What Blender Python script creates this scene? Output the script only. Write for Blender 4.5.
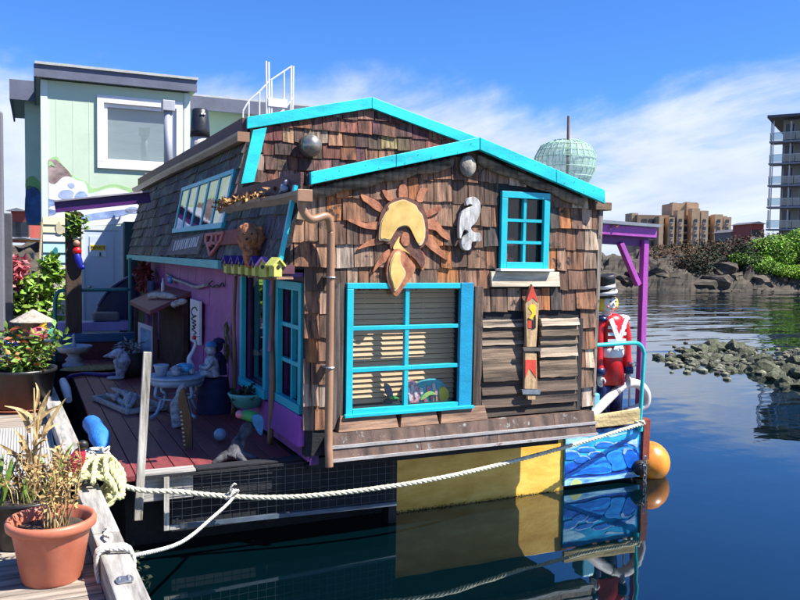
import bpy, bmesh, math, random
from mathutils import Vector as V, Matrix
random.seed(7)
R = random.Random(11)
for o in list(bpy.data.objects): bpy.data.objects.remove(o)
S = bpy.context.scene
C = S.collection

# ------------------------------------------------------------------ camera
F, CX, CY = 800.0, 400.0, 300.0
CAM = V((0, 0, 2.5))
_Y = V((20 - CX, -(248 - CY), -F)).normalized()
_X = V((2200 - CX, -(284 - CY), -F)); _X = (_X - _Y * _X.dot(_Y)).normalized()
_Z = _X.cross(_Y)
MW = Matrix((_X, _Y, _Z))                       # camera axes -> world
cam = bpy.data.cameras.new('Camera'); camo = bpy.data.objects.new('Camera', cam); C.objects.link(camo)
camo.matrix_world = Matrix.Translation(CAM) @ MW.to_4x4()
cam.sensor_width = 36; cam.lens = 36 * F / 800; cam.clip_start = .05; cam.clip_end = 9000
S.camera = camo

# ------------------------------------------------------------------ light
SUN = V((.47, -.385, .79)).normalized()
EL = math.asin(SUN.z); AZ = math.atan2(SUN.x, SUN.y)
sl = bpy.data.lights.new('Sun', 'SUN'); slo = bpy.data.objects.new('Sun', sl); C.objects.link(slo)
sl.energy = 5.0; sl.angle = math.radians(.5); sl.color = (1, .95, .87)
slo.rotation_euler = SUN.to_track_quat('Z', 'Y').to_euler(); slo.location = (4, -6, 20)
w = bpy.data.worlds.new('World'); S.world = w; w.use_nodes = True
def world():
    nt = w.node_tree; N = nt.nodes; L = nt.links; N.clear()
    def nd(t, **k):
        n = N.new(t)
        for a, b in k.items(): setattr(n, a, b)
        return n
    def math_(op, a, b=None, c=None):
        n = nd('ShaderNodeMath', operation=op)
        for i, x in enumerate((a, b, c)):
            if x is None: continue
            if isinstance(x, (int, float)): n.inputs[i].default_value = x
            else: L.new(x, n.inputs[i])
        return n.outputs[0]
    sky = nd('ShaderNodeTexSky'); sky.sky_type = 'NISHITA'; sky.sun_disc = False
    sky.sun_elevation = EL; sky.sun_rotation = AZ; sky.air_density = 1.0; sky.dust_density = .2; sky.ozone_density = 2.5
    tc = nd('ShaderNodeTexCoord'); sp = nd('ShaderNodeSeparateXYZ'); L.new(tc.outputs['Generated'], sp.inputs[0])
    z = math_('MAXIMUM', sp.outputs[2], 0.0)
    dz = math_('ADD', z, .16)
    u = math_('DIVIDE', sp.outputs[0], dz); v = math_('DIVIDE', sp.outputs[1], dz)
    cb = nd('ShaderNodeCombineXYZ'); L.new(u, cb.inputs[0]); L.new(v, cb.inputs[1])
    def noise(sc, det, rough, loc, scale=(1, 1, 1), dist=0):
        m = nd('ShaderNodeMapping'); m.inputs['Location'].default_value = loc; m.inputs['Scale'].default_value = scale
        m.inputs['Rotation'].default_value = (0, 0, .35)
        L.new(cb.outputs[0], m.inputs[0])
        n = nd('ShaderNodeTexNoise'); L.new(m.outputs[0], n.inputs['Vector'])
        n.inputs['Scale'].default_value = sc; n.inputs['Detail'].default_value = det
        n.inputs['Roughness'].default_value = rough; n.inputs['Distortion'].default_value = dist
        return n.outputs[0]
    n1 = noise(.62, 9, .6, (3.1, 1.7, 0), (1, 1, 1), .6)
    n2 = noise(1.6, 8, .62, (5.3, 9.1, 0), (1.3, .5, 1), .4)
    mx = math_('ADD', math_('MULTIPLY', n1, .7), math_('MULTIPLY', n2, .3))
    # more cover low down, thin wisps above
    low = nd('ShaderNodeMapRange', interpolation_type='SMOOTHSTEP'); L.new(z, low.inputs[0])
    low.inputs[1].default_value = .06; low.inputs[2].default_value = .27; low.inputs[3].default_value = .30; low.inputs[4].default_value = -.075
    cov = math_('ADD', mx, low.outputs[0])
    mr = nd('ShaderNodeMapRange', interpolation_type='SMOOTHSTEP'); L.new(cov, mr.inputs[0])
    mr.inputs[1].default_value = .50; mr.inputs[2].default_value = .72; mr.inputs[3].default_value = 0; mr.inputs[4].default_value = .93
    tint = nd('ShaderNodeMixRGB', blend_type='MULTIPLY'); tint.inputs[0].default_value = 1; tint.inputs[2].default_value = (.42, .80, 1.42, 1)
    L.new(sky.outputs[0], tint.inputs[1])
    ccol = nd('ShaderNodeValToRGB'); L.new(n2, ccol.inputs[0])
    ccol.color_ramp.elements[0].position = .3; ccol.color_ramp.elements[0].color = (4.6, 5.3, 6.8, 1)
    ccol.color_ramp.elements[1].position = .75; ccol.color_ramp.elements[1].color = (6.9, 7.3, 8.0, 1)
    mix = nd('ShaderNodeMixRGB'); L.new(mr.outputs[0], mix.inputs[0]); L.new(tint.outputs[0], mix.inputs[1]); L.new(ccol.outputs[0], mix.inputs[2])
    bg = nd('ShaderNodeBackground'); bg.inputs[1].default_value = .066; L.new(mix.outputs[0], bg.inputs[0])
    out = nd('ShaderNodeOutputWorld'); L.new(bg.outputs[0], out.inputs[0])
world()
S.view_settings.view_transform = 'Standard'; S.view_settings.look = 'None'
S.view_settings.exposure = 1.12; S.view_settings.gamma = 1; S.view_settings.use_curve_mapping = False
S.render.engine = 'CYCLES'
S.cycles.max_bounces = 6; S.cycles.transparent_max_bounces = 8

# ------------------------------------------------------------------ pixel helpers (photo pixel -> direction, cut with a real plane)
def ray(px, py): return MW @ V((px - CX, -(py - CY), -F))
def onY(px, py, y): d = ray(px, py); return CAM + d * ((y - CAM.y) / d.y)
def onX(px, py, x): d = ray(px, py); return CAM + d * ((x - CAM.x) / d.x)
def onZ(px, py, z): d = ray(px, py); return CAM + d * ((z - CAM.z) / d.z)
def onP(px, py, o, n): d = ray(px, py); return CAM + d * ((o - CAM).dot(n) / d.dot(n))
def atD(px, py, D): return CAM + ray(px, py) * (D / F)

# ------------------------------------------------------------------ materials
MATS = {}
def mat(name, col, rough=.6, var=.2, sc=(6, 6, 6), bump=.15, bsc=30, metal=0, col2=None, tint=False, rnd=False, wear=None, wsc=5, wth=.62, island=0, det=6, coat=0, grain=1.0):
    if name in MATS: return MATS[name]
    m = bpy.data.materials.new(name); m.use_nodes = True; MATS[name] = m
    nt = m.node_tree; N = nt.nodes; L = nt.links; b = N['Principled BSDF']
    tc = N.new('ShaderNodeTexCoord'); mp = N.new('ShaderNodeMapping'); mp.inputs['Scale'].default_value = sc
    L.new(tc.outputs['Object'], mp.inputs[0])
    if tint or rnd:
        oi = N.new('ShaderNodeObjectInfo'); vm = N.new('ShaderNodeVectorMath'); vm.operation = 'SCALE'
        vm.inputs[0].default_value = (37, 53, 71); L.new(oi.outputs['Random'], vm.inputs['Scale']); L.new(vm.outputs[0], mp.inputs['Location'])
    n = N.new('ShaderNodeTexNoise'); n.inputs['Scale'].default_value = 1; n.inputs['Detail'].default_value = det; n.inputs['Roughness'].default_value = .62
    L.new(mp.outputs[0], n.inputs['Vector'])
    rp = N.new('ShaderNodeValToRGB'); L.new(n.outputs[0], rp.inputs[0])
    c = V(col)
    a = [max(0, x * (1 - var)) for x in c]; d = [min(1, x * (1 + var)) for x in (V(col2) if col2 else c)]
    rp.color_ramp.elements[0].position = .33; rp.color_ramp.elements[1].position = .67
    rp.color_ramp.elements[0].color = (*a, 1); rp.color_ramp.elements[1].color = (*d, 1)
    o = rp.outputs[0]
    if tint:
        mm = N.new('ShaderNodeMixRGB'); mm.blend_type = 'MULTIPLY'; mm.inputs[0].default_value = 1
        L.new(o, mm.inputs[1]); L.new(oi.outputs['Color'], mm.inputs[2]); o = mm.outputs[0]
    if island:
        g = N.new('ShaderNodeNewGeometry'); hs = N.new('ShaderNodeHueSaturation'); mr = N.new('ShaderNodeMapRange')
        L.new(g.outputs['Random Per Island'], mr.inputs[0]); mr.inputs[3].default_value = 1 - island; mr.inputs[4].default_value = 1 + island
        L.new(mr.outputs[0], hs.inputs['Value']); L.new(o, hs.inputs['Color'])
        mr2 = N.new('ShaderNodeMapRange'); L.new(g.outputs['Random Per Island'], mr2.inputs[0]); mr2.inputs[3].default_value = .485; mr2.inputs[4].default_value = .52
        L.new(mr2.outputs[0], hs.inputs['Hue']); o = hs.outputs[0]
    if wear:
        n3 = N.new('ShaderNodeTexNoise'); n3.inputs['Scale'].default_value = wsc; n3.inputs['Detail'].default_value = 8; n3.inputs['Roughness'].default_value = .7
        L.new(tc.outputs['Object'], n3.inputs['Vector'])
        r3 = N.new('ShaderNodeValToRGB'); L.new(n3.outputs[0], r3.inputs[0]); r3.color_ramp.elements[0].position = wth; r3.color_ramp.elements[1].position = wth + .06
        mw = N.new('ShaderNodeMixRGB'); L.new(r3.outputs[0], mw.inputs[0]); L.new(o, mw.inputs[1]); mw.inputs[2].default_value = (*wear, 1); o = mw.outputs[0]
    L.new(o, b.inputs['Base Color'])
    b.inputs['Metallic'].default_value = metal
    if coat: b.inputs['Coat Weight'].default_value = coat
    n2 = N.new('ShaderNodeTexNoise'); n2.inputs['Scale'].default_value = bsc; n2.inputs['Detail'].default_value = 4
    L.new(tc.outputs['Object'], n2.inputs['Vector'])
    rr = N.new('ShaderNodeMapRange'); L.new(n2.outputs[0], rr.inputs[0]); rr.inputs[3].default_value = max(.03, rough - .14); rr.inputs[4].default_value = min(1, rough + .14)
    L.new(rr.outputs[0], b.inputs['Roughness'])
    if bump:
        ad = N.new('ShaderNodeMath'); ad.operation = 'MULTIPLY_ADD'; L.new(n2.outputs[0], ad.inputs[0]); ad.inputs[1].default_value = grain; L.new(n.outputs[0], ad.inputs[2])
        bp = N.new('ShaderNodeBump'); bp.inputs['Strength'].default_value = bump; bp.inputs['Distance'].default_value = .02
        L.new(ad.outputs[0], bp.inputs['Height']); L.new(bp.outputs[0], b.inputs['Normal'])
    return m
def glass(name, tintc=(.85, .9, .92), refl=1.0, rough=.02):
    m = bpy.data.materials.new(name); m.use_nodes = True; nt = m.node_tree; N = nt.nodes; L = nt.links; N.clear()
    t = N.new('ShaderNodeBsdfTransparent'); t.inputs[0].default_value = (*tintc, 1)
    g = N.new('ShaderNodeBsdfGlossy'); g.inputs['Roughness'].default_value = rough
    f = N.new('ShaderNodeLayerWeight'); f.inputs[0].default_value = .5
    pw = N.new('ShaderNodeMath'); pw.operation = 'POWER'; pw.inputs[1].default_value = 4; L.new(f.outputs['Facing'], pw.inputs[0])
    mu = N.new('ShaderNodeMath'); mu.operation = 'MULTIPLY_ADD'; mu.inputs[1].default_value = .9; mu.inputs[2].default_value = .045 * refl; mu.use_clamp = True; L.new(pw.outputs[0], mu.inputs[0])
    tcd = N.new('ShaderNodeTexCoord'); nz = N.new('ShaderNodeTexNoise'); nz.inputs['Scale'].default_value = 2.5; L.new(tcd.outputs['Object'], nz.inputs[0])
    bp = N.new('ShaderNodeBump'); bp.inputs['Strength'].default_value = .08; bp.inputs['Distance'].default_value = .02; L.new(nz.outputs[0], bp.inputs['Height']); L.new(bp.outputs[0], g.inputs['Normal'])
    mx = N.new('ShaderNodeMixShader'); L.new(mu.outputs[0], mx.inputs[0]); L.new(t.outputs[0], mx.inputs[1]); L.new(g.outputs[0], mx.inputs[2])
    o = N.new('ShaderNodeOutputMaterial'); L.new(mx.outputs[0], o.inputs[0]); MATS[name] = m; return m

TURQ = mat('turquoise_paint', (.008, .50, .55), .45, .20, (1.6, 14, 5), .10, 40, col2=(.02, .62, .64), wear=(.14, .36, .36), wsc=17, wth=.62)
TURQB = mat('turquoise_window_paint', (.010, .42, .50), .42, .12, (5, 5, 5), .08, 50, wear=(.20, .33, .33), wsc=26, wth=.68)
TURQSH = mat('shaded_jamb_turquoise', (.006, .26, .44), .42, .12, (4, 4, 12), .15, 60)  # turquoise trim in shade: the shade is put into a bluer colour
TEAL = mat('teal_pipe_paint', (.02, .50, .52), .35, .1, bump=.05)
BAND = mat('seafoam_trim_paint', (.10, .42, .40), .55, .15, (3, 3, 12), .2, wear=(.05, .20, .20), wsc=10, wth=.68)
SHING = mat('cedar_shingle', (.17, .16, .16), .85, .5, (27, 27, 1.3), .6, 60, col2=(1, .98, .95), tint=True, grain=.12, wear=(.030, .022, .018), wsc=6, wth=.585)
SLABW = mat('rough_slab_wood', (.15, .145, .14), .85, .5, (1.1, 24, 24), .7, 40, col2=(1, .98, .95), tint=True, grain=.15)
PURP = mat('purple_siding_paint', (.30, .085, .27), .6, .16, (3, 3, 3), .2, 30, tint=False, rnd=True, wear=(.15, .05, .17), wsc=6, wth=.68)
PORCH = mat('porch_purple_paint', (.36, .065, .36), .5, .12, (6, 6, 3), .2, 40, wear=(.35, .13, .42), wsc=14, wth=.72)
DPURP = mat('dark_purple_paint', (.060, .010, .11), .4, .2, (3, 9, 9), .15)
DECKP = mat('maroon_deck_paint', (.20, .042, .042), .5, .25, (12, 1.6, 12), .3, 40, rnd=True, wear=(.11, .05, .06), wsc=4, wth=.60)
GREYW = mat('weathered_grey_wood', (.25, .235, .21), .85, .32, (22, 2.2, 22), .5, 45, col2=(.36, .34, .31), rnd=True, grain=.15)
GREYX = mat('weathered_grey_wood_x', (.25, .235, .21), .85, .32, (2.2, 22, 22), .5, 45, col2=(.36, .34, .31), rnd=True, grain=.15)
GREYZ = mat('weathered_grey_wood_z', (.21, .175, .13), .85, .32, (24, 24, 2.2), .5, 45, col2=(.42, .40, .36), rnd=True, grain=.15)
PALEX = mat('pale_board_wood', (.40, .33, .23), .8, .25, (2.2, 22, 22), .4, 40, col2=(.55, .48, .36), rnd=True, grain=.15)
DARKX = mat('dark_backing_shaded_board', (.011, .012, .016), .9, .4, (2.2, 20, 20), .4, 40)  # dark backing wood; also colours the shadowed run of the front boards
DOCKW = mat('dock_plank_wood', (.17, .135, .105), .85, .35, (2.4, 26, 26), .5, 45, col2=(.30, .25, .20), rnd=True, grain=.15)
BROWNX = mat('brown_sill_wood', (.13, .072, .045), .75, .4, (2.5, 26, 26), .5, 40, col2=(.26, .15, .09), rnd=True, grain=.15)
LEDGE = mat('worn_ledge_paint', (.045, .024, .017), .7, .4, (9, 9, .8), .3, 50, col2=(.115, .070, .05), rnd=True, wear=(.26, .26, .25), wsc=9, wth=.60, grain=.2)
WHITEP = mat('white_paint', (.74, .73, .70), .5, .08, bump=.1, wear=(.5, .48, .44), wsc=14, wth=.7)
FASC = mat('maroon_fascia', (.105, .040, .034), .65, .25, (6, 2, 10), .3, 60)
ROOF = mat('asphalt_roof', (.05, .048, .05), .9, .3, (20, 20, 20), .5, 90)
GUTT = mat('brown_gutter', (.155, .105, .062), .45, .25, (8, 1.5, 8), .12, 40, col2=(.20, .14, .08), wear=(.07, .06, .04), wsc=9, wth=.64)
PIPE = mat('tan_downspout', (.30, .165, .095), .38, .14, (8, 8, 2), .06, 40)
BLACK = mat('black_hull', (.009, .010, .012), .8, .4, (4, 4, 4), .2)
NAVY = mat('navy_tarp_shadowed', (.007, .009, .013), .9, .4, (2, 3, 4), .3, 12)  # tarp colour blackened to carry the cottage's shadow as well
YELH = mat('ochre_hull_panel', (.78, .40, .040), .42, .14, (3, 3, 9), .12, 26, col2=(.80, .50, .10), wear=(.55, .33, .08), wsc=5, wth=.66)
WIRE = mat('galvanised_wire', (.10, .11, .12), .4, .2, bump=0, metal=.8)
STEEL = mat('galvanised_steel', (.42, .43, .44), .35, .2, (18, 18, 18), .06, 60, metal=.85)
SLAT = mat('blind_slat', (.70, .42, .21), .5, .1, (3, 30, 30), .06)
DARKIN = mat('dark_interior', (.035, .025, .02), .9, .3, bump=0)
WINDARK = mat('dark_red_curtain', (.055, .015, .012), .9, .3, bump=0)
GLASS = glass('window_glass', (.95, .96, .96), .8)
SKYGL = glass('skylight_glass', (.55, .62, .70), 2.6, .03)

# ------------------------------------------------------------------ mesh helpers
class MB:
    def __init__(s): s.v = []; s.f = []
    def _add(s, vs, fs):
        k = len(s.v); s.v += [V(x) for x in vs]; s.f += [tuple(i + k for i in f) for f in fs]; return s
    def hexa(s, a): return s._add(a, [(0, 3, 2, 1), (4, 5, 6, 7), (0, 1, 5, 4), (1, 2, 6, 5), (2, 3, 7, 6), (3, 0, 4, 7)])
    def box(s, x0, x1, y0, y1, z0, z1):
        return s.hexa([(x0, y0, z0), (x1, y0, z0), (x1, y1, z0), (x0, y1, z0), (x0, y0, z1), (x1, y0, z1), (x1, y1, z1), (x0, y1, z1)])
    def cbox(s, c, sx, sy, sz, M=None):
        c = V(c); M = M or Matrix.Identity(3)
        return s.hexa([c + M @ V((i * sx / 2, j * sy / 2, k * sz / 2)) for i, j, k in ((-1, -1, -1), (1, -1, -1), (1, 1, -1), (-1, 1, -1), (-1, -1, 1), (1, -1, 1), (1, 1, 1), (-1, 1, 1))])
    def bar(s, a, b, w_, h, up=(0, 0, 1)):
        a = V(a); b = V(b); d = (b - a).normalized(); up = V(up)
        sd = d.cross(up)
        if sd.length < 1e-4: sd = d.cross(V((1, 0, 0)))
        sd.normalize(); u = sd.cross(d)
        q = [sd * (i * w_ / 2) + u * (j * h / 2) for i, j in ((-1, -1), (1, -1), (1, 1), (-1, 1))]
        return s.hexa([a + x for x in q] + [b + x for x in q])
    def prism(s, pts, vec):
        n = len(pts); vec = V(vec); a = [V(p) for p in pts]
        return s._add(a + [p + vec for p in a], [tuple(range(n))[::-1], tuple(range(n, 2 * n))] + [(i, (i + 1) % n, n + (i + 1) % n, n + i) for i in range(n)])
    def tube(s, path, r, n=8, cap=True):
        path = [V(p) for p in path]; m = len(path); rr = r if isinstance(r, (list, tuple)) else [r] * m
        t0 = (path[1] - path[0]).normalized(); nv = t0.orthogonal().normalized(); vs = []; fs = []
        for i, p in enumerate(path):
            t = (path[min(i + 1, m - 1)] - path[max(i - 1, 0)])
            t = t.normalized() if t.length > 1e-9 else t0
            nv = (nv - t * nv.dot(t)); nv = nv.normalized() if nv.length > 1e-6 else t.orthogonal().normalized()
            bv = t.cross(nv)
            for k in range(n):
                a = 2 * math.pi * k / n; vs.append(p + (nv * math.cos(a) + bv * math.sin(a)) * rr[i])
        for i in range(m - 1):
            for k in range(n):
                k2 = (k + 1) % n; fs.append((i * n + k, i * n + k2, (i + 1) * n + k2, (i + 1) * n + k))
        if cap: fs += [tuple(range(n))[::-1], tuple(range((m - 1) * n, m * n))]
        return s._add(vs, fs)
    def lathe(s, prof, c, n=24, M=None, cap=True):
        c = V(c); M = M or Matrix.Identity(3); vs = []; fs = []; m = len(prof)
        for r, z in prof:
            for k in range(n):
                a = 2 * math.pi * k / n; vs.append(c + M @ V((r * math.cos(a), r * math.sin(a), z)))
        for i in range(m - 1):
            for k in range(n):
                k2 = (k + 1) % n; fs.append((i * n + k, i * n + k2, (i + 1) * n + k2, (i + 1) * n + k))
        if cap: fs += [tuple(range(n))[::-1], tuple(range((m - 1) * n, m * n))]
        return s._add(vs, fs)
    def ball(s, c, rx, ry=None, rz=None, n=14, M=None, bump=0, rnd=R):
        ry = ry or rx; rz = rz or rx; c = V(c); M = M or Matrix.Identity(3); h = n // 2; vs = [c + M @ V((0, 0, -rz))]; fs = []
        for i in range(1, h):
            t = -math.pi / 2 + math.pi * i / h
            for k in range(n):
                a = 2 * math.pi * k / n; q = 1 + (rnd.uniform(-bump, bump) if bump else 0)
                vs.append(c + M @ V((rx * math.cos(t) * math.cos(a) * q, ry * math.cos(t) * math.sin(a) * q, rz * math.sin(t) * q)))
        vs.append(c + M @ V((0, 0, rz))); top = len(vs) - 1
        for k in range(n):
            k2 = (k + 1) % n; fs.append((0, 1 + k2, 1 + k)); fs.append((top, 1 + (h - 2) * n + k, 1 + (h - 2) * n + k2))
            for i in range(h - 2): fs.append((1 + i * n + k, 1 + i * n + k2, 1 + (i + 1) * n + k2, 1 + (i + 1) * n + k))
        return s._add(vs, fs)
    def quad(s, *p): return s._add(p, [tuple(range(len(p)))])
    def build(s, name, m, parent=None, smooth=False, bevel=0, fix=True, color=None):
        off = V((0, 0, 0)); q = parent
        while q: off = off + q.location; q = q.parent
        me = bpy.data.meshes.new(name); me.from_pydata([v - off for v in s.v], [], s.f); me.update()
        if fix:
            bm = bmesh.new(); bm.from_mesh(me); bmesh.ops.recalc_face_normals(bm, faces=bm.faces); bm.to_mesh(me); bm.free()
        if smooth:
            for p in me.polygons: p.use_smooth = len(p.vertices) <= 4
        me.materials.append(MATS[m] if isinstance(m, str) else m)
        o = bpy.data.objects.new(name, me); C.objects.link(o)
        if parent: o.parent = parent
        if bevel:
            b = o.modifiers.new('b', 'BEVEL'); b.width = bevel; b.segments = 2; b.limit_method = 'ANGLE'; b.angle_limit = .6
        if color: o.color = (*color, 1)
        return o
def tag(o, label, cat, group=None):
    o['label'] = label; o['category'] = cat
    if group: o['group'] = group
    return o
def T(name, label, cat, loc=(0, 0, 0), group=None):
    o = bpy.data.objects.new(name, None); C.objects.link(o); o.location = loc; o.empty_display_size = .1
    return tag(o, label, cat, group)
def struct(o): o['kind'] = 'structure'; return o
def stuff(o): o['kind'] = 'stuff'; return o
def rotz(a): return Matrix.Rotation(a, 3, 'Z')
def poly(pts, y, th):                                   # outline on a vertical plane facing the camera side (-Y)
    return MB().prism([onY(px, py, y) for px, py in pts], (0, th, 0))
def smooth_path(pts, k=6):                              # Catmull-Rom
    pts = [V(p) for p in pts]; out = []
    for i in range(len(pts) - 1):
        p0 = pts[max(i - 1, 0)]; p1 = pts[i]; p2 = pts[i + 1]; p3 = pts[min(i + 2, len(pts) - 1)]
        for j in range(k):
            t = j / k; out.append(.5 * ((2 * p1) + (p2 - p0) * t + (2 * p0 - 5 * p1 + 4 * p2 - p3) * t * t + (3 * p1 - p0 - 3 * p2 + p3) * t ** 3))
    return out + [pts[-1]]
def closed_smooth(pts, k=4):
    n = len(pts); out = []
    for i in range(n):
        p0, p1, p2, p3 = (V((*pts[(i + d) % n], 0)) for d in (-1, 0, 1, 2))
        for j in range(k):
            t = j / k; q = .5 * ((2 * p1) + (p2 - p0) * t + (2 * p0 - 5 * p1 + 4 * p2 - p3) * t * t + (3 * p1 - p0 - 3 * p2 + p3) * t ** 3)
            out.append((q.x, q.y))
    return out
def rope(mb, path, r, lay=None, n=5):                   # three twisted strands
    lay = lay or r * 7; pts = smooth_path(path, 10)
    # resample
    seg = lay / 8; q = [pts[0]]; acc = 0
    for a, b in zip(pts, pts[1:]):
        d = (b - a).length
        while acc + d >= seg:
            t = (seg - acc) / d; a = a + (b - a) * t; q.append(a.copy()); d = (b - a).length; acc = 0
        acc += d
    m = len(q); nv = (q[1] - q[0]).orthogonal().normalized(); S3 = [[], [], []]
    for i, p in enumerate(q):
        t = (q[min(i + 1, m - 1)] - q[max(i - 1, 0)]).normalized(); nv = (nv - t * nv.dot(t)).normalized(); bv = t.cross(nv)
        for k in range(3):
            a = 2 * math.pi * (i / 8 + k / 3); S3[k].append(p + (nv * math.cos(a) + bv * math.sin(a)) * r * .5)
    for s3 in S3: mb.tube(s3, r * .56, n)
    return mb
class Frame:
    def __init__(s, o, u, v, n): s.o = V(o); s.u = V(u); s.v = V(v); s.n = V(n).normalized()
    def p(s, u, v, d=0): return s.o + s.u * u + s.v * v + s.n * d
def wall(fr, u0, u1, vb, top, holes, th):
    """solid wall with rectangular openings; top(u) gives the upper edge"""
    us = sorted(set([u0, u1] + [x for h in holes for x in h[:2] if u0 < x < u1] + [x for x in getattr(top, 'br', []) if u0 < x < u1])); mb = MB()
    for a, b in zip(us, us[1:]):
        m = (a + b) / 2; hs = sorted([h for h in holes if h[0] <= m <= h[1]], key=lambda h: h[2]); lo = vb
        for h in hs + [None]:
            if h is None: ta, tb = top(a), top(b)
            else: ta = tb = h[2]
            if max(ta, tb) > lo + .002:
                mb.hexa([fr.p(a, lo, 0), fr.p(b, lo, 0), fr.p(b, lo, -th), fr.p(a, lo, -th), fr.p(a, ta, 0), fr.p(b, tb, 0), fr.p(b, tb, -th), fr.p(a, ta, -th)])
            if h: lo = h[3]
    return mb
def shingles(fr, u0, u1, v0, v1, step, excl, top, parent, m, pal, wr=(.1, .24), th=.017, name='shingle', jit=.010, left=None, right=None, gap=.009, rnd=R):
    """rows of separate tapered shingles on a frame"""
    k = 0; v = v0; cnt = 0
    while v < v1:
        ua = left(v) if left else u0; ub = right(v) if right else u1
        u = ua + rnd.uniform(-.1, 0)
        while u < ub:
            wd = rnd.uniform(*wr); a0, b0 = max(u, ua), min(u + wd - gap, ub); u += wd
            if ub - u < wr[0] * .5: b0 = ub; u = ub + 1
            segs = [(a0, b0)]
            for e in excl:
                if v + step * .55 > e[2] and v + step * .35 < e[3]:
                    ns = []
                    for a, b in segs:
                        if b <= e[0] or a >= e[1]: ns.append((a, b)); continue
                        if a < e[0]: ns.append((a, e[0]))
                        if b > e[1]: ns.append((e[1], b))
                    segs = ns
            for a, b in segs:
                if b - a < .03: continue
                lo = v + rnd.uniform(-jit, jit); ta = min(lo + step * 1.06, top(a)); tb = min(lo + step * 1.06, top(b))
                if min(ta, tb) < lo + .02: continue
                t = th * rnd.uniform(.7, 1.9); t2 = .005
                mb = MB().hexa([fr.p(a, lo, t), fr.p(b, lo + rnd.uniform(-.011, .011) * (jit / .008), t + rnd.uniform(-.004, .008) * (jit / .008)), fr.p(b, lo, .001), fr.p(a, lo, .001), fr.p(a, ta, t2), fr.p(b, tb, t2), fr.p(b, tb, .001), fr.p(a, ta, .001)])
                mb.build(name, m, parent, color=pal(.5 * (a + b), lo, rnd)); cnt += 1
        v += step; k += 1
    return cnt
def text_mesh(txt, size, depth=.004):
    cu = bpy.data.curves.new('txt', 'FONT'); cu.body = txt; cu.size = size; cu.extrude = depth / 2; cu.align_x = 'CENTER'; cu.align_y = 'CENTER'
    to = bpy.data.objects.new('txt', cu); C.objects.link(to); dg = bpy.context.evaluated_depsgraph_get()
    me = bpy.data.meshes.new_from_object(to.evaluated_get(dg)); vs = [v.co.copy() for v in me.vertices]; fs = [tuple(p.vertices) for p in me.polygons]
    bpy.data.objects.remove(to); bpy.data.meshes.remove(me); return vs, fs
def text(fr, txt, u, v, size, d=.004):
    vs, fs = text_mesh(txt, size); mb = MB(); mb._add([fr.p(u + q.x, v + q.y, d + q.z) for q in vs], fs); return mb
def leaves(mb, c, rad, n, size, rnd=R, shell=.35, droop=0, elong=1.7):
    c = V(c)
    for i in range(n):
        while True:
            d = V((rnd.uniform(-1, 1), rnd.uniform(-1, 1), rnd.uniform(-1, 1)))
            if .02 < d.length <= 1: break
        d = d.normalized() * (d.length ** shell); p = c + V((d.x * rad[0], d.y * rad[1], d.z * rad[2]))
        q = V((rnd.gauss(0, 1), rnd.gauss(0, 1), rnd.gauss(0, .6) - droop)).normalized(); nn = (V((rnd.gauss(0, .6), rnd.gauss(0, .6), 1)) + d * .7)
        sd = q.cross(nn).normalized(); s_ = size * rnd.uniform(.6, 1.3); up = sd.cross(q).normalized()
        mb._add([p, p + q * s_ * .5 * elong + sd * s_ * .42 + up * s_ * .1, p + q * s_ * elong, p + q * s_ * .5 * elong - sd * s_ * .42 + up * s_ * .1], [(0, 1, 2), (0, 2, 3)])
    return mb

# ================================================================== SETTING
from mathutils import noise as NZ
def water_mat():
    m = bpy.data.materials.new('harbour_water'); m.use_nodes = True; nt = m.node_tree; N = nt.nodes; L = nt.links; b = N['Principled BSDF']
    b.inputs['Base Color'].default_value = (.0003, .0050, .0075, 1); b.inputs['Roughness'].default_value = .015; b.inputs['Specular Tint'].default_value = (.66, .90, 1, 1); b.inputs['IOR'].default_value = 1.95
    tc = N.new('ShaderNodeTexCoord')
    def nz(sc, det, scale, rot=.4):
        mp = N.new('ShaderNodeMapping'); mp.inputs['Scale'].default_value = scale; mp.inputs['Rotation'].default_value = (0, 0, rot); L.new(tc.outputs['Object'], mp.inputs[0])
        n = N.new('ShaderNodeTexNoise'); n.inputs['Scale'].default_value = sc; n.inputs['Detail'].default_value = det; n.inputs['Roughness'].default_value = .5; L.new(mp.outputs[0], n.inputs['Vector']); return n.outputs[0]
    a = nz(1.1, 3, (1, 1, 1)); c = nz(.28, 3, (.55, 1.6, 1), .45); e = nz(.06, 2, (.6, 1.5, 1), .3)
    def mul(x, k):
        q = N.new('ShaderNodeMath'); q.operation = 'MULTIPLY'; L.new(x, q.inputs[0])
        if isinstance(k, float): q.inputs[1].default_value = k
        else: L.new(k, q.inputs[1])
        return q.outputs[0]
    def add(x, y): q = N.new('ShaderNodeMath'); q.operation = 'ADD'; L.new(x, q.inputs[0]); L.new(y, q.inputs[1]); return q.outputs[0]
    # breeze: ripples grow in the open water, the lee of the houseboat stays glassy
    gust = N.new('ShaderNodeMapRange'); L.new(e, gust.inputs[0]); gust.inputs[1].default_value = .62; gust.inputs[2].default_value = .60; gust.inputs[3].default_value = .3; gust.inputs[4].default_value = 1.6
    sp = N.new('ShaderNodeSeparateXYZ'); L.new(tc.outputs['Object'], sp.inputs[0])
    far = N.new('ShaderNodeMapRange'); L.new(sp.outputs[1], far.inputs[0]); far.inputs[1].default_value = 8; far.inputs[2].default_value = 26; far.inputs[3].default_value = .0; far.inputs[4].default_value = 1.0
    h = add(add(mul(a, .0030), mul(c, .011)), mul(mul(mul(c, .11), gust.outputs[0]), far.outputs[0]))
    bp = N.new('ShaderNodeBump'); bp.inputs['Strength'].default_value = 1; bp.inputs['Distance'].default_value = 1.0; L.new(h, bp.inputs['Height']); L.new(bp.outputs[0], b.inputs['Normal'])
    MATS['harbour_water'] = m; return m
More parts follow.
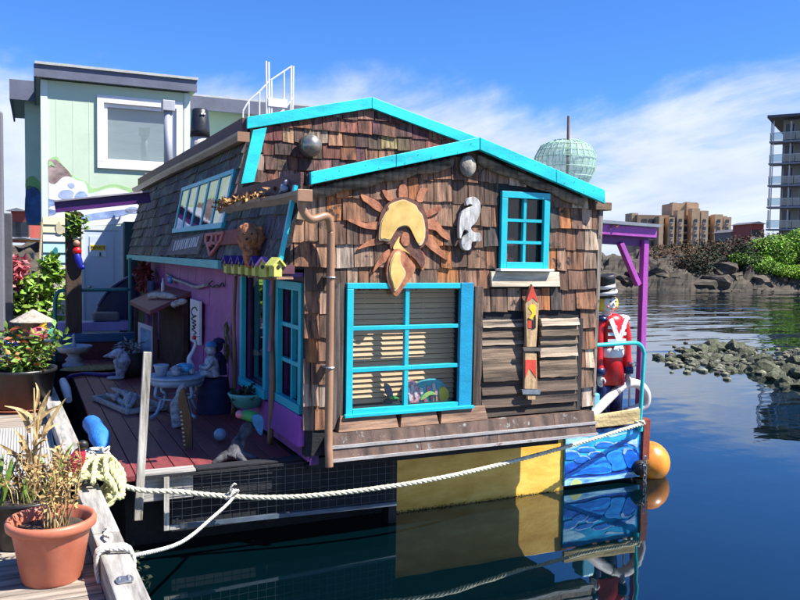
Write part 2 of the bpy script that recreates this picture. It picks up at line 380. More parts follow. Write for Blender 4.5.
struct(MB().quad((-4000, -300, 0), (4000, -300, 0), (4000, 5000, 0), (-4000, 5000, 0)).build('water', water_mat(), fix=False))

def shore_r(az):
    a = math.degrees(az)
    return 62 + max(0, a - 40) * 1.2 + 3 * math.sin(a * .35) + 1.5 * NZ.noise(V((a * .3, 0, 0)))
def shore_h(az, d):
    k = [(-4, -1.5), (0, -.15), (1.5, .9), (4, 1.8), (8, 2.5), (16, 2.7), (60, 2.8), (3000, 2.8)]
    for (a, x), (b, y) in zip(k, k[1:]):
        if d <= b: return x + (y - x) * max(0, (d - a) / (b - a))
    return 2.8
def ground():
    mb = MB(); azs = [math.radians(-70 + i * .5) for i in range(180)] + [math.radians(20 + i * .2) for i in range(240)] + [math.radians(68 + i) for i in range(53)]; ds = [-4, -1, -.4, 0, .4, .8, 1.2, 1.6, 2, 2.4, 2.8, 3.2, 3.7, 4.2, 4.8, 5.5, 6.2, 7, 8, 9, 12, 16, 30, 80, 300, 1200, 4000]; n = len(ds)
    for az in azs:
        for d in ds:
            r = shore_r(az) + d; p = V((math.sin(az) * r, math.cos(az) * r, 0)); z = shore_h(az, d)
            if 0 <= d < 14: z += (1.0 * NZ.noise(p * .30) + 1.0 * abs(NZ.noise(p * .8)) + .5 * abs(NZ.noise(p * 2.1))) * (1 if d < 9 else .4) * min(1, .35 + d * .3)
            p.z = z; mb.v.append(p)
    for i in range(len(azs) - 1):
        for j in range(n - 1): mb.f.append((i * n + j, (i + 1) * n + j, (i + 1) * n + j + 1, i * n + j + 1))
    return struct(mb.build('ground', mat('shore_rock_and_soil', (.014, .012, .009), .9, .5, (.35, .35, 2.8), .9, 4, col2=(.055, .044, .030)), fix=False))
ground()

# rocks: a few shared meshes, many individuals
ROCKM = mat('mossy_rock', (.014, .022, .008), .85, .5, (5, 5, 5), .7, 14, col2=(.085, .090, .050), rnd=True)
SHROCK = mat('shore_boulder_rock', (.030, .025, .020), .9, .5, (.8, .8, 3.5), .9, 5, col2=(.085, .066, .046), rnd=True)
def rock_mesh(seed, m, flat=.7, sub=2):
    bm = bmesh.new(); bmesh.ops.create_icosphere(bm, subdivisions=sub, radius=1)
    for v in bm.verts:
        q = v.co * 1.1 + V((seed * 7.3, seed * 3.1, 0)); k = 1 + .75 * NZ.noise(q) + .45 * abs(NZ.noise(q * 2.3)) + .16 * NZ.noise(q * 5)
        v.co *= k; v.co.z *= flat
    me = bpy.data.meshes.new('rock'); bm.to_mesh(me); bm.free(); me.materials.append(m); return me
RM = [rock_mesh(i, ROCKM, .75) for i in range(6)]; SM = [rock_mesh(20 + i, SHROCK, .6) for i in range(5)]
def put_rock(me, p, s, label, group, rnd=R):
    o = bpy.data.objects.new('rock', me); C.objects.link(o); o.location = p; o.rotation_euler = (rnd.uniform(-.3, .3), rnd.uniform(-.3, .3), rnd.uniform(0, 6.3))
    o.scale = (s * rnd.uniform(.8, 1.3), s * rnd.uniform(.8, 1.2), s * rnd.uniform(.7, 1.1)); return tag(o, label, 'rock', group)
# the rock spit standing out of the water on the right
spit = [(690, 352, 8), (700, 349, 11), (712, 347, 13), (724, 347, 12), (735, 348, 11), (746, 351, 10), (672, 361, 7), (685, 357, 8), (702, 358, 9), (716, 358, 8), (728, 360, 9), (742, 358, 9), (753, 361, 9), (764, 360, 9), (764, 369, 14), (778, 365, 9), (790, 371, 12), (776, 376, 13), (798, 362, 11), (808, 374, 14), (752, 370, 8), (742, 368, 8), (822, 368, 12), (838, 372, 13), (730, 370, 6), (712, 366, 6), (786, 382, 9), (803, 385, 10)]
for i, (px, py, w_) in enumerate(spit):
    p = onZ(px, py + w_ * .25, 0); d = (p - CAM).length; put_rock(RM[i % 6], p + V((0, 0, .02)), w_ * d / F * .80, 'dark mossy green rock of the low spit standing out of the water', 'rocks of the spit in the water')
put_rock(RM[2], onZ(658, 358, 0), .13, 'small lone dark rock off the left tip of the rock spit', None)
mb = MB(); rr = random.Random(5)
for i in range(420):
    px = rr.uniform(668, 850); c = 360 + max(0, (px - 740)) * .17; py = rr.gauss(c, 5.5 + (px - 668) * .025)
    p = onZ(px, py, 0); s = rr.uniform(.04, .12); mb.ball(p, s, s * rr.uniform(.8, 1.3), s * .75, n=6, bump=.25, rnd=rr)
stuff(tag(mb.build('small_rocks', mat('small_stone_mix', (.03, .034, .018), .85, .5, (5, 5, 5), .4, col2=(.13, .125, .085), island=.6)), 'small stones and weed heaped between the rocks of the spit', 'stones'))
# boulders along the far bank
rr = random.Random(9)
for i in range(130):
    az = math.radians(rr.uniform(30, 66)); d = rr.choice((0, 0, 1, 2, 3, 4, 5.5)) + rr.uniform(-.3, .6); r = shore_r(az) + d
    s = rr.choice((.25, .35, .5, .7, .95)) * rr.uniform(.8, 1.2)
    put_rock(SM[i % 5], V((math.sin(az) * r, math.cos(az) * r, shore_h(az, d) - .05)), s, 'brown boulder on the rocky bank across the water', 'boulders of the far bank', rr)
# scrub and bushes on the bank
SCRUB = mat('brown_scrub', (.050, .028, .015), .9, .4, (.4, .4, .4), 0, col2=(.12, .065, .03), island=.45)
DGREEN = mat('dark_scrub_green', (.018, .030, .012), .9, .4, (.4, .4, .4), 0, island=.45)
BRIGHT = mat('bright_bush_leaf', (.075, .19, .010), .7, .4, (.9, .9, .9), 0, col2=(.19, .33, .02), island=.4)
def bank_pt(px, d, dz=0):
    q = ray(px, 258); az = math.atan2(q.x, q.y); r = shore_r(az) + d; return V((math.sin(az) * r, math.cos(az) * r, shore_h(az, d) + dz))
mb = MB(); mb2 = MB(); rr = random.Random(3)
for i in range(64):
    px = rr.uniform(652, 860); d = rr.uniform(6, 12) if px < 685 else rr.uniform(2.8, 11); h = rr.uniform(.5, .85) * (1 + 1.1 * max(0, min(1, (px - 680) / 70)))
    leaves(mb if rr.random() < (.75 if px < 700 else .5) else mb2, bank_pt(px, d, h * .6), (rr.uniform(1.2, 2.4), rr.uniform(1.2, 2), h), 520, .16, rr)
stuff(tag(mb.build('scrub', SCRUB, fix=False), 'dry brown scrub along the top of the rocky bank', 'scrub'))
stuff(tag(mb2.build('dark_scrub', DGREEN, fix=False), 'dark green scrub mixed into the brown scrub on the bank', 'scrub'))
def bush(label, px, d, rad, n, m, size=.2, up=.5, group=None):
    b = bank_pt(px, d, 0); t = T('bush', label, 'bush', b, group); rr = random.Random(int(px)); mb = MB()
    for k in range(9):
        a = rr.uniform(0, 6.3); q = rr.uniform(0, .75); leaves(mb, b + V((math.cos(a) * rad[0] * q, math.sin(a) * rad[1] * q, rad[2] * rr.uniform(.35, .9))), (rad[0] * .5, rad[1] * .5, rad[2] * .42), n // 9, size, rr)
    mb.build('crown', m, t, fix=False); s = MB()
    for k in range(4): s.tube([b + V((0, 0, -.2)), b + V((rr.uniform(-.4, .4) * rad[0], rr.uniform(-.4, .4) * rad[1], rad[2] * .7))], [.06, .02], 5)
    s.build('trunk', DOCKW, t); return t
bush('bright green leafy bush at the left end of the row on the bank', 752, 3.6, (2.6, 1.6, 1.1), 4200, BRIGHT, .13)
bush('tall bright green bush in the middle of the row on the bank', 776, 4.2, (3.4, 2.0, 2.2), 7500, BRIGHT, .13)
bush('bright green bush at the right edge of the picture on the bank', 801, 4.2, (3.2, 2.0, 2.7), 6500, BRIGHT, .13)
bush('low bright bush spilling down the rocks left of the yellow green one', 768, 2.2, (2.6, 1.2, 1.0), 4200, BRIGHT, .13)
bush('low yellow green bush hanging over the rocks below the tall bush', 793, 2.0, (2.3, 1.3, .85), 3600, mat('yellow_green_leaf', (.20, .32, .01), .7, .3, (.5, .5, .5), 0, island=.35), .13)

# ================================================================== BACKGROUND BUILDINGS
TAN = mat('tan_brick', (.46, .32, .19), .85, .12, (.6, .6, .6), .1, 8); TAND = mat('dark_tan_brick', (.30, .20, .13), .85, .12, (.6, .6, .6), .1, 8)
PANE = mat('far_window_pane', (.03, .04, .055), .12, .3, (.3, .3, .3), 0); CONC = mat('pale_concrete', (.45, .44, .42), .8, .12, (1, 1, 1), .1)
BALC = glass('balcony_glass', (.62, .72, .78), 2.2)
LOOKR = MW @ V((1, 0, 0)); LOOKR.z = 0; LOOKR.normalize(); LOOKF = V((-LOOKR.y, LOOKR.x, 0))
def far_house():
    D = 270; g = atD(690, 242, D); base = V((g.x, g.y, 2.9)); t = T('apartment_building', 'stepped tan brick apartment building beyond the bank', 'building', base)
    k = D / F
    def blk(x0, x1, y0, dep0, dep1, m=TAN, nm='wall', yb=252):
        a = atD(x0, y0, D); zt = CAM.z + (258.5 - y0) * k; zb = base.z
        o = MB(); p = lambda px, dd: base + LOOKR * ((px - 690) * k) + LOOKF * dd
        o.hexa([V((*p(x0, dep0).xy, zb)), V((*p(x1, dep0).xy, zb)), V((*p(x1, dep1).xy, zb)), V((*p(x0, dep1).xy, zb)), V((*p(x0, dep0).xy, zt)), V((*p(x1, dep0).xy, zt)), V((*p(x1, dep1).xy, zt)), V((*p(x0, dep1).xy, zt))]); return o.build(nm, m, t)
    def win(x0, x1, y0, y1, dep):
        p = lambda px, dd: base + LOOKR * ((px - 690) * k) + LOOKF * dd
        z0, z1 = CAM.z + (258.5 - y1) * k, CAM.z + (258.5 - y0) * k; a, b = p(x0, dep), p(x1, dep); f = LOOKF * -.12
        fr = MB().hexa([V((a.x, a.y, z0)), V((b.x, b.y, z0)), V((b.x, b.y, z0)) + f, V((a.x, a.y, z0)) + f, V((a.x, a.y, z1)), V((b.x, b.y, z1)), V((b.x, b.y, z1)) + f, V((a.x, a.y, z1)) + f]).build('window', PANE, t)
        s = MB().hexa([V((a.x, a.y, z0 - .25)) + f * 2.5, V((b.x, b.y, z0 - .25)) + f * 2.5, V((b.x, b.y, z0 - .25)), V((a.x, a.y, z0 - .25)), V((a.x, a.y, z0)) + f * 2.5, V((b.x, b.y, z0)) + f * 2.5, V((b.x, b.y, z0)), V((a.x, a.y, z0))]); s.build('sill', CONC, fr)
    blk(640, 731, 214.5, 4, 18, TAND); blk(676, 703, 202, 5, 16); blk(690, 701, 201.2, 4.4, 5, TAN)
    for x0, x1, y0 in ((658.5, 663, 216), (668, 674, 217), (676.5, 683, 210), (691, 699, 208), (700, 707.5, 210), (714, 722, 213.5), (723, 730.5, 216)): blk(x0, x1, y0, 0, 4)
    blk(636, 642.5, 212.5, 6, 14)
    for y in (218.5, 226, 233.5, 241):
        for x0, x1, dp in ((663.3, 667.7, 4), (683.4, 690.6, 4), (707.9, 713.6, 4), (669.5, 672.5, 0), (678.2, 681.2, 0), (693.5, 696.5, 0), (702.2, 705.2, 0), (716.5, 719.5, 0), (725, 728, 0), (645, 650, 4), (652, 657, 4)): win(x0, x1, y, y + (5.2 if dp else 3.6), dp)
    for x0, x1, y0 in ((680, 684, 200.5), (694, 697, 199.8), (712, 716, 213.2)): blk(x0, x1, y0, 8, 12, CONC, 'roof_plant')
    for x0, x1 in ((676, 703), (640, 676), (703, 731)): blk(x0, x1, 201.6 if x0 == 676 else 214.1, 4.9 if x0 == 676 else 3.9, 5.4 if x0 == 676 else 4.4, CONC, 'coping') if False else None
    return t
far_house()
def glass_tower():
    D = 110; k = D / F; b0 = atD(766, 258, D); base = V((b0.x, b0.y, 3.0)); t = T('glass_balcony_tower', 'modern apartment block with glass balconies at the right edge', 'building', base)
    th = math.radians(-32); U = rotz(th) @ LOOKR; W_ = rotz(th) @ LOOKF
    P = lambda u, d, z: base + U * u + W_ * d + V((0, 0, z - base.z))
    fl = [CAM.z + (258.5 - y) * k for y in (227, 205, 183.5, 162, 140.5)]; top = CAM.z + (258.5 - 118) * k
    def bx(u0, u1, d0, d1, z0, z1): return MB().hexa([P(u0, d0, z0), P(u1, d0, z0), P(u1, d1, z0), P(u0, d1, z0), P(u0, d0, z1), P(u1, d0, z1), P(u1, d1, z1), P(u0, d1, z1)])
    bx(1.2, 24, 2.2, 16, 3, top).build('wall', mat('tower_cladding', (.42, .40, .34), .7, .12, (.5, .5, .5), .05), t)
    bx(-.5, 25, -.6, 17, top, top + .35).build('roof', mat('tower_roof', (.10, .105, .11), .6, .1), t)
    for z in fl + [3.4]:
        s = bx(-.2, 24.6, -.1, 2.4, z - .22, z).build('balcony', mat('tower_slab', (.30, .31, .32), .7, .1), t)
        for u in range(0, 24, 3): bx(u + .03, u + 2.95, .02, .06, z + .12, z + 1.08).build('balcony_panel', BALC, s)
        bx(-.15, -.11, .05, 2.2, z + .12, z + 1.08).build('balcony_panel', BALC, s)
        bx(-.2, 24.6, 0, .08, z + 1.08, z + 1.14).build('handrail', STEEL, s)
    zs = [3.4] + fl
    for z in zs:
        h = (2.75 if z > 5 else 2.4)
        for u, wd in ((1.5, 1.1), (3.6, 2.2), (7, 1.4), (10, 2.2), (14, 1.4), (17, 2.2)):
            f = bx(u, u + wd, 2.1, 2.25, z + .1, z + h - .3).build('window', PANE, t); bx(u - .06, u, 2.04, 2.2, z + .1, z + h - .3).build('frame', WHITEP, f); bx(u + wd, u + wd + .06, 2.04, 2.2, z + .1, z + h - .3).build('frame', WHITEP, f)
        bx(.2, .32, .3, .42, z, z + 2.75).build('column', STEEL, t)
        for u in (2.3, 6.2, 9.3, 13.1): bx(u, u + .12, .4, 2.2, z, z + 2.6).build('divider', WHITEP, t)
        for u, hh in ((1.6, .8), (5, .5), (8.1, .9), (11.5, .6)): bx(u + (z * 7 % 1.3), u + .5 + (z * 7 % 1.3), 1.0, 1.5, z, z + hh).build('balcony_chair', PANE, t)
        for q in range(5): bx(-.1 + .0, -.06, .3 + q * .4, .34 + q * .4, z + 1.1, z + 2.6).build('screen_slat', STEEL, t)
glass_tower()
def small_house(label, px, y0, wpx, D, wc, rc, base_y=246):
    k = D / F; b = atD(px, base_y, D); base = V((b.x, b.y, 3.0)); t = T('distant_house', label, 'house', base); zt = CAM.z + (258.5 - y0) * k; wd = wpx * k
    P = lambda u, d, z: V((*(base + LOOKR * u + LOOKF * d).xy, z)); h = wd / 2
    MB().hexa([P(-h, 0, 3), P(h, 0, 3), P(h, 8, 3), P(-h, 8, 3), P(-h, 0, zt), P(h, 0, zt), P(h, 8, zt), P(-h, 8, zt)]).build('wall', wc, t)
    MB().prism([P(-h - .4, -.4, zt), P(h + .4, -.4, zt), P(0, -.4, zt + wd * .22)], LOOKF * 9).build('roof', rc, t)
    n = max(2, int(wpx / 6)); rows = max(1, int((zt - 3) / 3))
    for r_ in range(rows):
        for i in range(n):
            u = -h + wd * (i + .5) / n; z = zt - 2.4 - r_ * 3; f = MB().hexa([P(u - .6, -.1, z), P(u + .6, -.1, z), P(u + .6, .1, z), P(u - .6, .1, z), P(u - .6, -.1, z + 1.4), P(u + .6, -.1, z + 1.4), P(u + .6, .1, z + 1.4), P(u - .6, .1, z + 1.4)]).build('window', PANE, t)
            MB().hexa([P(u - .7, -.18, z - .15), P(u + .7, -.18, z - .15), P(u + .7, .0, z - .15), P(u - .7, .0, z - .15), P(u - .7, -.18, z), P(u + .7, -.18, z), P(u + .7, .0, z), P(u - .7, .0, z)]).build('sill', WHITEP, f)
REDW = mat('far_red_wall', (.33, .07, .05), .8, .15, (.4, .4, .4), .1); SLATE = mat('far_slate_roof', (.10, .10, .11), .8, .15, (1, 1, 1), .1)
small_house('low grey house between the tan building and the glass tower', 739, 231, 16, 150, mat('far_grey_wall', (.17, .16, .155), .8, .15, (.4, .4, .4), .1), SLATE)
small_house('dark red house tucked beside the glass tower', 757, 222.5, 12, 140, REDW, SLATE)
small_house('red building with pale balconies seen past the grey post on the left', 19, 222, 15, 75, REDW, mat('far_grey_roof', (.30, .30, .30), .8, .1, (1, 1, 1), .1), 262)
small_house('far orange brown house low behind the flowers on the left', 24, 250, 9, 60, mat('far_orange_wall', (.50, .22, .06), .8, .15, (.4, .4, .4), .1), SLATE, 275)

# ================================================================== HOUSEBOAT
YF = 6.35; YB = 6.22; Y2 = 8.40
HB = T('houseboat', 'shingled floating cottage with turquoise gable trim and purple side wall', 'houseboat', (3.6, 6.8, 0))
FR = Frame((0, YF, 0), (1, 0, 0), (0, 0, 1), (0, -1, 0))         # front wall: u = x, v = z
XS = 2.20
SD = Frame((XS, 0, 0), (0, 1, 0), (0, 0, 1), (-1, 0, 0))         # left side wall: u = y, v = z
# --- gable line of the low front roof, from the barge boards
gl, gp, gr = onY(311, 172, YB), onY(480, 137, YB), onY(605, 190, YB)
def gable(x): return (gl.z + (gp.z - gl.z) * (x - gl.x) / (gp.x - gl.x)) if x < gp.x else (gp.z + (gr.z - gp.z) * (x - gp.x) / (gr.x - gp.x))
topf = lambda x: gable(x) - .10
topf.br = [gp.x]
XL, XR = 2.13, 5.17; XM_ = 1.92
HOLE = (2.56, 3.64, 1.16, 2.20); HOLE2 = (4.08, 4.50, 2.44, 3.04)
fw = wall(FR, XL + .03, XR, .78, topf, [HOLE, HOLE2], .10).build('front_wall', DARKX, HB)
MB().prism([(XM_ + .02, YF, 2.36), (XL + .028, YF, 2.36), (XL + .028, YF, 2.98), (XM_ + .13, YF, 2.98)], (0, .06, 0)).build('front_wall_flare', DARKX, HB)
# --- front shingles
rs = random.Random(21)
PALF = [(.21, .115, .070), (.155, .095, .068), (.31, .235, .185), (.36, .33, .30), (.105, .072, .055), (.33, .145, .055), (.26, .17, .12), (.055, .050, .052), (.17, .12, .09), (.40, .34, .27)]
def palf(u, v, rnd):
    n = NZ.noise(V((u * .9, v * 1.3, 4.2))) + .35 * NZ.noise(V((u * 2.3, v * 2.6, 9.1)))      # weathering runs in patches
    silver = .25 + .9 * n + (.55 if u < 2.5 else 0) + (.45 if u > 4.85 else 0) + (.5 if 2.2 < v < 2.42 and u < 3.9 else 0)
    red = .35 - .9 * n + (.55 if v > 2.9 and u < 2.9 else 0) + (.6 if 3.85 < u < 4.95 and v < 2.2 else 0) + (.3 if v > 2.6 and 3.8 < u < 4.1 else 0)
    dark = .25 + .8 * NZ.noise(V((u * 1.4, v * 1.2, 17.7))) + (.35 if v > 3.1 else 0)
    w_ = [max(.05, x) for x in (.55, .7, silver, silver * .9 if silver > .5 else .05, .5 + dark, red, .45, dark * .8, .6, silver * .7)]
    c = rnd.choices(PALF, w_)[0]; k = rnd.uniform(.85, 1.15); return (min(1, c[0] * k * 1.70), min(1, c[1] * k * 1.44), min(1, c[2] * k * 1.24))
EX = [(2.48, 3.75, .5, 2.245), (4.00, 4.585, 2.37, 3.13), (3.92, 4.70, 2.22, 2.40), (3.79, 4.985, .5, 1.90), (2.36, 2.49, .5, 2.2)]
shingles(FR, XL, XR, 1.01, 3.6, .196, EX, topf, fw, SHING, palf, (.095, .235), rnd=rs, left=lambda v: XL if v < 2.3 else XM_ + .02 + .2 * (v + .1 - 2.4))
# dark upright boards beside the big window
for a, b in ((2.37, 2.485),): MB().hexa([FR.p(a, 1.0, .03), FR.p(b, 1.0, .03), FR.p(b, 1.0, 0), FR.p(a, 1.0, 0), FR.p(a, 2.25, .03), FR.p(b, 2.25, .03), FR.p(b, 2.25, 0), FR.p(a, 2.25, 0)]).build('upright_board', SHING, HB, color=(.17, .13, .11))
MB().box(3.755, 3.845, YF - .045, YF, .99, 2.22).build('upright_board', SHING, HB, color=(.15, .10, .075), bevel=.004)
MB().box(4.955, 5.005, YF - .030, YF, .99, 1.90).build('upright_board', SHING, HB, color=(.05, .045, .05))
# rough slabs either side of the ski
rs = random.Random(4)
rowsz = [(1.845, 1.905), (1.745, 1.835), (1.66, 1.735), (1.545, 1.655), (1.335, 1.535), (1.205, 1.325), (1.09, 1.195), (1.0, 1.08)]
for i, (z0, z1) in enumerate(rowsz):
    for a, b in (((3.855, 4.30), (4.50, 4.945)) if i < 5 else ((3.855, 4.945),)):
        pr = rs.uniform(.018, .055); lo = z0 + rs.uniform(-.01, .01); n = 7; mb = MB(); vs = []
        for j in range(n):
            x = a + (b - a) * j / (n - 1); w1 = rs.uniform(-.004, .004); w2 = rs.uniform(-.005, .004)
            vs.append([(x, YF - pr - .012, lo + w1), (x, YF - pr * .6, z1 + w2), (x, YF - .001, z1 + w2), (x, YF - .001, lo + w1)])
        for j in range(n - 1): mb.hexa([vs[j][0], vs[j + 1][0], vs[j + 1][3], vs[j][3], vs[j][1], vs[j + 1][1], vs[j + 1][2], vs[j][2]])
        c = rs.choice([(.50, .44, .36), (.42, .34, .26), (.58, .53, .46), (.34, .27, .21)]) if i < 5 else rs.choice([(.22, .17, .14), (.15, .12, .10)])
        bm_o = mb.build('slab_board', SLABW, HB, color=tuple(x * f_ * (.95 if i in (0, 3) else .62) for x, f_ in zip(c, (1.15, 1.0, .86))))
# --- bark slabs tucked under the barge boards
rs = random.Random(8); BARK = mat('bark_slab', (.050, .032, .022), .8, .45, (2.5, 9, 20), .25, 25, col2=(.19, .135, .09), rnd=True, grain=.1)
for px0, px1 in ((313, 345), (345.5, 387), (387.5, 420), (420.5, 457), (482, 522), (522.5, 556), (556.5, 590)):
    a = onY(px0, 0, YF - .05).x; b = onY(px1, 0, YF - .05).x; n = 5; mb = MB(); ring = []
    for j in range(n + 1):
        t = j / n; x = a + (b - a) * t; e = max(.35, math.sin(math.pi * min(1, max(0, .06 + t * .9)))) ** .22; zt = gable(x) - .115; h = .115 * e
        ring.append([(x, YF - .022, zt), (x, YF - .022 - .045 * e, zt - h * .35), (x, YF - .022 - .03 * e, zt - h), (x, YF - .012, zt - h)])
    for j in range(n): mb.hexa([ring[j][0], ring[j][1], ring[j][2], ring[j][3], ring[j + 1][0], ring[j + 1][1], ring[j + 1][2], ring[j + 1][3]])
    mb.build('bark_slab', BARK, HB, smooth=True)
c = onY(468, 166, YF - .06); MB().lathe([(.002, -.02), (.075, -.018), (.085, 0), (.07, .02), (.002, .026)], c, 20, Matrix(((1, 0, 0), (0, 0, -1), (0, 1.15, 0)))).build('oval_plaque', mat('plaque_wood', (.20, .17, .14), .8, .3, (20, 20, 3), .4, col2=(.32, .29, .25)), HB, smooth=True)
# --- ledge and sill boards under the big window
for a, b in ((2.42, 2.985), (3.0, 3.385), (3.40, 3.90)): MB().hexa([(a, YF - .09, .985), (b, YF - .09, .985), (b, YF, .985), (a, YF, .985), (a + .03, YF - .05, 1.115), (b - .02, YF - .05, 1.115), (b - .02, YF, 1.115), (a + .03, YF, 1.115)]).build('sill_board', BROWNX, HB, bevel=.004)
x = 2.33; rs = random.Random(2)
for row, (z0, z1, d0, d1) in enumerate(((.872, .982, .125, .095), (.765, .862, .15, .125))):
    x = 2.35
    while x < 5.05:
        b = min(x + rs.uniform(.5, .9), 5.12); MB().hexa([(x, YF - d0, z0), (b - .004, YF - d0, z0), (b - .004, YF, z0), (x, YF, z0), (x, YF - d1, z1), (b - .004, YF - d1, z1), (b - .004, YF, z1), (x, YF, z1)]).build('ledge_board', LEDGE, HB); x = b
    MB().box(2.345, 5.125, YF - d0 - .014, YF - d0 + .01, z0 - .012, z0 + .012).build('ledge_strip', mat('pale_worn_strip', (.36, .34, .33), .6, .25, (4, 30, 30), .2, wear=(.2, .14, .12), wsc=10, wth=.6), HB)
# --- big window
wn = MB().box(2.50, 3.60, YF - .05, YF - .01, 2.20, 2.25).box(2.50, 2.56, YF - .05, YF - .01, 1.115, 2.197).box(2.563, 3.60, YF - .05, YF - .01, 1.115, 1.165)
wn = wn.build('front_window', TURQB, HB, bevel=.003)
MB().box(3.603, 3.735, YF - .055, YF - .008, 1.12, 2.252).build('wide_jamb', TURQSH, wn, bevel=.003)
MB().box(2.48, 3.75, YF - .085, YF - .051, 1.10, 1.128).build('sill', TURQB, wn, bevel=.003)
MB().box(3.055, 3.095, YF - .035, YF + .01, 1.165, 2.2).build('muntin', TURQB, wn, bevel=.003)
for z in (1.50, 1.86): MB().box(2.56, 3.602, YF - .04, YF + .008, z - .018, z + .018).build('muntin', TURQB, wn, bevel=.003)
for i in range(2):
    for j in range(3): MB().box((2.56, 3.095)[i] + .001, (3.055, 3.60)[i], YF + .012, YF + .016, (1.165, 1.518, 1.878)[j], (1.482, 1.842, 2.2)[j]).build('pane', GLASS, wn)
bl = MB()
for i in range(24):
    z = 1.17 + i * .047
    bl.hexa([(2.50, YF + .150, z), (3.66, YF + .150, z), (3.66, YF + .168, z + .036), (2.50, YF + .168, z + .036), (2.50, YF + .148, z + .003), (3.66, YF + .148, z + .003), (3.66, YF + .166, z + .039), (2.50, YF + .166, z + .039)])
bl.box(2.57, 3.52, YF + .15, YF + .2, 2.27, 2.32)
for x in (2.75, 3.05, 3.33): bl.tube([(x, YF + .16, 1.18), (x, YF + .16, 2.28)], .003, 4)
stuff(bl.build('blind', SLAT, wn))
MB().box(2.3, 3.9, YF + .102, YF + .30, 1.08, 1.155).build('inner_sill', DARKIN, wn)
# --- small upper window
w2 = MB().box(4.02, 4.56, YF - .05, YF - .01, 3.04, 3.10).box(4.02, 4.085, YF - .05, YF - .01, 2.385, 3.038).box(4.495, 4.56, YF - .05, YF - .01, 2.385, 3.038).box(4.087, 4.493, YF - .05, YF - .01, 2.385, 2.445).build('upper_window', TURQB, HB, bevel=.003)
MB().box(4.275, 4.305, YF - .03, YF + .01, 2.445, 3.04).build('muntin', TURQB, w2)
for z in (2.63, 2.835): MB().box(4.085, 4.495, YF - .034, YF + .008, z - .014, z + .014).build('muntin', TURQB, w2)
for i in range(2):
    for j in range(3): MB().box((4.085, 4.305)[i], (4.275, 4.495)[i], YF + .012, YF + .016, (2.445, 2.644, 2.849)[j], (2.616, 2.821, 3.04)[j]).build('pane', GLASS, w2)
MB().box(4.0, 4.58, YF + .13, YF + .14, 2.4, 3.1).build('curtain', WINDARK, w2)
MB().box(4.10, 4.20, YF + .11, YF + .125, 2.47, 2.56).build('red_card', mat('red_card', (.35, .05, .03), .6, .1), w2)
MB().box(3.99, 4.59, YF - .10, YF - .002, 2.36, 2.383).build('sill', WHITEP, w2, bevel=.003)
MB().hexa([(3.925, YF - .06, 2.215), (4.695, YF - .06, 2.215), (4.695, YF - .003, 2.215), (3.925, YF - .003, 2.215), (3.925, YF - .04, 2.355), (4.695, YF - .04, 2.355), (4.695, YF - .003, 2.355), (3.925, YF - .003, 2.355)]).build('apron_board', PALEX, HB, bevel=.004)
# --- low roof: slabs, barge boards, fascia, gutter
def slab(a, b, y0, y1, th):  # a,b = top line ends (x,z)
    return MB().hexa([(a[0], y0, a[1] - th), (b[0], y0, b[1] - th), (b[0], y1, b[1] - th), (a[0], y1, a[1] - th), (a[0], y0, a[1]), (b[0], y0, b[1]), (b[0], y1, b[1]), (a[0], y1, a[1])])
rf = slab((gl.x - .02, gl.z - .015), (gp.x - .002, gp.z - .015), YB + .045, Y2 + .06, .085).build('roof', ROOF, HB)
slab((gp.x + .002, gp.z - .015), (gr.x - .01, gr.z - .015), YB + .045, 12, .085).build('roof', ROOF, HB)
poly([(311, 172), (396, 154.3), (396, 166.8), (311, 184.5)], YB, .045).build('barge_board', TURQ, HB, bevel=.004)
poly([(396.5, 154.4), (480, 137), (480, 149.6), (396.5, 166.9)], YB + .004, .043).build('barge_board', TURQ, HB, bevel=.004)
poly([(480.4, 137), (556, 169.2), (556.3, 182.4), (480.4, 149.7)], YB - .002, .046).build('barge_board', TURQ, HB, bevel=.004)
poly([(556.5, 169.4), (605, 190), (605.5, 203.7), (556.8, 182.5)], YB + .003, .043).build('barge_board', TURQ, HB, bevel=.004)
nl = MB()
for i in range(26):
    t = i / 25; px, py = (313 + 165 * t * 2, 174.6 - 34.2 * t * 2) if t < .5 else (482 + 122 * (t - .5) * 2, 140.6 + 52 * (t - .5) * 2)
    for dy in ((1.6,), (7.2,))[i % 2]: nl.ball(onY(px, py + dy, YB - .001), .0042, .003, .0042, 6)
stuff(nl.build('nail_heads', mat('rusty_nail', (.10, .13, .12), .7, .3), HB))
MB().box(gl.x - .075, gl.x - .045, YB + .046, Y2 - .02, gl.z - .155, gl.z + .0).build('fascia', FASC, HB, bevel=.004)
def gutter(xf, y0, y1, zt, nm='gutter'):
    pr = [(0, 0), (-.012, -.055), (-.04, -.075), (-.085, -.072), (-.105, -.03), (-.115, 0), (-.125, .002), (-.122, -.03), (-.095, -.083), (-.04, -.088), (.004, -.07), (.006, 0)]
    n = len(pr); mb = MB(); k = 12
    vs = []
    for i in range(k + 1):
        t = i / k; y = y0 + (y1 - y0) * t; s = .01 * math.sin(t * 9)
        vs += [V((xf + a, y, zt + b - s * .6)) for a, b in pr]
    mb.v = vs
    for i in range(k):
        for j in range(n): mb.f.append((i * n + j, i * n + (j + 1) % n, (i + 1) * n + (j + 1) % n, (i + 1) * n + j))
    mb.f.append(tuple(range(n))); mb.f.append(tuple(range(k * n, k * n + n))[::-1]); return mb
g1 = gutter(gl.x - .04, 6.08, 8.9, gl.z - .165).build('gutter', GUTT, HB)
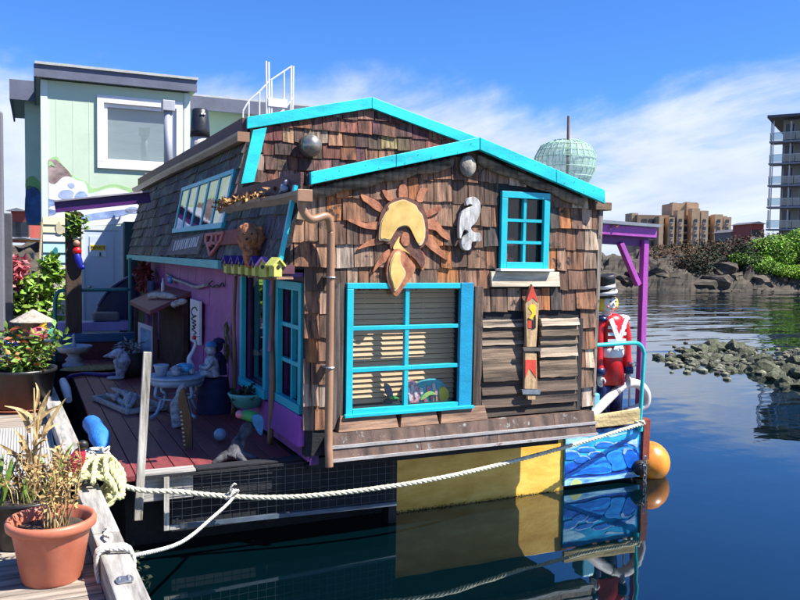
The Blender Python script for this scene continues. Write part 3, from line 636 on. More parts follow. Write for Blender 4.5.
# end cap of the gutter and the tan downspout
MB().box(gl.x - .165, gl.x - .04, 6.055, 6.08, gl.z - .25, gl.z - .155).build('gutter_end', PIPE, g1, bevel=.004)
pa = [V((gl.x - .10, 6.14, gl.z - .22)), V((gl.x - .10, 6.14, gl.z - .30)), V((gl.x - .02, 6.15, gl.z - .385)), V((2.27, 6.20, 2.80)), V((2.315, 6.225, 2.70)), V((2.32, 6.23, 2.55)), V((2.32, 6.23, 1.6)), V((2.315, 6.22, 1.0)), V((2.31, 6.19, .82)), V((2.31, 6.18, .72))]
dsp = MB().tube(smooth_path(pa, 6), .034, 12).build('downspout', PIPE, HB, smooth=True)
for z in (1.55, 2.3): MB().tube([(2.32 + .042 * math.cos(a), 6.23 + .042 * math.sin(a), z) for a in [i * math.pi / 6 for i in range(13)]], .007, 5).box(2.285, 2.355, 6.27, YF, z - .008, z + .008).build('pipe_strap', STEEL, dsp)
# dead leaves lying in the gutter
LEAFD = mat('dead_leaf', (.28, .11, .035), .8, .35, (9, 9, 9), 0, col2=(.38, .2, .08), island=.5)
mb = MB(); rs = random.Random(6)
for i in range(520):
    y = rs.choice((rs.uniform(6.9, 8.9), rs.gauss(8.6, .22))); leaves(mb, (gl.x - .12 + rs.uniform(-.06, .04), y, gl.z - .155 + rs.uniform(-.02, .045)), (.02, .03, .02), 1, .034, rs)
stuff(mb.build('dead_leaves', LEAFD, g1, fix=False))
# right-hand eave: gutter end and roof beam sticking out
MB().box(gr.x - .05, gr.x + .16, 6.30, 6.42, gr.z - .19, gr.z - .11).build('beam_end', mat('beam_end_wood', (.16, .10, .06), .8, .3, (4, 20, 20), .3), HB, bevel=.006)
MB().box(gr.x + .0, gr.x + .12, 6.46, 11.8, gr.z - .16, gr.z - .07).build('gutter', GUTT, HB)
# --- upper house: gable wall, roof, barge boards, corner board
ul, up_, ur = onY(249, 117, Y2), onY(372, 97, Y2), None
ur = V((2 * up_.x - ul.x, Y2, ul.z))
def ugable(x): return ul.z + (up_.z - ul.z) * (x - ul.x) / (up_.x - ul.x) if x < up_.x else up_.z + (ur.z - up_.z) * (x - up_.x) / (ur.x - up_.x)
utop = lambda x: ugable(x) - .1
utop.br = [up_.x]
FU = Frame((0, Y2 + .06, 0), (1, 0, 0), (0, 0, 1), (0, -1, 0))
uw = wall(FU, ul.x + .12, ur.x - .12, 2.6, utop, [], .1).build('upper_wall', DARKX, HB)
PALU = [(.16, .07, .045), (.12, .055, .04), (.20, .10, .06), (.09, .05, .04), (.24, .14, .09), (.30, .20, .14)]
shingles(FU, ul.x + .02, 4.95, 3.08, 4.3, .155, [], utop, uw, SHING, lambda u, v, r_: tuple(x * 1.55 * r_.uniform(.75, 1.25) for x in r_.choices(PALU, [4, 4, 3, 3, 1.4, .7])[0]), (.10, .22), rnd=random.Random(31), left=lambda v: ul.x + .06 - (3.9 - v) * .17)
slab((ul.x - .0, ul.z - .015), (up_.x - .002, up_.z - .015), Y2 + .045, 16.7, .085).build('upper_roof', ROOF, HB)
slab((up_.x + .002, up_.z - .015), (ur.x, ur.z - .015), Y2 + .045, 16.7, .085).build('upper_roof', ROOF, HB)
MB().prism([(ul.x - .02, Y2, ul.z), (up_.x, Y2, up_.z), (up_.x, Y2, up_.z - .125), (ul.x - .02, Y2, ul.z - .125)], (0, .045, 0)).build('barge_board', TURQ, HB, bevel=.004)
MB().prism([(up_.x + .003, Y2 - .002, up_.z), (ur.x, Y2 - .002, ur.z), (ur.x, Y2 - .002, ur.z - .125), (up_.x + .003, Y2 - .002, up_.z - .125)], (0, .046, 0)).build('barge_board', TURQ, HB, bevel=.004)
poly([(253, 130), (267, 127.5), (254, 182), (241, 184)], Y2 - .0, .05).build('corner_board', TURQ, HB, bevel=.003)
MB().box(ul.x - .06, ul.x - .001, Y2 + .047, 16.75, ul.z - .175, ul.z - .003).build('fascia', FASC, HB, bevel=.004)
gutter(ul.x - .03, Y2 - .12, 16.9, ul.z - .185).build('gutter', GUTT, HB)
MB().box(ul.x - .155, ul.x - .03, Y2 - .145, Y2 - .12, ul.z - .28, ul.z - .18).build('gutter_end', PIPE, HB)
# --- mansard side, flaring out towards its foot
XM, SLP = 1.92, .20
MN = Frame((XM, 0, 2.4), (0, 1, 0), (SLP, 0, 1), (-1, 0, SLP))
SKY = (8.62, 11.6, .40, .93)
ms = MB()
for u0, u1, v1 in ((6.30, Y2, .60), (Y2 + .002, 16.4, 1.28)): ms.hexa([MN.p(u0, 0, 0), MN.p(u1, 0, 0), MN.p(u1, 0, -.05), MN.p(u0, 0, -.05), MN.p(u0, v1, 0), MN.p(u1, v1, 0), MN.p(u1, v1, -.05), MN.p(u0, v1, -.05)])
ms = ms.build('mansard_side', DARKX, HB)
PALM = [(.060, .062, .066), (.085, .088, .085), (.045, .046, .052), (.11, .11, .10), (.075, .065, .055)]
palm = lambda u, v, r_: tuple(x * 1.9 * r_.uniform(.8, 1.25) for x in r_.choice(PALM))
shingles(MN, 6.31, Y2 - .02, .01, .60, .205, [], lambda u: .60, ms, SHING, palm, (.22, .5), th=.02, rnd=random.Random(41))
shingles(MN, Y2 + .0, 16.38, .01, 1.25, .16, [(SKY[0] - .08, SKY[1] + .1, SKY[2] - .05, SKY[3] + .04), (Y2 - .1, 9.0, .0, .62)], lambda u: 1.26, ms, SHING, palm, (.24, .46), th=.02, rnd=random.Random(43))
shingles(MN, Y2 + .0, 9.0, .01, .50, .205, [(SKY[0] - .08, SKY[1] + .1, SKY[2] - .05, SKY[3] + .04)], lambda u: .62, ms, SHING, palm, (.22, .4), th=.02, rnd=random.Random(44))
MB().bar(MN.p(6.285, -.03, .02), MN.p(6.285, .64, .02), .05, .03, (1, 0, 0)).build('edge_trim', TURQB, HB)
# row of slanting panes
sk = MB()
def mbx(u0, u1, v0, v1, d0, d1): return [MN.p(u0, v0, d0), MN.p(u1, v0, d0), MN.p(u1, v0, d1), MN.p(u0, v0, d1), MN.p(u0, v1, d0), MN.p(u1, v1, d0), MN.p(u1, v1, d1), MN.p(u0, v1, d1)]
sk.hexa(mbx(SKY[0] - .05, SKY[1] + .05, SKY[3], SKY[3] + .05, 0, .04)); sk.hexa(mbx(SKY[0] - .05, SKY[1] + .05, SKY[2] - .06, SKY[2], 0, .05))
sk = sk.build('skylight_window', TURQB, HB)
for i in range(6):
    u = SKY[0] + (SKY[1] - SKY[0]) * i / 5; MB().hexa(mbx(u - .04, u + .04, SKY[2] + .001, SKY[3] - .001, .0, .035)).build('mullion', TURQB, sk)
    if i < 5: u1 = SKY[0] + (SKY[1] - SKY[0]) * (i + 1) / 5; MB().hexa(mbx(u + .041, u1 - .041, SKY[2], SKY[3], .02, .026)).build('pane', SKYGL, sk)
    if i < 5: MB().hexa(mbx(u + .041, u1 - .041, SKY[2], SKY[3], .003, .008)).build('backing', mat('skylight_blind', (.42, .44, .50), .6, .1), sk)
MB().box(XM - .04, XM + .10, 8.45, 16.45, 2.315, 2.405).build('band_trim', BAND, HB, bevel=.004)
MB().box(XM + .0, XM + .12, 6.32, 8.445, 2.325, 2.398).build('band_trim', mat('maroon_trim', (.12, .04, .06), .6, .2), HB)
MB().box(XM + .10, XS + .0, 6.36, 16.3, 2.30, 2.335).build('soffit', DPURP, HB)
# --- purple side wall with casement and tall glass
CAS = (6.56, 7.16, 1.19, 2.17); TAL = (7.66, 8.50, 1.14, 2.25)
sw = wall(SD, 6.36, 16.3, .70, lambda u: 2.32, [CAS, TAL], .08).build('side_wall', DPURP, HB)
rs = random.Random(17)
shingles(SD, 6.37, 16.2, .73, 2.3, .27, [(CAS[0] - .09, CAS[1] + .12, CAS[2] - .13, 3), (TAL[0] - .10, TAL[1] + .10, TAL[2] - .1, 3)], lambda u: 2.3, sw, PURP, lambda *a: (1, 1, 1), (.5, .9), th=.014, name='siding_board', jit=.003, rnd=rs)
def sbx(u0, u1, v0, v1, d0, d1): return [SD.p(u0, v0, d0), SD.p(u1, v0, d0), SD.p(u1, v0, d1), SD.p(u0, v0, d1), SD.p(u0, v1, d0), SD.p(u1, v1, d0), SD.p(u1, v1, d1), SD.p(u0, v1, d1)]
def side_window(nm, h, w_, cols, rows, open_=0):
    f = MB(); u0, u1, v0, v1 = h
    f.hexa(sbx(u0 - w_, u1 + w_, v1, v1 + w_, -.02, .05)); f.hexa(sbx(u0 - w_, u1 + w_, v0 - w_, v0, -.02, .06)); f.hexa(sbx(u0 - w_, u0, v0 + .001, v1 - .001, -.02, .05)); f.hexa(sbx(u1, u1 + w_, v0 + .001, v1 - .001, -.02, .05))
    f = f.build(nm, TURQB, HB, bevel=.003)
    for i in range(1, cols): u = u0 + (u1 - u0) * i / cols; MB().hexa(sbx(u - .018, u + .018, v0, v1, -.03, .01)).build('muntin', TURQB, f)
    for i in range(1, rows): v = v0 + (v1 - v0) * i / rows; MB().hexa(sbx(u0, u1, v - .018, v + .018, -.028, .012)).build('muntin', TURQB, f)
    MB().hexa(sbx(u0 + .001, u1 - .001, v0 + .001, v1 - .001, -.05, -.045)).build('pane', glass(nm + '_glass', (.5, .55, .58), 1.6), f)
    return f
c1 = side_window('casement_window', CAS, .075, 2, 3)
c2 = side_window('tall_window', TAL, .085, 1, 1)
MB().box(XS + .12, XS + .13, 6.5, 7.2, 1.15, 1.55).build('curtain', mat('white_curtain', (.65, .66, .68), .8, .15, (14, 14, 2), .2), c1)
# purple box apron under the casement
MB().hexa([(XS - .10, 6.39, .86), (XS - .001, 6.39, .86), (XS - .001, 7.3, .86), (XS - .10, 7.3, .86), (XS - .065, 6.39, 1.11), (XS - .001, 6.39, 1.11), (XS - .001, 7.3, 1.11), (XS - .065, 7.3, 1.11)]).build('apron', mat('bright_purple_panel', (.27, .05, .33), .55, .15, (2, 2, 2), .15), HB, bevel=.004)
# right wall, back wall, inner floor; wall foot and floor cut back for sun on the hull
MB().hexa([(XR - .06, YF + .0, 1.45), (XR - .001, YF + .0, 1.45), (XR - .001, 15.9, .7), (XR - .06, 15.9, .7), (XR - .06, YF + .0, 3.02), (XR - .001, YF + .0, 3.02), (XR - .001, 15.9, 3.02), (XR - .06, 15.9, 3.02)]).build('right_wall', SHING, HB, color=(.3, .25, .2))
MB().box(2.2, 5.1, 16.25, 16.32, .7, 4.0).build('back_wall', SHING, HB, color=(.3, .25, .2))
MB().box(2.3, 5.1, 7.4, 7.45, .75, 3.2).build('partition', DARKIN, HB)
MB().box(2.3, 4.78, YF + .105, 7.4, .757, .79).build('inner_floor', DARKIN, HB)
# --- weathered corner trims at the right
MB().hexa([(XR - .005, YF - .02, 1.0), (XR + .02, YF - .02, 1.0), (XR + .02, YF + .12, 1.0), (XR - .005, YF + .12, 1.0), (XR - .005, YF - .02, 3.0), (XR + .05, YF - .02, 3.0), (XR + .05, YF + .12, 3.0), (XR - .005, YF + .12, 3.0)]).build('corner_board', SHING, HB, color=(.45, .37, .30))
MB().bar((XR + .03, YF + .04, 2.92), (XR + .10, YF + .14, 2.35), .09, .03, (1, 0, 0)).build('corner_brace', SHING, HB, color=(.6, .5, .42))
# --- hull
YH = 6.91
hy = MB().box(3.22, 5.25, 6.88, 6.93, -.25, .66).build('hull_panel', YELH, HB, bevel=.004)
MB().box(.78, 6.30, 6.945, 16.5, -.4, .58).build('hull', BLACK, HB)
MB().box(2.2, 4.78, YF + .02, 16.3, .66, .755).build('floor_beam', DARKX, HB)
al = MB(); ra = random.Random(14)
for i in range(700): leaves(al, (ra.uniform(3.22, 5.2), 6.874, abs(ra.gauss(0, .010))), (.010, .003, .004), 1, .009, ra)
stuff(al.build('waterline_weed', mat('olive_weed', (.06, .075, .018), .9, .3, (9, 9, 9), 0, island=.4), HB, fix=False))
MB().box(3.07, 3.15, 6.63, 6.79, -.1, .70).build('hull_post', BLACK, HB)
# painted blue panel with waves and a resting figure
PB = Frame((0, YH - .06, 0), (1, 0, 0), (0, 0, 1), (0, -1, 0))
BLUEA = mat('painted_sea_blue', (.004, .045, .36), .3, .3, (2.2, 3, 7), .03, 40, col2=(.03, .42, .85), det=7)
pan = MB().box(5.235, 6.28, YH - .06, YH - .035, .05, .63).build('painted_panel', BLUEA, HB)
def decal(pts, m, nm, d=.003, par=pan, k=3):
    q = [onY(px, py, YH - .06 - d) for px, py in closed_smooth(pts, k)]; q = [V((min(6.275, max(5.24, p.x)), p.y, min(.625, max(.055, p.z)))) for p in q]; return MB().prism(q, (0, d * .8, 0)).build(nm, m, par)
cv = lambda pts: [(555 + a / 6, 400 + b / 6) for a, b in pts]
B1 = mat('figure_blue', (.006, .16, .62), .35, .2, (4, 4, 9), 0, col2=(.02, .28, .80)); B2 = mat('pale_wave_lilac', (.06, .20, .62), .35, .2, (9, 9, 18), 0, col2=(.42, .60, .90)); B3 = mat('deep_wave_violet', (.010, .015, .22), .35, .3, (5, 5, 12), 0, col2=(.03, .10, .5)); B4 = mat('pale_surf', (.02, .22, .70), .35, .25, (3, 3, 16), 0, col2=(.40, .68, .88)); B5 = mat('yellow_glow_paint', (.55, .65, .25), .35, .2, (4, 4, 4), 0)
decal(cv([(45, 465), (170, 440), (300, 448), (420, 435), (490, 425), (487, 462), (300, 490), (45, 520)]), B4, 'painted_surf', .003)
decal(cv([(90, 515), (110, 480), (140, 478), (165, 500), (130, 512)]), B5, 'painted_glow', .006)
def cloud(x, y, w_, h, k, top, base, d):
    """scalloped painted cloud: pale crest with a darker body just below it"""
    lob = [(x - w_ / 2, y + h * .3)] + [(x - w_ / 2 + w_ * (i + .5) / k, y - h * (.35 + .65 * math.sin(math.pi * (i + .7) / (k + .4)))) for i in range(k)] + [(x + w_ / 2, y + h * .2), (x + w_ * .2, y + h * .55), (x - w_ * .25, y + h * .6)]
    decal(cv(lob), top, 'painted_crest', d, k=4); decal(cv([(a * .94 + x * .06 + 3, b + h * .34) for a, b in lob]), base, 'painted_cloud', d + .002, k=4)
B6 = mat('mid_sea_blue', (.008, .08, .46), .35, .25, (5, 5, 12), 0, col2=(.02, .20, .66))
decal(cv([(45, 240), (200, 225), (160, 270), (90, 300), (46, 300)]), B4, 'painted_sky_streak', .003)
decal(cv([(320, 215), (400, 198), (440, 196), (390, 212), (340, 224)]), B4, 'painted_sky_streak', .003)
decal(cv([(46, 400), (120, 372), (200, 360), (300, 330), (420, 300), (490, 300), (490, 425), (46, 470)]), mat('deep_sea_blue', (.004, .02, .24), .35, .3, (4, 4, 10), 0, col2=(.008, .10, .5)), 'painted_deep', .0035)
for x, y, w_, h, k in ((95, 330, 110, 30, 5), (165, 356, 96, 24, 4), (250, 326, 100, 20, 5), (190, 296, 110, 16, 5), (300, 268, 120, 20, 5), (400, 262, 90, 12, 4)): cloud(x, y, w_, h, k, B2, B6 if x != 85 else B3, .006)
decal(cv([(430, 255), (470, 240), (494, 232), (494, 285), (465, 268)]), B2, 'painted_star', .007)
legs = [(50, 455), (120, 425), (190, 375), (250, 348), (305, 345), (330, 385), (345, 410), (320, 432), (240, 440), (180, 438), (120, 448), (60, 462)]
tors = [(310, 345), (325, 315), (370, 303), (410, 312), (420, 350), (425, 400), (380, 415), (340, 415), (340, 380)]
head = [(410, 320), (430, 292), (460, 292), (475, 315), (492, 330), (480, 395), (440, 400), (420, 360)]
RIM = mat('figure_rim_blue', (.05, .32, .80), .35, .15, (6, 6, 9), 0); FD = mat('figure_blue_dark', (.004, .07, .42), .35, .2, (4, 4, 9), 0, col2=(.006, .14, .58))
for i, (pts, m_, nm, dy) in enumerate(((legs, B1, 'painted_legs', 6), (tors, B1, 'painted_torso', 7), (head, FD, 'painted_head', 6))):
    decal(cv(pts), RIM, nm + '_edge', .010 + i * .004); decal(cv([(a + 2, b + dy) for a, b in pts]), m_, nm, .0115 + i * .004)
decal(cv([(120, 440), (200, 410), (290, 400), (335, 418), (300, 434), (220, 440)]), FD, 'painted_leg_shade', .0125)
decal(cv([(408, 318), (418, 295), (445, 288), (470, 300), (455, 298), (432, 303), (420, 325)]), B2, 'painted_hair_edge', .024)
decal(cv([(240, 380), (300, 360), (345, 378), (342, 386), (300, 372), (244, 388)]), FD, 'painted_fold', .0135)
# weathered pale board over the panel, rust red corner post
MB().hexa([(5.23, YH - .10, .655), (6.22, YH - .10, .665), (6.22, YH - .062, .665), (5.23, YH - .062, .655), (5.23, YH - .10, .78), (6.22, YH - .10, .83), (6.22, YH - .062, .83), (5.23, YH - .062, .78)]).build('edge_board', mat('yellow_pine_board', (.36, .26, .11), .75, .3, (2.2, 18, 18), .4, col2=(.52, .40, .2)), HB, bevel=.005)
MB().box(6.285, 6.385, YH - .09, YH + .02, .24, .70).build('corner_post', mat('rust_red_paint', (.19, .035, .02), .6, .25, (9, 9, 9), .2), HB, bevel=.005)
rd = MB().box(5.18, 6.28, YH + .03, 11.5, .632, .69).build('side_deck', DECKP, HB)
# --- porch on the right: roof, beam, post, brace
YP = 7.30
pt = onY(644.5, 243, YP); pb = onY(637.5, 425, YP)
MB().bar((pb.x + .02, YP, .69), (pt.x, YP, pt.z + .03), .075, .075, (0, 1, 0)).build('porch_post', PORCH, HB, bevel=.004)
q0, q1 = onY(598, 229, YP - .05), onY(655.5, 233, YP - .05)
MB().bar(q0, q1, .05, .115).build('porch_beam', PORCH, HB, bevel=.004)
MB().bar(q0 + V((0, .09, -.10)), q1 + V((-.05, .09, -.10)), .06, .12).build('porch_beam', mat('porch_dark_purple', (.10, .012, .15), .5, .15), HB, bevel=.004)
b0, b1 = onY(620, 243, YP), onY(638, 285, YP); MB().bar(b0, b1, .06, .07, (0, 1, 0)).build('porch_brace', PORCH, HB, bevel=.004)
MB().hexa([V((5.1, YP - .12, q0.z + .085)), V((q1.x + .02, YP - .12, q1.z + .065)), V((q1.x + .02, 11, q1.z + .065)), V((5.1, 11, q0.z + .085)), V((5.1, YP - .12, q0.z + .125)), V((q1.x + .02, YP - .12, q1.z + .10)), V((q1.x + .02, 11, q1.z + .10)), V((5.1, 11, q0.z + .125))]).build('porch_roof', mat('porch_roof_sheet', (.20, .22, .25), .45, .15), HB)
MB().bar((pt.x + .03, 10.9, .69), (pt.x + .03, 10.9, q1.z + .06), .075, .075, (0, 1, 0)).build('porch_post', PORCH, HB)
hk = onY(614, 227, YP - .09); MB().tube(smooth_path([hk + V((-.06, 0, -.03)), hk + V((-.02, -.01, .03)), hk + V((.02, -.02, .0)), hk + V((.05, -.02, .03)), hk + V((.05, -.01, .055))]), .006, 6).build('rusty_hook', mat('rust', (.22, .08, .03), .8, .3), HB)
# --- teal hand rail
YR = 6.83
rl = [onY(588, 345, YR), onY(600, 345, YR), onY(632, 343, YR), onY(640, 345, YR), onY(643.5, 352, YR), onY(643.5, 360, YR), onY(641.5, 395, YR), onY(640, 422, YR)]
rl[0].x = XR - .01; MB().tube(smooth_path(rl, 6), .023, 10).build('hand_rail', TEAL, HB, smooth=True)
MB().tube([rl[-1] + V((0, 0, -.1)), rl[-1] + V((0, 0, .02))], .035, 10).build('rail_foot', TEAL, HB)
# --- deck on the left side
rs = random.Random(12); x = .66
dk = MB().box(.70, 2.2, 6.62, 13.9, .58, .648).build('deck', BLACK, HB)
while x < 2.18:
    b = min(x + .165, 2.19); y = 6.60
    while y < 13.9:
        y1 = min(13.9, y + rs.uniform(2.2, 4.2)); y1 = 13.9 if 13.9 - y1 < .6 else y1
        MB().box(x, b - .008, y, y1 - .006, .65, .695 + rs.uniform(-.003, .003)).build('deck_plank', DECKP, dk, bevel=.003); y = y1
    x = b
MB().box(.84, 1.255, 6.50, 6.56, .50, .715).build('front_board', GREYX, HB, bevel=.005)
MB().box(1.26, 2.36, 6.51, 6.56, .47, .71).build('front_board', DARKX, HB, bevel=.005)  # same grey board where shadow falls, the shade put into its colour
MB().box(.86, 1.27, 6.47, 6.60, .7165, .738).build('cap_board', GREYX, HB, bevel=.004)
MB().box(1.275, 2.36, 6.47, 6.60, .7165, .735).build('cap_board', DARKX, HB, bevel=.004)  # shadowed run of the grey cap, painted dark
# wire mesh in front of the dark hull; cottage shadow put into mesh, rail and skirt colours
gt = MB().box(1.015, 1.055, 6.44, 6.47, .27, .70).box(1.06, 1.2, 6.44, 6.47, .27, .305)
gt = gt.build('mesh_gate', GREYZ, HB)
wr = MB()
for i in range(26):
    x = 1.08 + i * .078; wr.tube([(x, 6.452, .27 if x < 1.2 else .29 - (x - 1.2) * .02), (x, 6.452, .70)], .0019, 4)
for i in range(7):
    z = .31 + i * .062; wr.tube([(1.04, 6.452, z), (3.05, 6.452, z - .03)], .0019, 4)
stuff(wr.build('wire_mesh', WIRE, HB))
MB().bar((1.2, 6.45, .29), (3.06, 6.45, .245), .03, .035).build('mesh_rail', mat('blue_grey_rail', (.06, .085, .12), .7, .3), HB)
MB().bar((.85, 6.47, .70), (3.06, 6.44, .71), .02, .02).build('mesh_rail', DARKX, HB)
MB().box(1.1, 3.06, 6.60, 6.64, .2, .64).build('hull_skirt', NAVY, HB)
# --- pergola at the far end of the deck
pg = onZ(74, 357, .70); YG = pg.y
pz = onY(74, 213, YG).z
MB().bar((pg.x, YG, .70), (pg.x, YG, pz + .02), .24, .24, (0, 1, 0)).build('pergola_post', mat('dark_post_wood', (.055, .032, .022), .8, .35, (16, 16, 1.5), .4), HB, bevel=.01)
a, b = onY(55, 207.5, YG - .1), onY(150, 197.5, YG - .1)
MB().bar(a, b, .06, .17).build('pergola_beam', DPURP, HB, bevel=.005)
MB().bar(a + V((-.02, -.02, .10)), b + V((0, -.02, .10)), .14, .025).build('pergola_cap', mat('grey_cap', (.25, .23, .27), .6, .15), HB)
# blue beam and red end panel closing the deck
MB().box(.55, 2.1, 13.95, 14.1, .98, 1.12).build('end_beam', mat('blue_beam_paint', (.015, .07, .16), .5, .2), HB, bevel=.006)
MB().box(.6, 2.15, 14.0, 14.05, .62, .978).build('end_panel', mat('dark_red_panel', (.085, .012, .012), .6, .3), HB)
# bare poles against the side wall
POLE = mat('bare_pole_wood', (.13, .070, .038), .75, .35, (14, 14, 1.6), .4, col2=(.24, .14, .075), rnd=True)
for (x0, y0), (x1, y1), r0 in (((236, 276), (233, 428), .024), ((275, 276), (270, 458), .030)):
    a, b = onX(x0, y0, XS - .05), onX(x1, y1, XS - .09); b.z = .70
    MB().tube(smooth_path([a, a.lerp(b, .3) + V((-.008, .02, 0)), a.lerp(b, .65) + V((.006, -.015, 0)), b], 5), [r0 * .8] * 8 + [r0] * 8, 8).build('wall_pole', POLE, HB, smooth=True)
# little awning over a wall niche
AW0, AW1 = onX(139, 306, 1.75), onX(183, 296, 1.95)
aw = MB().hexa([V((1.62, 11.5, 1.60)), V((2.19, 11.5, 1.86)), V((2.19, 13.8, 1.86)), V((1.62, 13.8, 1.60)), V((1.62, 11.5, 1.66)), V((2.19, 11.5, 1.92)), V((2.19, 13.8, 1.92)), V((1.62, 13.8, 1.66))])
aw.build('awning', mat('maroon_awning', (.17, .035, .05), .6, .2, (4, 4, 4), .2), HB, bevel=.006)
for y in (11.6, 13.6): MB().box(1.68, 1.74, y, y + .06, .70, 1.62).build('awning_post', mat('awning_post', (.06, .03, .025), .7, .3), HB)
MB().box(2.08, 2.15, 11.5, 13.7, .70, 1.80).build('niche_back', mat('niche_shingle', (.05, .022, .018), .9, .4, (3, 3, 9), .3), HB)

# ================================================================== ORNAMENTS ON THE COTTAGE
so = T('sun_ornament', 'carved wooden sun and moon with wavy copper rays over the big window', 'wall ornament', onY(403, 235, YF - .05))
RAY = mat('copper_red_ray', (.30, .095, .045), .6, .3, (12, 12, 6), .25, col2=(.42, .17, .08), rnd=True); CREAM = mat('cream_sun_face', (.60, .37, .085), .5, .22, (5, 5, 5), .02, col2=(.66, .46, .15)); BRDR = mat('sun_brown_border', (.115, .045, .030), .6, .3, (14, 14, 14), .3); EDGE = mat('sun_pale_edge', (.62, .45, .24), .55, .15)
sc5 = lambda pts: [(340 + a / 5, 180 + b / 5) for a, b in pts]
YO = YF - .05
for pts in ([(105, 70), (150, 88), (200, 115), (215, 160), (180, 150), (140, 118), (115, 100)], [(212, 52), (240, 58), (268, 98), (238, 100)], [(298, 30), (333, 30), (335, 95), (298, 95)], [(400, 45), (440, 42), (424, 72), (412, 110), (382, 100)], [(425, 160), (500, 130), (502, 152), (430, 190)], [(430, 200), (480, 198), (512, 240), (546, 272), (545, 302), (508, 282), (478, 252), (430, 240)], [(425, 285), (470, 302), (540, 398), (512, 388), (430, 325)], [(40, 202), (70, 194), (130, 215), (200, 208), (205, 245), (130, 242), (80, 222)], [(90, 346), (140, 308), (205, 285), (215, 318), (140, 332)], [(365, 330), (420, 365), (430, 410), (414, 452), (394, 410)], [(165, 462), (190, 400), (245, 345), (270, 360), (238, 402), (195, 432)]):
    poly(closed_smooth(sc5(pts), 3), YO + .012, .02).build('ray', RAY, so)
disc = [(182, 302), (190, 250), (196, 200), (215, 145), (258, 103), (318, 84), (385, 108), (430, 165), (442, 240), (440, 300), (402, 342), (376, 292), (352, 250), (320, 240), (285, 262), (255, 318), (215, 312)]
poly(closed_smooth(sc5(disc), 3), YO, .035).build('sun_disc', BRDR, so)
face = [(195, 296), (203, 215), (225, 170), (238, 150), (250, 122), (312, 98), (345, 108), (380, 126), (392, 150), (414, 178), (427, 240), (422, 302), (398, 328), (372, 280), (350, 240), (325, 230), (285, 246), (248, 303), (216, 300)]
poly(closed_smooth(sc5(face), 3), YO - .012, .013).build('sun_face', EDGE, so)
cx_, cy_ = 312, 200; poly(closed_smooth(sc5([(cx_ + (a - cx_) * .93, cy_ + (b - cy_) * .93 - 2) for a, b in face]), 3), YO - .019, .008).build('sun_face', CREAM, so)
poly(closed_smooth(sc5([(250, 322), (282, 266), (330, 240), (372, 288), (424, 395), (410, 440), (380, 400), (345, 375), (300, 365), (262, 350)]), 3), YO + .005, .03).build('moon_body', BRDR, so)
poly(closed_smooth(sc5([(300, 282), (296, 312), (322, 344), (352, 372), (318, 354), (268, 346), (276, 316)]), 3), YO - .006, .012).build('crescent', CREAM, so)
poly(closed_smooth(sc5([(318, 262), (344, 270), (346, 320), (322, 330), (305, 300)]), 3), YO - .004, .01).build('moon_cheek', RAY, so)
poly(closed_smooth(sc5([(272, 348), (242, 400), (233, 470), (252, 540), (280, 582), (312, 548), (345, 500), (378, 440), (350, 396), (312, 352)]), 3), YO - .01, .035).build('teardrop', RAY, so)
drop = [(276, 362), (253, 410), (247, 470), (262, 520), (276, 556), (312, 508), (330, 462), (306, 420), (302, 388), (302, 358)]
poly(closed_smooth(sc5(drop), 3), YO - .02, .012).build('teardrop_face', EDGE, so)
poly(closed_smooth(sc5([(284 + (a - 284) * .82, 460 + (b - 460) * .88) for a, b in drop]), 3), YO - .027, .008).build('teardrop_face', CREAM, so)
sh = [(630, 112), (645, 90), (675, 85), (700, 110), (702, 160), (682, 210), (655, 238), (672, 262), (702, 266), (706, 306), (662, 310), (655, 345), (625, 351), (608, 326), (612, 292), (642, 262), (622, 250), (604, 292), (597, 280), (598, 222), (606, 170), (632, 142), (662, 130), (650, 120), (636, 128)]
tag(poly(closed_smooth(sc5(sh), 3), YF - .075, .045).build('seahorse_carving', mat('silver_driftwood', (.24, .23, .22), .75, .35, (22, 22, 5), .25, col2=(.50, .49, .47), grain=.3, wear=(.14, .13, .12), wsc=12, wth=.62), bevel=.008), 'pale grey carved wooden seahorse beside the sun ornament', 'wall ornament')
# old ski nailed upright
sk_ = T('wooden_ski', 'old wooden ski with red tip nailed upright on the slab siding', 'ski', onY(531, 340, YF - .09))
SKW = mat('ski_wood', (.36, .22, .10), .55, .25, (22, 22, 2), .25, col2=(.50, .34, .18)); SKR = mat('ski_red', (.58, .055, .03), .5, .2, (9, 9, 3), .15)
ss = lambda pts: [(515 + a / 5, 280 + b / 5) for a, b in pts]
YS = YF - .10
poly(ss([(52, 122), (60, 95), (86, 20), (112, 95), (120, 122), (106, 335), (60, 335)]), YS, .035).build('blade', SKW, sk_, bevel=.003)
poly(ss([(57, 112), (62, 92), (86, 24), (110, 92), (115, 112), (90, 88)]), YS - .004, .005).build('red_tip', SKR, sk_)
poly(ss([(50, 365), (108, 365), (112, 545), (48, 545)]), YS, .035).build('tail', SKW, sk_, bevel=.003)
poly(ss([(52, 400), (106, 400), (106, 490), (72, 440), (52, 490)]), YS - .004, .005).build('red_chevron', SKR, sk_)
poly(ss([(64, 578), (104, 578), (102, 598), (66, 598)]), YS, .035).build('stub', SKW, sk_)
poly(ss([(40, 337), (132, 340), (130, 356), (45, 354)]), YS - .012, .02).build('strap', mat('grey_strap', (.10, .085, .075), .7, .3), sk_); poly(ss([(35, 548), (130, 548), (125, 572), (40, 572)]), YS - .008, .02).build('bracket', STEEL, sk_)
YEL = mat('yellow_print', (.75, .52, .02), .5, .08); INK = mat('black_print', (.012, .012, .014), .5, .2)
poly(closed_smooth(ss([(70, 140), (84, 122), (104, 130), (102, 165), (108, 195), (92, 185), (80, 205), (72, 190), (86, 165)]), 3), YS - .004, .005).build('yellow_figure', YEL, sk_)
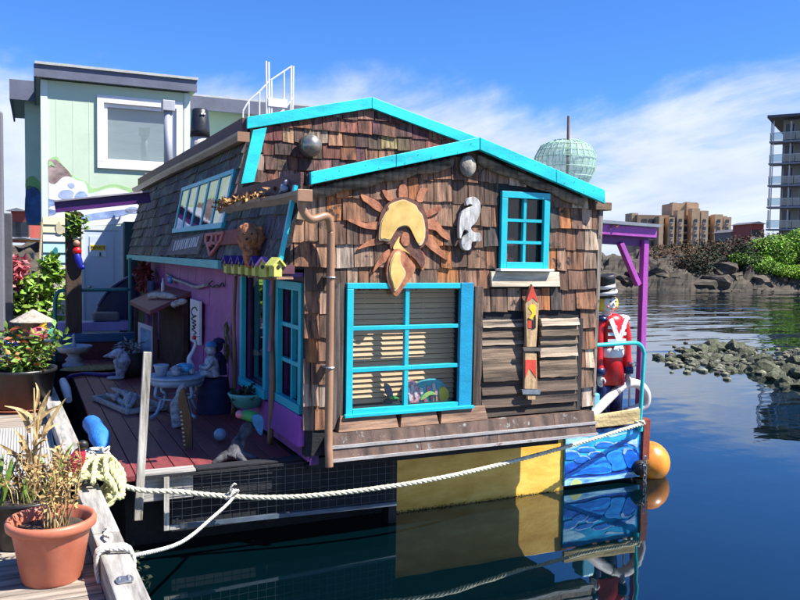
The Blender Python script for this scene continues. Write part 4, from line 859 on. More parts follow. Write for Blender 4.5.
poly(ss([(66, 200), (84, 205), (84, 242), (66, 240)]), YS - .004, .005).build('red_mark', SKR, sk_)
for q in ([(86, 200), (92, 200), (92, 244), (86, 244)], [(98, 175), (104, 175), (104, 238), (98, 238)], [(86, 238), (104, 232), (104, 240), (86, 245)], [(66, 190), (84, 196), (84, 202), (66, 197)]): poly(ss(q), YS - .007, .004).build('black_mark', INK, sk_)
# lamp on the upper gable
lc = onY(309.5, 146, Y2 - .02); lp = T('wall_lamp', 'round metal bulkhead lamp on the upper shingled gable', 'lamp', lc)
MB().ball(lc + V((0, -.05, 0)), .12, .11, .12, 24).build('globe', mat('tarnished_globe', (.34, .31, .26), .28, .3, (6, 6, 6), .05, metal=.7), lp, smooth=True)
MB().lathe([(.11, 0), (.125, .02), (.125, .06), (.10, .07)], lc + V((0, .03, 0)), 24, Matrix(((1, 0, 0), (0, 0, -1), (0, 1, 0)))).build('rim', mat('dark_rim', (.08, .06, .05), .6, .3), lp, smooth=True)
# roof-side ornaments (fixed on the mansard)
def mpt(px, py, d=0):                       # photo pixel cut with the mansard plane
    return onP(px, py, MN.o + MN.n * d, MN.n)
sg = T('name_board', 'dark plank with faded white lettering below the slanting panes', 'sign', mpt(190, 243, .05))
def mplate(pts, m, nm, par, d=.05, th=.03, **k): return MB().prism([mpt(px, py, d) for px, py in pts], MN.n * -th).build(nm, m, par, **k)
mplate([(172, 240), (204, 233), (198, 254), (166, 255)], mat('sign_plank', (.12, .11, .11), .8, .3, (3, 3, 20), .3), 'plank', sg)
for i in range(11):
    x = 175 + i * 2.25; y = 240.6 - i * .42; wv = (i * 37 % 5) * .18
    mplate([(x + .3, y + wv), (x + 1.3 + (i % 3) * .3, y - .2), (x - 1.4 + (i % 2) * .6, y + 10.2 - wv), (x - 2.4, y + 10.2)], mat('faded_lettering', (.48, .50, .52), .7, .3, (30, 30, 30), 0), 'letter_stroke', sg, .054, .006)
ls = T('red_lattice', 'red shield shaped lattice under the slanting panes', 'wall ornament', mpt(210, 238, .05)); LAT = mat('red_lattice_paint', (.36, .085, .07), .6, .2, (9, 9, 9), .2)
zz = lambda pts: [(180 + a / 7.5, 220 + b / 7.5) for a, b in pts]
for q in ([(185, 100), (325, 85), (320, 105), (188, 122)], [(182, 110), (200, 105), (196, 185), (180, 165)], [(192, 180), (205, 170), (228, 265), (214, 272)], [(312, 95), (326, 92), (300, 165), (286, 165)], [(296, 155), (288, 175), (222, 272), (222, 245)], [(235, 105), (250, 103), (226, 200), (212, 195)], [(262, 102), (276, 100), (272, 190), (258, 190)], [(196, 165), (292, 158), (286, 178), (200, 186)]): mplate(zz(q), LAT, 'lattice_bar', ls, .06, .025)
tag(mplate([(218, 232), (252, 226), (252, 243), (216, 245)], mat('brick_red_board', (.20, .03, .02), .7, .25, (6, 6, 6), .2), 'red_board', None, .045, .03), 'small brick red board behind the lion mask', 'board')
# lion mask
lm = mpt(251, 238, .12); ln = T('lion_mask', 'round rust brown lion face mask on the dark shingles', 'mask', lm); TERR = mat('rust_terracotta', (.16, .05, .02), .8, .4, (24, 24, 24), .6, col2=(.36, .14, .06)); LN = V((-.55, -.83, .05)).normalized(); q = LN.to_track_quat('Z', 'Y').to_matrix(); LR = LN.cross(V((0, 0, 1))).normalized()
MB().ball(lm, .125, .135, .06, 22, q, .13, random.Random(3)).build('mane', TERR, ln, smooth=True)
MB().ball(lm + LN * .045 + V((0, 0, .01)), .085, .09, .05, 16, q, .02, random.Random(4)).build('face', mat('lion_face', (.30, .12, .05), .75, .25, (30, 30, 30), .3), ln, smooth=True)
MB().ball(lm + LN * .085 + V((0, 0, -.03)), .036, .030, .03, 12, q).build('muzzle', MATS['lion_face'], ln, smooth=True); MB().ball(lm + LN * .115 + V((0, 0, -.018)), .012, n=8).build('nose', INK, ln)
for s_ in (-1, 1):
    MB().ball(lm + LN * .088 + LR * (s_ * .036) + V((0, 0, .03)), .011, n=8).build('eye', INK, ln); MB().ball(lm + LR * (s_ * .085) + V((0, 0, .085)), .03, n=10).build('ear', TERR, ln, smooth=True)
MB().lathe([(.01, -.27), (.05, -.25), (.075, -.16), (.085, -.05), (.05, .0)], lm, 14, Matrix(((1, 0, 0), (0, .8, 0), (0, 0, 1)))).build('beard', TERR, ln, smooth=True)
MB().tube([lm, lm + V((.16, .0, -.02))], .02, 6).build('bracket', BROWNX, ln)
# birdhouses on the band
BY = mat('birdhouse_yellow', (.50, .50, .10), .55, .15, (12, 12, 12), .15, rnd=True); BPU = mat('birdhouse_violet_roof', (.055, .02, .20), .5, .2); BPK = mat('birdhouse_pink_roof', (.55, .25, .55), .5, .15)
bl_ = ['yellow birdhouse with violet roof, first of the row at the far end', 'yellow birdhouse with violet roof, second of the row from the far end', 'yellow birdhouse with violet roof, middle one of the five', 'yellow birdhouse with violet roof, fourth of the row from the far end', 'yellow birdhouse with violet roof, last violet one before the pink roof', 'yellow birdhouse with a pink roof near the cottage corner', 'pale yellow birdhouse with round hole at the cottage corner']
for i, (px, py) in enumerate(((227, 266), (234.5, 266.5), (241.5, 267), (248.5, 267.5), (255.5, 268), (264, 269), (275.5, 269))):
    c = onX(px, py, XM - .07); t = T('birdhouse', bl_[i], 'birdhouse', c - V((0, 0, .09)), 'birdhouses along the trim'); a = rotz(.35 if i == 6 else (-.9 if i == 5 else -1.45)); wd, h, dp = (.062, .068, .020) if i < 6 else (.062, .060, .035)
    body = [(-wd, -h), (wd, -h), (wd, h * .35), (0, h * 1.25), (-wd, h * .35)]
    body = [(x * .62, z) for x, z in body]; wd *= .62
    MB().prism([c + a @ V((x, -dp, z)) for x, z in body], a @ V((0, dp * 2, 0))).build('body', BY, t)
    rfm = BPU if i < 5 else (BPK if i == 5 else BY)
    for s_ in (-1, 1): MB().hexa([c + a @ V(v) for v in ((0, -dp - .02, h * 1.27), (s_ * (wd + .02), -dp - .02, h * .30), (s_ * (wd + .02), dp + .02, h * .30), (0, dp + .02, h * 1.27), (0, -dp - .02, h * 1.27 + .018), (s_ * (wd + .028), -dp - .02, h * .30 + .012), (s_ * (wd + .028), dp + .02, h * .30 + .012), (0, dp + .02, h * 1.27 + .018))]).build('roof', rfm, t)
    MB().lathe([(.017, 0), (.017, .004)], c + a @ V((0, -dp - .001, h * .25)), 12, a @ Matrix(((1, 0, 0), (0, 0, -1), (0, 1, 0)))).build('entrance_hole', INK, t)
    MB().bar(c + V((0, 0, -h - .012)), c + V((.14, 0, -h - .012)), .06, .02).build('bracket', BROWNX, t)
# dove on the gutter, feather hanging under it
dv = onX(284.5, 189.5, gl.x - .10); dv.z = gl.z - .118; pgn = T('dove_figure', 'small pale grey dove standing on the gutter', 'bird figure', dv - V((0, 0, .04))); PG = mat('dove_grey', (.36, .36, .42), .6, .2, (20, 20, 20), .1)
MB().ball(dv + V((0, 0, .01)), .035, .07, .035, 14, Matrix.Rotation(.3, 3, 'X')).build('body', PG, pgn, smooth=True); MB().ball(dv + V((0, -.055, .055)), .022, n=12).build('head', PG, pgn, smooth=True); MB().tube([dv + V((0, .05, 0)), dv + V((0, .13, -.02))], [.022, .012], 6).build('tail', PG, pgn)
fe = onX(263, 214, gl.x - .08); tag(MB().prism([fe + V((0, y * .012, z * .012)) for y, z in closed_smooth([(6, 7), (3, 5), (-3, -3), (-5, -8), (0, -6), (5, 1)], 3)], (.008, 0, 0)).build('shell_feather', WHITEP), 'white feather shaped hanging under the leafy gutter', 'hanging ornament')

# ================================================================== ON THE ROOF
z0 = ul.z
rlg = T('roof_ladder', 'white tubular roof railing and ladder behind the upper gable', 'railing', (3.0, 11.0, 4.1)); YL = 10.8
WT = mat('white_metal_tube', (.72, .73, .74), .4, .08, bump=.02)
Lp = lambda px, py: onY(px, py, YL)
for (x0, y0, x1, y1, nm) in ((266, 61, 267, 114, 'upright'), (268.7, 62, 269.5, 114, 'upright'), (271.5, 80, 272, 113, 'baluster'), (284, 72, 284, 112, 'baluster'), (291, 66, 290.5, 110, 'upright'), (293.3, 66, 292.5, 98, 'upright'), (259.5, 92, 259.5, 116, 'baluster'), (248.8, 101, 248.8, 118, 'baluster'), (243, 111, 243, 120, 'baluster')):
    a, b = Lp(x0, y0), Lp(x1, y1); b.z = min(b.z, 4.0) if nm != 'x' else b.z; MB().tube([a, b], .013 if nm == 'upright' else .010, 6).build(nm, WT, rlg)
for q in ([(292, 66), (271, 80)], [(270, 80), (259, 92), (249, 101), (243, 111)], [(292.5, 98), (287, 106), (280, 113)]): MB().tube(smooth_path([Lp(*p) for p in q], 4), .012, 6).build('rail', WT, rlg)
a, b = Lp(268, 98), Lp(287, 108); MB().box(a.x, b.x, YL - .02, YL + .02, b.z, a.z).build('white_panel', WT, rlg)
# flue with cap, dark ventilator
fc = onX(168, 158, 2.5); fl_ = T('flue_pipe', 'thin galvanised flue pipe with box cap above the mansard', 'chimney', (fc.x, fc.y, 3.9)); k = fc.y / F
f_t, f_m = onY(168, 101, fc.y).z, onY(168, 111.5, fc.y).z
MB().tube([(fc.x, fc.y, 3.85), (fc.x, fc.y, f_m)], .075, 14).build('pipe', mat('dull_zinc', (.42, .43, .46), .55, .12, (6, 6, 1), .05, metal=.25), fl_, smooth=True); MB().box(fc.x - .11, fc.x + .11, fc.y - .11, fc.y + .11, f_m, f_t).build('cap', MATS['dull_zinc'], fl_, bevel=.01)
vc = onX(200, 140, 2.55); vt = T('roof_ventilator', 'stubby black roof ventilator on a pale collar', 'ventilator', (vc.x, vc.y, 3.95)); v0, v1, v2 = onY(200, 147, vc.y).z, onY(200, 136, vc.y).z, onY(201, 109, vc.y).z
MB().lathe([(.155, 3.9), (.15, v0), (.13, v1)], (vc.x, vc.y, 0), 20).build('collar', mat('pale_collar', (.50, .47, .44), .6, .15), vt, smooth=True)
MB().lathe([(.155, v1 - .02), (.150, v1 + .1), (.125, v2 - .03), (.10, v2)], (vc.x, vc.y, 0), 20).build('drum', mat('black_metal', (.02, .02, .022), .35, .3, (9, 9, 9), .05), vt, smooth=True)
fr2 = onY(203.5, 113.5, vc.y - .16); 
for s_ in (-.02, .02): MB().box(fr2.x + s_ - .014, fr2.x + s_ + .014, fr2.y + .01, fr2.y + .04, fr2.z - .012, fr2.z + .012).build('white_mark', WHITEP, vt)
# mast and netted bundle behind the front roof
mp0 = onY(568.5, 116, 8.2); ms0 = onY(568, 178, 8.2); tag(MB().tube([V((ms0.x, 8.2, 2.95)), mp0], [.024, .016], 8).build('mast', mat('mast_wood', (.16, .085, .055), .6, .3, (14, 14, 2), .2)), 'thin reddish brown wooden mast standing behind the front roof', 'mast')
nb = onY(565, 164, 8.35); nt_ = T('netted_bundle', 'round pale green netted cage behind the roof ridge', 'net cage', (nb.x, 8.35, 2.95)); NET = mat('net_film', (.42, .62, .46), .8, .2, (9, 9, 9), 0); NET.node_tree.nodes['Principled BSDF'].inputs['Alpha'].default_value = .42; GRN = mat('pale_green_net', (.40, .60, .45), .6, .2)
MB().lathe([(.10, -.36), (.28, -.26), (.36, -.08), (.375, .08), (.30, .22), (.17, .285)], nb, 22).build('net_skin', NET, nt_, smooth=True)
nm = MB()
for i in range(26):
    a = 2 * math.pi * i / 26; nm.tube([nb + V((r_ * math.cos(a + tw), r_ * math.sin(a + tw), z)) for r_, z, tw in ((.10, -.36, 0), (.29, -.26, .05), (.37, -.08, .1), (.385, .08, .15), (.31, .225, .2), (.17, .29, .25))], .0045, 4)
for r_, z in ((.29, -.26), (.34, -.16), (.375, -.05), (.385, .07), (.35, .16), (.30, .23), (.17, .29)): nm.tube([nb + V((r_ * math.cos(i * .2618), r_ * math.sin(i * .2618), z)) for i in range(25)], .0045, 4)
stuff(nm.build('netting', GRN, nt_))
MB().lathe([(.05, 2.93 - nb.z), (.05, -.3)], nb, 8).build('stand', GREYZ, nt_)

# ================================================================== RIGHT-HAND SIDE DECK
# painted wooden soldier
sp_ = onY(611, 350, 7.02); SXc, SYc, SZ0 = sp_.x, 7.02, .69
sol = T('toy_soldier_statue', 'painted wooden toy soldier in red coat and tall black hat behind the rail', 'statue', (SXc, SYc, SZ0)); kk = ((sp_ - CAM).dot(MW @ V((0, 0, -1)))) / F
sz = lambda py: onY(611, py, SYc).z
RED = mat('glossy_red_paint', (.50, .008, .012), .36, .22, (5, 5, 5), .06, wear=(.26, .012, .012), wsc=16, wth=.64); WHT = mat('glossy_white_paint', (.74, .74, .74), .35, .1, bump=.03); NAV = mat('navy_paint', (.008, .015, .085), .35, .2); SYL = mat('yellow_hair_paint', (.72, .48, .02), .4, .15, (12, 12, 12), .15); SKN = mat('pale_face_paint', (.74, .70, .66), .4, .08)
body = lambda prof, sx, sy, nm, m, dx=0: MB().lathe(prof, (SXc + dx, SYc, 0), 22, Matrix(((sx, 0, 0), (0, sy, 0), (0, 0, 1)))).build(nm, m, sol, smooth=True)
zsh, zwa, zhem, zft = sz(318), sz(352), sz(378), SZ0
body([(.06, zsh + .05), (.12, zsh + .02), (.155, zsh - .03), (.155, zsh - .18), (.135, zwa), (.14, zwa - .06), (.18, zhem - .06)][::-1], 1, .8, 'coat', RED)
for s_ in (-1, 1):
    MB().tube([(SXc + s_ * .085, SYc, SZ0 + .06), (SXc + s_ * .085, SYc, zhem)], [.072, .088], 14).build('leg', NAV, sol, smooth=True)
    MB().ball((SXc + s_ * .09, SYc - .05, SZ0 + .045), .07, .13, .045, 12).build('boot', INK, sol, smooth=True)
    ar = MB().tube(smooth_path([(SXc + s_ * .155, SYc, zsh - .03), (SXc + s_ * .192, SYc - .01, zsh - .2), (SXc + s_ * .2, SYc - .03, zwa - .05), (SXc + s_ * .20, SYc - .06, zwa - .20)], 4), [.062] * 6 + [.052] * 7, 12).build('arm', RED, sol, smooth=True)
    MB().lathe([(.058, -.05), (.062, 0), (.055, .03)], (SXc + s_ * .20, SYc - .06, zwa - .19), 12).build('cuff', NAV, ar, smooth=True)
    hnd = MB().ball((SXc + s_ * .20, SYc - .065, zwa - .285), .032, .045, .055, 10)
    for f_ in range(4): hnd.tube([(SXc + s_ * .20, SYc - .10 + f_ * .022, zwa - .31), (SXc + s_ * .198, SYc - .105 + f_ * .022, zwa - .345), (SXc + s_ * .192, SYc - .10 + f_ * .02, zwa - .372 + abs(f_ - 1.5) * .006)], [.011, .010, .008], 6)
    hnd.tube([(SXc + s_ * .185, SYc - .105, zwa - .27), (SXc + s_ * .178, SYc - .13, zwa - .30), (SXc + s_ * .178, SYc - .128, zwa - .325)], [.012, .011, .008], 6)
    hnd.build('hand', SKN, ar, smooth=True)
    MB().ball((SXc + s_ * .155, SYc, zsh - .005), .075, .085, .04, 14).build('epaulette', NAV if s_ < 0 else WHT, sol, smooth=True)
    MB().bar((SXc + s_ * .11, SYc - .110, zsh - .0), (SXc - s_ * .05, SYc - .125, zwa + .03), .055, .014, (0, 1, 0)).build('cross_belt', WHT, sol)
    for j in range(3): MB().bar((SXc + s_ * .03, SYc - .124, zsh - .09 - j * .075), (SXc + s_ * .125, SYc - .088, zsh - .095 - j * .075), .034, .012, (0, 1, 0)).build('braid', WHT, sol)
MB().lathe([(.148, -.05), (.154, -.02), (.154, .03), (.146, .055)], (SXc, SYc, zwa), 22, Matrix(((1, 0, 0), (0, .82, 0), (0, 0, 1)))).build('belt', WHT, sol, smooth=True)
hc = onY(607, 303, SYc); hz = hc.z; HX = hc.x
tilt = Matrix.Rotation(math.radians(-10), 3, 'Y')
MB().ball((HX, SYc - .01, hz), .095, .10, .125, 20).build('head', SKN, sol, smooth=True)
MB().lathe([(.05, -.12), (.055, 0)], (HX, SYc, hz - .10), 12).build('neck', SKN, sol)
for s_ in (-1, 1):
    MB().ball((HX + s_ * .095, SYc + .01, hz - .01), .045, .07, .085, 14, bump=.06).build('hair', SYL, sol, smooth=True); MB().ball((HX + s_ * .036, SYc - .105, hz + .025), .013, .008, .010, 8).build('eye', INK, sol); MB().bar((HX + s_ * .02, SYc - .103, hz + .055), (HX + s_ * .055, SYc - .092, hz + .058), .006, .008).build('eyebrow', INK, sol)
    MB().ball((HX + s_ * .055, SYc - .088, hz - .035), .018, .008, .016, 8).build('cheek', mat('pink_cheek', (.7, .25, .22), .5, .1), sol, smooth=True)
MB().ball((HX, SYc - .115, hz - .008), .012, .018, .022, 8).build('nose', SKN, sol, smooth=True); MB().bar((HX - .028, SYc - .098, hz - .058), (HX + .028, SYc - .098, hz - .058), .006, .012).build('mouth', RED, sol)
ht0 = V((HX - .005, SYc, hz + .07))
MB().lathe([(.115, 0), (.118, .03), (.105, .035), (.098, .10)], ht0, 22, tilt).build('hat', INK, sol, smooth=True)
MB().lathe([(.102, .098), (.108, .10), (.108, .135), (.102, .137)], ht0, 22, tilt).build('hat_band', WHT, sol, smooth=True)
MB().lathe([(.104, .137), (.112, .20), (.120, .24), (.10, .245)], ht0, 22, tilt).build('hat_crown', INK, sol, smooth=True)
MB().lathe([(.121, .03), (.123, .05), (.121, .065)], ht0, 22, tilt).build('hat_piping', WHT, sol, smooth=True)
MB().ball((HX, SYc - .07, hz + .085), .075, .07, .014, 14).build('peak', INK, sol, smooth=True)
# white fender hose looping over the deck edge
fp = [onY(x, y, yy) for x, y, yy in ((588, 418, 6.90), (600, 407, 6.90), (613, 394, 6.93), (622, 386, 6.96), (632, 383, 6.99), (641, 386, 7.02), (646, 394, 7.05), (645, 404, 7.08), (636, 409, 7.11), (626, 412, 7.13))]
fp[0].z = .74
fh = T('fender_hose', 'thick white hose looped over the deck edge under the rail', 'hose', fp[0]); MB().tube(smooth_path(fp, 5), .052, 12).build('hose', mat('chalky_white_rubber', (.62, .56, .56), .6, .12, (5, 5, 5), .1), fh, smooth=True)
sp3 = smooth_path(fp, 5); i = 11; MB().tube([sp3[i], sp3[i + 1]], .057, 12).build('clamp', mat('grey_clamp', (.2, .2, .2), .5, .2), fh)
# deck clutter under the rail: cooler, bucket, stanchions
bxp = onY(592, 405, 7.0); tag(MB().box(bxp.x - .14, bxp.x + .03, 6.9, 7.1, .69, onY(592, 392, 7).z).build('blue_cooler', mat('sky_blue_plastic', (.12, .42, .62), .4, .1), bevel=.02), 'sky blue plastic box at the soldier’s feet', 'box')
for i, px in enumerate((622, 630)):
    a = onY(px, 378, 7.15); tag(MB().tube([(a.x, 7.15, .69), (a.x, 7.15, a.z)], .012, 8).ball((a.x, 7.15, a.z), .02, n=8).build('stanchion', STEEL), ('thin steel stanchion just right of the soldier', 'thin steel stanchion beside the purple porch post')[i], 'stanchion')
pu = onY(633, 364, 6.9); 
sh_ = T('mooring_shackle', 'small steel shackle and line tied to the porch post', 'shackle', pu); MB().tube([pu + V((.03 * math.cos(a), -.02, .022 * math.sin(a))) for a in [i * .5236 for i in range(13)]], .009, 6).build('ring', STEEL, sh_); MB().tube([pu + V((-.05, .06, .02)), pu + V((0, 0, 0)), pu + V((.06, .3, -.02))], .010, 6).build('line', WHITEP, sh_)
# orange buoy with black fitting and chain
bc = onY(649, 461, 7.0); by = T('mooring_buoy', 'round orange mooring buoy afloat at the hull corner', 'buoy', (bc.x, bc.y, 0)); OR = mat('orange_vinyl', (.62, .17, .012), .36, .2, (5, 5, 3), .05, col2=(.76, .28, .03), wear=(.40, .13, .03), wsc=9, wth=.63)
MB().ball((bc.x, bc.y, bc.z - .01), .235, .235, .24, 30).build('ball', OR, by, smooth=True)
fq = Matrix.Rotation(math.radians(90), 3, 'X') @ Matrix.Identity(3); f0 = onY(640.5, 468, 6.78)
MB().lathe([(.03, -.06), (.075, -.05), (.09, 0), (.06, .05), (.02, .07)], f0, 16, Matrix(((1, 0, 0), (0, 0, -1), (0, 1, 0)))).build('black_fitting', mat('black_rubber', (.015, .015, .016), .5, .3), by, smooth=True)
ch = MB()
for i in range(6):
    c = f0 + V((.0 + .006 * (i % 2), -.07, .12 - i * .055)); a = i % 2
    ch.tube([c + V(((.018 * math.cos(t)) * (1 - a), .018 * math.cos(t) * a, .034 * math.sin(t))) for t in [j * .5236 for j in range(13)]], .006, 5)
ch.build('chain', STEEL, by)

# ================================================================== DOCK
DZ = .65
def dx(y): return .565 - .030 * (y - 3.9)             # outer edge of the float
dock = MB(); dk2 = bpy.data.objects.new('dock', None)
dock = MB().hexa([(-1.6, -.5, .15), (dx(-.5) - .03, -.5, .15), (dx(16) - .03, 16, .15), (-1.6, 16, .15), (-1.6, -.5, DZ - .045), (dx(-.5) - .03, -.5, DZ - .045), (dx(16) - .03, 16, DZ - .045), (-1.6, 16, DZ - .045)]).build('dock', mat('dock_dark_frame', (.05, .045, .04), .85, .3, (9, 9, 9), .3)); struct(dock)
rs = random.Random(15); y = 1.0
while y < 16:
    wd = .142; MB().hexa([(-1.58, y, DZ - .04), (dx(y) - .16, y, DZ - .04), (dx(y) - .16, y + wd, DZ - .04), (-1.58, y + wd, DZ - .04), (-1.58, y, DZ + rs.uniform(-.003, .003)), (dx(y) - .16, y, DZ + rs.uniform(-.003, .003)), (dx(y) - .16, y + wd, DZ + rs.uniform(-.003, .003)), (-1.58, y + wd, DZ + rs.uniform(-.003, .003))]).build('plank', DOCKW, dock, bevel=.004); y += wd + .010
for a, b in ((-.4, 5.02), (5.03, 8.4), (8.41, 12.4), (12.41, 15.9)):
    h = .80; MB().hexa([(dx(a) - .155, a, DZ - .04), (dx(a), a, DZ - .04), (dx(b), b, DZ - .04), (dx(b) - .155, b, DZ - .04), (dx(a) - .155, a, h), (dx(a), a, h), (dx(b), b, h - .004), (dx(b) - .155, b, h - .004)]).build('bull_rail', GREYW, dock, bevel=.008)
MB().box(-.62, .27, 6.35, 8.9, DZ + .005, DZ + .03).build('ribbed_mat', mat('grey_mat', (.30, .29, .27), .8, .15, (70, 2, 2), .4), dock)
rb = MB()
for i in range(36): x = -.61 + i * .0247; rb.box(x, x + .011, 6.36, 8.89, DZ + .03, DZ + .036)
stuff(rb.build('mat_ribs', mat('grey_mat_rib', (.42, .41, .39), .75, .15, (30, 2, 2), .2), dock))
cp = onZ(124.5, 580, .802); br = T('dock_bracket', 'galvanised bracket bolted on the grey bull rail', 'bracket', cp)
MB().prism([cp + V((x * .011, yy * .018, 0)) for x, yy in closed_smooth([(-4, 0), (-3, 2), (-1, 2.6), (1, 2.2), (3, 2.4), (4, 0), (3, -2.4), (0, -2), (-3, -2.4)], 3)], (0, 0, .006)).build('plate', STEEL, br)
for q in ((-.025, .01), (.022, -.012), (.02, .02)): MB().lathe([(.009, 0), (.009, .008), (.004, .011)], cp + V((q[0], q[1], .006)), 8).build('bolt', STEEL, br)
# ------- pots
TC = mat('terracotta_plastic', (.47, .135, .070), .5, .1, (4, 4, 4), .06, col2=(.54, .175, .10)); BLK = mat('black_plastic_pot', (.015, .015, .016), .4, .3, (9, 9, 9), .05); SOIL = mat('potting_soil', (.045, .032, .022), .95, .5, (30, 30, 30), .6)
def pot(nm, label, c, prof, m, soil, cat='pot', group=None, saucer=None):
    t = T(nm, label, cat, c, group); MB().lathe(prof, c, 36, cap=False).build('pot_body', m, t, smooth=True)
    MB().lathe([(.001, soil[1]), (soil[0], soil[1])], c, 30, cap=False).build('soil', SOIL, t)
    MB().lathe([(.001, .004), (prof[0][0], .004)], c, 30, cap=False).build('base', m, t)
    if saucer: MB().lathe([(saucer * .8, 0), (saucer, .04), (saucer * .97, .04), (saucer * .78, .01)], c, 30).build('saucer', TC, t, smooth=True)
    return t
pc = onZ(54, 583, DZ + .002); pc = onZ(52, 578, DZ + .002)
p1 = pot('terracotta_pot', 'big terracotta pot of dry stems in the foreground on the dock', pc, [(.150, 0), (.158, .012), (.205, .285), (.207, .29), (.222, .292), (.236, .305), (.238, .335), (.230, .352), (.216, .352), (.205, .33), (.190, .25)], TC, (.197, .285))
DRY = mat('dry_straw', (.36, .22, .085), .8, .3, (20, 20, 5), .1, col2=(.52, .37, .17), island=.35); DRYB = mat('dry_brown_seed', (.17, .085, .035), .85, .35, (20, 20, 20), .1, island=.4); GLEAF = mat('plant_green_leaf', (.075, .16, .02), .6, .3, (9, 9, 9), 0, col2=(.16, .26, .03), island=.35)
def stems(c, n, h, spread, m, seedm, rnd, r=.004, seeds=14, top=.4):
    a, b = MB(), MB()
    for i in range(n):
        t = rnd.uniform(0, 6.3); q = rnd.uniform(.02, spread); p0 = V(c) + V((q * .6 * math.cos(t), q * .6 * math.sin(t), 0)); p3 = V(c) + V((q * 1.2 * math.cos(t) + rnd.uniform(-.06, .06), q * 1.2 * math.sin(t) + rnd.uniform(-.06, .06), h * rnd.uniform(.45, 1)))
        m1 = p0.lerp(p3, .4) + V((rnd.uniform(-.04, .04), rnd.uniform(-.04, .04), .02)); m2 = p0.lerp(p3, .75) + V((rnd.uniform(-.04, .04), rnd.uniform(-.04, .04), 0)); pp = smooth_path([p0, m1, m2, p3], 4)
        a.tube(pp, [r * (1 - .6 * j / (len(pp) - 1)) for j in range(len(pp))], 5)
        for k in range(seeds):
            u = rnd.uniform(1 - top, 1); j = min(len(pp) - 2, int(u * (len(pp) - 1))); leaves(b, pp[j].lerp(pp[j + 1], rnd.random()), (.018, .018, .018), 1, .020, rnd)
    return a, b
rs = random.Random(22); a, b = stems(pc + V((.02, .02, .28)), 24, .52, .13, DRY, DRYB, rs, .0045, 22, .75); stuff(a.build('stems', DRY, p1)); stuff(b.build('seed_heads', mat('dry_seed', (.30, .17, .06), .85, .3, (20, 20, 20), 0, col2=(.40, .26, .1), island=.4), p1, fix=False))
# big black pot with tall dry corn-like stalks behind it
p2c = onZ(30, 540, DZ + .002); p2c = V((p2c.x - .02, p2c.y + .0, DZ + .002))
p2 = pot('black_planter', 'wide black planter with tall dry stalks behind the terracotta pot', p2c, [(.20, 0), (.21, .01), (.245, .27), (.262, .275), (.265, .30), (.245, .30), (.235, .26)], BLK, (.238, .26), 'planter')
def blade(mb, p0, d, L_, w_, bend, rnd):
    d = V(d).normalized(); sd = d.cross(V((rnd.gauss(0, 1), rnd.gauss(0, 1), .2))).normalized(); n = 7; prev = None
    for i in range(n + 1):
        t = i / n; p = V(p0) + d * (L_ * t) + V((bend[0] * t * t, bend[1] * t * t, bend[2] * t * t)); ww = w_ * math.sin(math.pi * min(.97, .12 + t * .86)) ** .7; cur = (p - sd * ww, p + sd.cross(d) * ww * .25, p + sd * ww)
        if prev: mb.quad(prev[0], prev[1], cur[1], cur[0]); mb.quad(prev[1], prev[2], cur[2], cur[1])
        prev = cur
rs = random.Random(33); corn = MB(); stalk = MB(); green = MB()
for px, pyt, wgt in ((34, 388, 1), (40, 402, 1), (44, 425, .8), (29, 410, .8), (15, 455, .6), (63, 440, .7)):
    tp = onY(px, pyt, p2c.y + rs.uniform(-.05, .1)); bs = p2c + V(((tp.x - p2c.x) * .5, rs.uniform(-.05, .08), .26)); pp = smooth_path([bs, bs.lerp(tp, .5) + V((rs.uniform(-.02, .02), 0, 0)), tp], 5); stalk.tube(pp, [.011 * wgt * (1 - .6 * j / 10) for j in range(len(pp))], 6)
    for k in range(6): u = rs.uniform(.15, .9); q = bs.lerp(tp, u); blade(corn, q, (rs.uniform(-.5, .5), rs.uniform(-.4, .2), .9), rs.uniform(.12, .3), rs.uniform(.010, .022), (rs.uniform(-.1, .1), rs.uniform(-.06, .06), -rs.uniform(.0, .14)), rs)
for k in range(22): blade(green, p2c + V((rs.uniform(-.2, .15), rs.uniform(-.1, .1), .26)), (rs.uniform(-.45, .4), rs.uniform(-.3, .3), .9), rs.uniform(.2, .42), rs.uniform(.012, .022), (rs.uniform(-.1, .1), 0, -.06), rs)
stuff(stalk.build('stalks', DRY, p2)); stuff(corn.build('dry_leaves', DRY, p2, fix=False)); stuff(green.build('green_leaves', GLEAF, p2, fix=False))
rs = random.Random(34); a, b = stems(p2c + V((0, 0, .26)), 30, .26, .2, DRY, DRYB, rs, .003, 10); stuff(a.build('stems', DRY, p2)); stuff(b.build('leaf_litter', DRYB, p2, fix=False))
# small black pot at the rail with a red spotted stake
p3c = onZ(86, 492, DZ + .002); p3c = V((dx(6.3) - .22, 6.25, DZ + .002))
p3 = pot('small_black_pot', 'small black pot against the bull rail with a green shoot', p3c, [(.09, 0), (.115, .19), (.125, .20), (.122, .22), (.11, .22), (.10, .18)], BLK, (.105, .18)); g = MB(); rs = random.Random(3)
for i in range(7): blade(g, p3c + V((0, 0, .18)), (rs.uniform(-.4, .5), rs.uniform(-.3, .3), 1), rs.uniform(.15, .30), .012, (0, 0, -.03), rs)
stuff(g.build('shoots', GLEAF, p3, fix=False))
lb = onY(76, 462, 6.0); ld = T('ladybird_stake', 'red ladybird ornament with black spots on a stake', 'garden ornament', (lb.x, 6.0, DZ)); q = Matrix.Rotation(.35, 3, 'Y') @ Matrix.Rotation(.2, 3, 'X')
MB().ball(lb, .055, .03, .12, 16, q).build('shell', mat('ladybird_red', (.45, .02, .05), .35, .15), ld, smooth=True); MB().ball(lb + q @ V((0, 0, .135)), .038, .03, .035, 12, q).build('head', INK, ld, smooth=True)
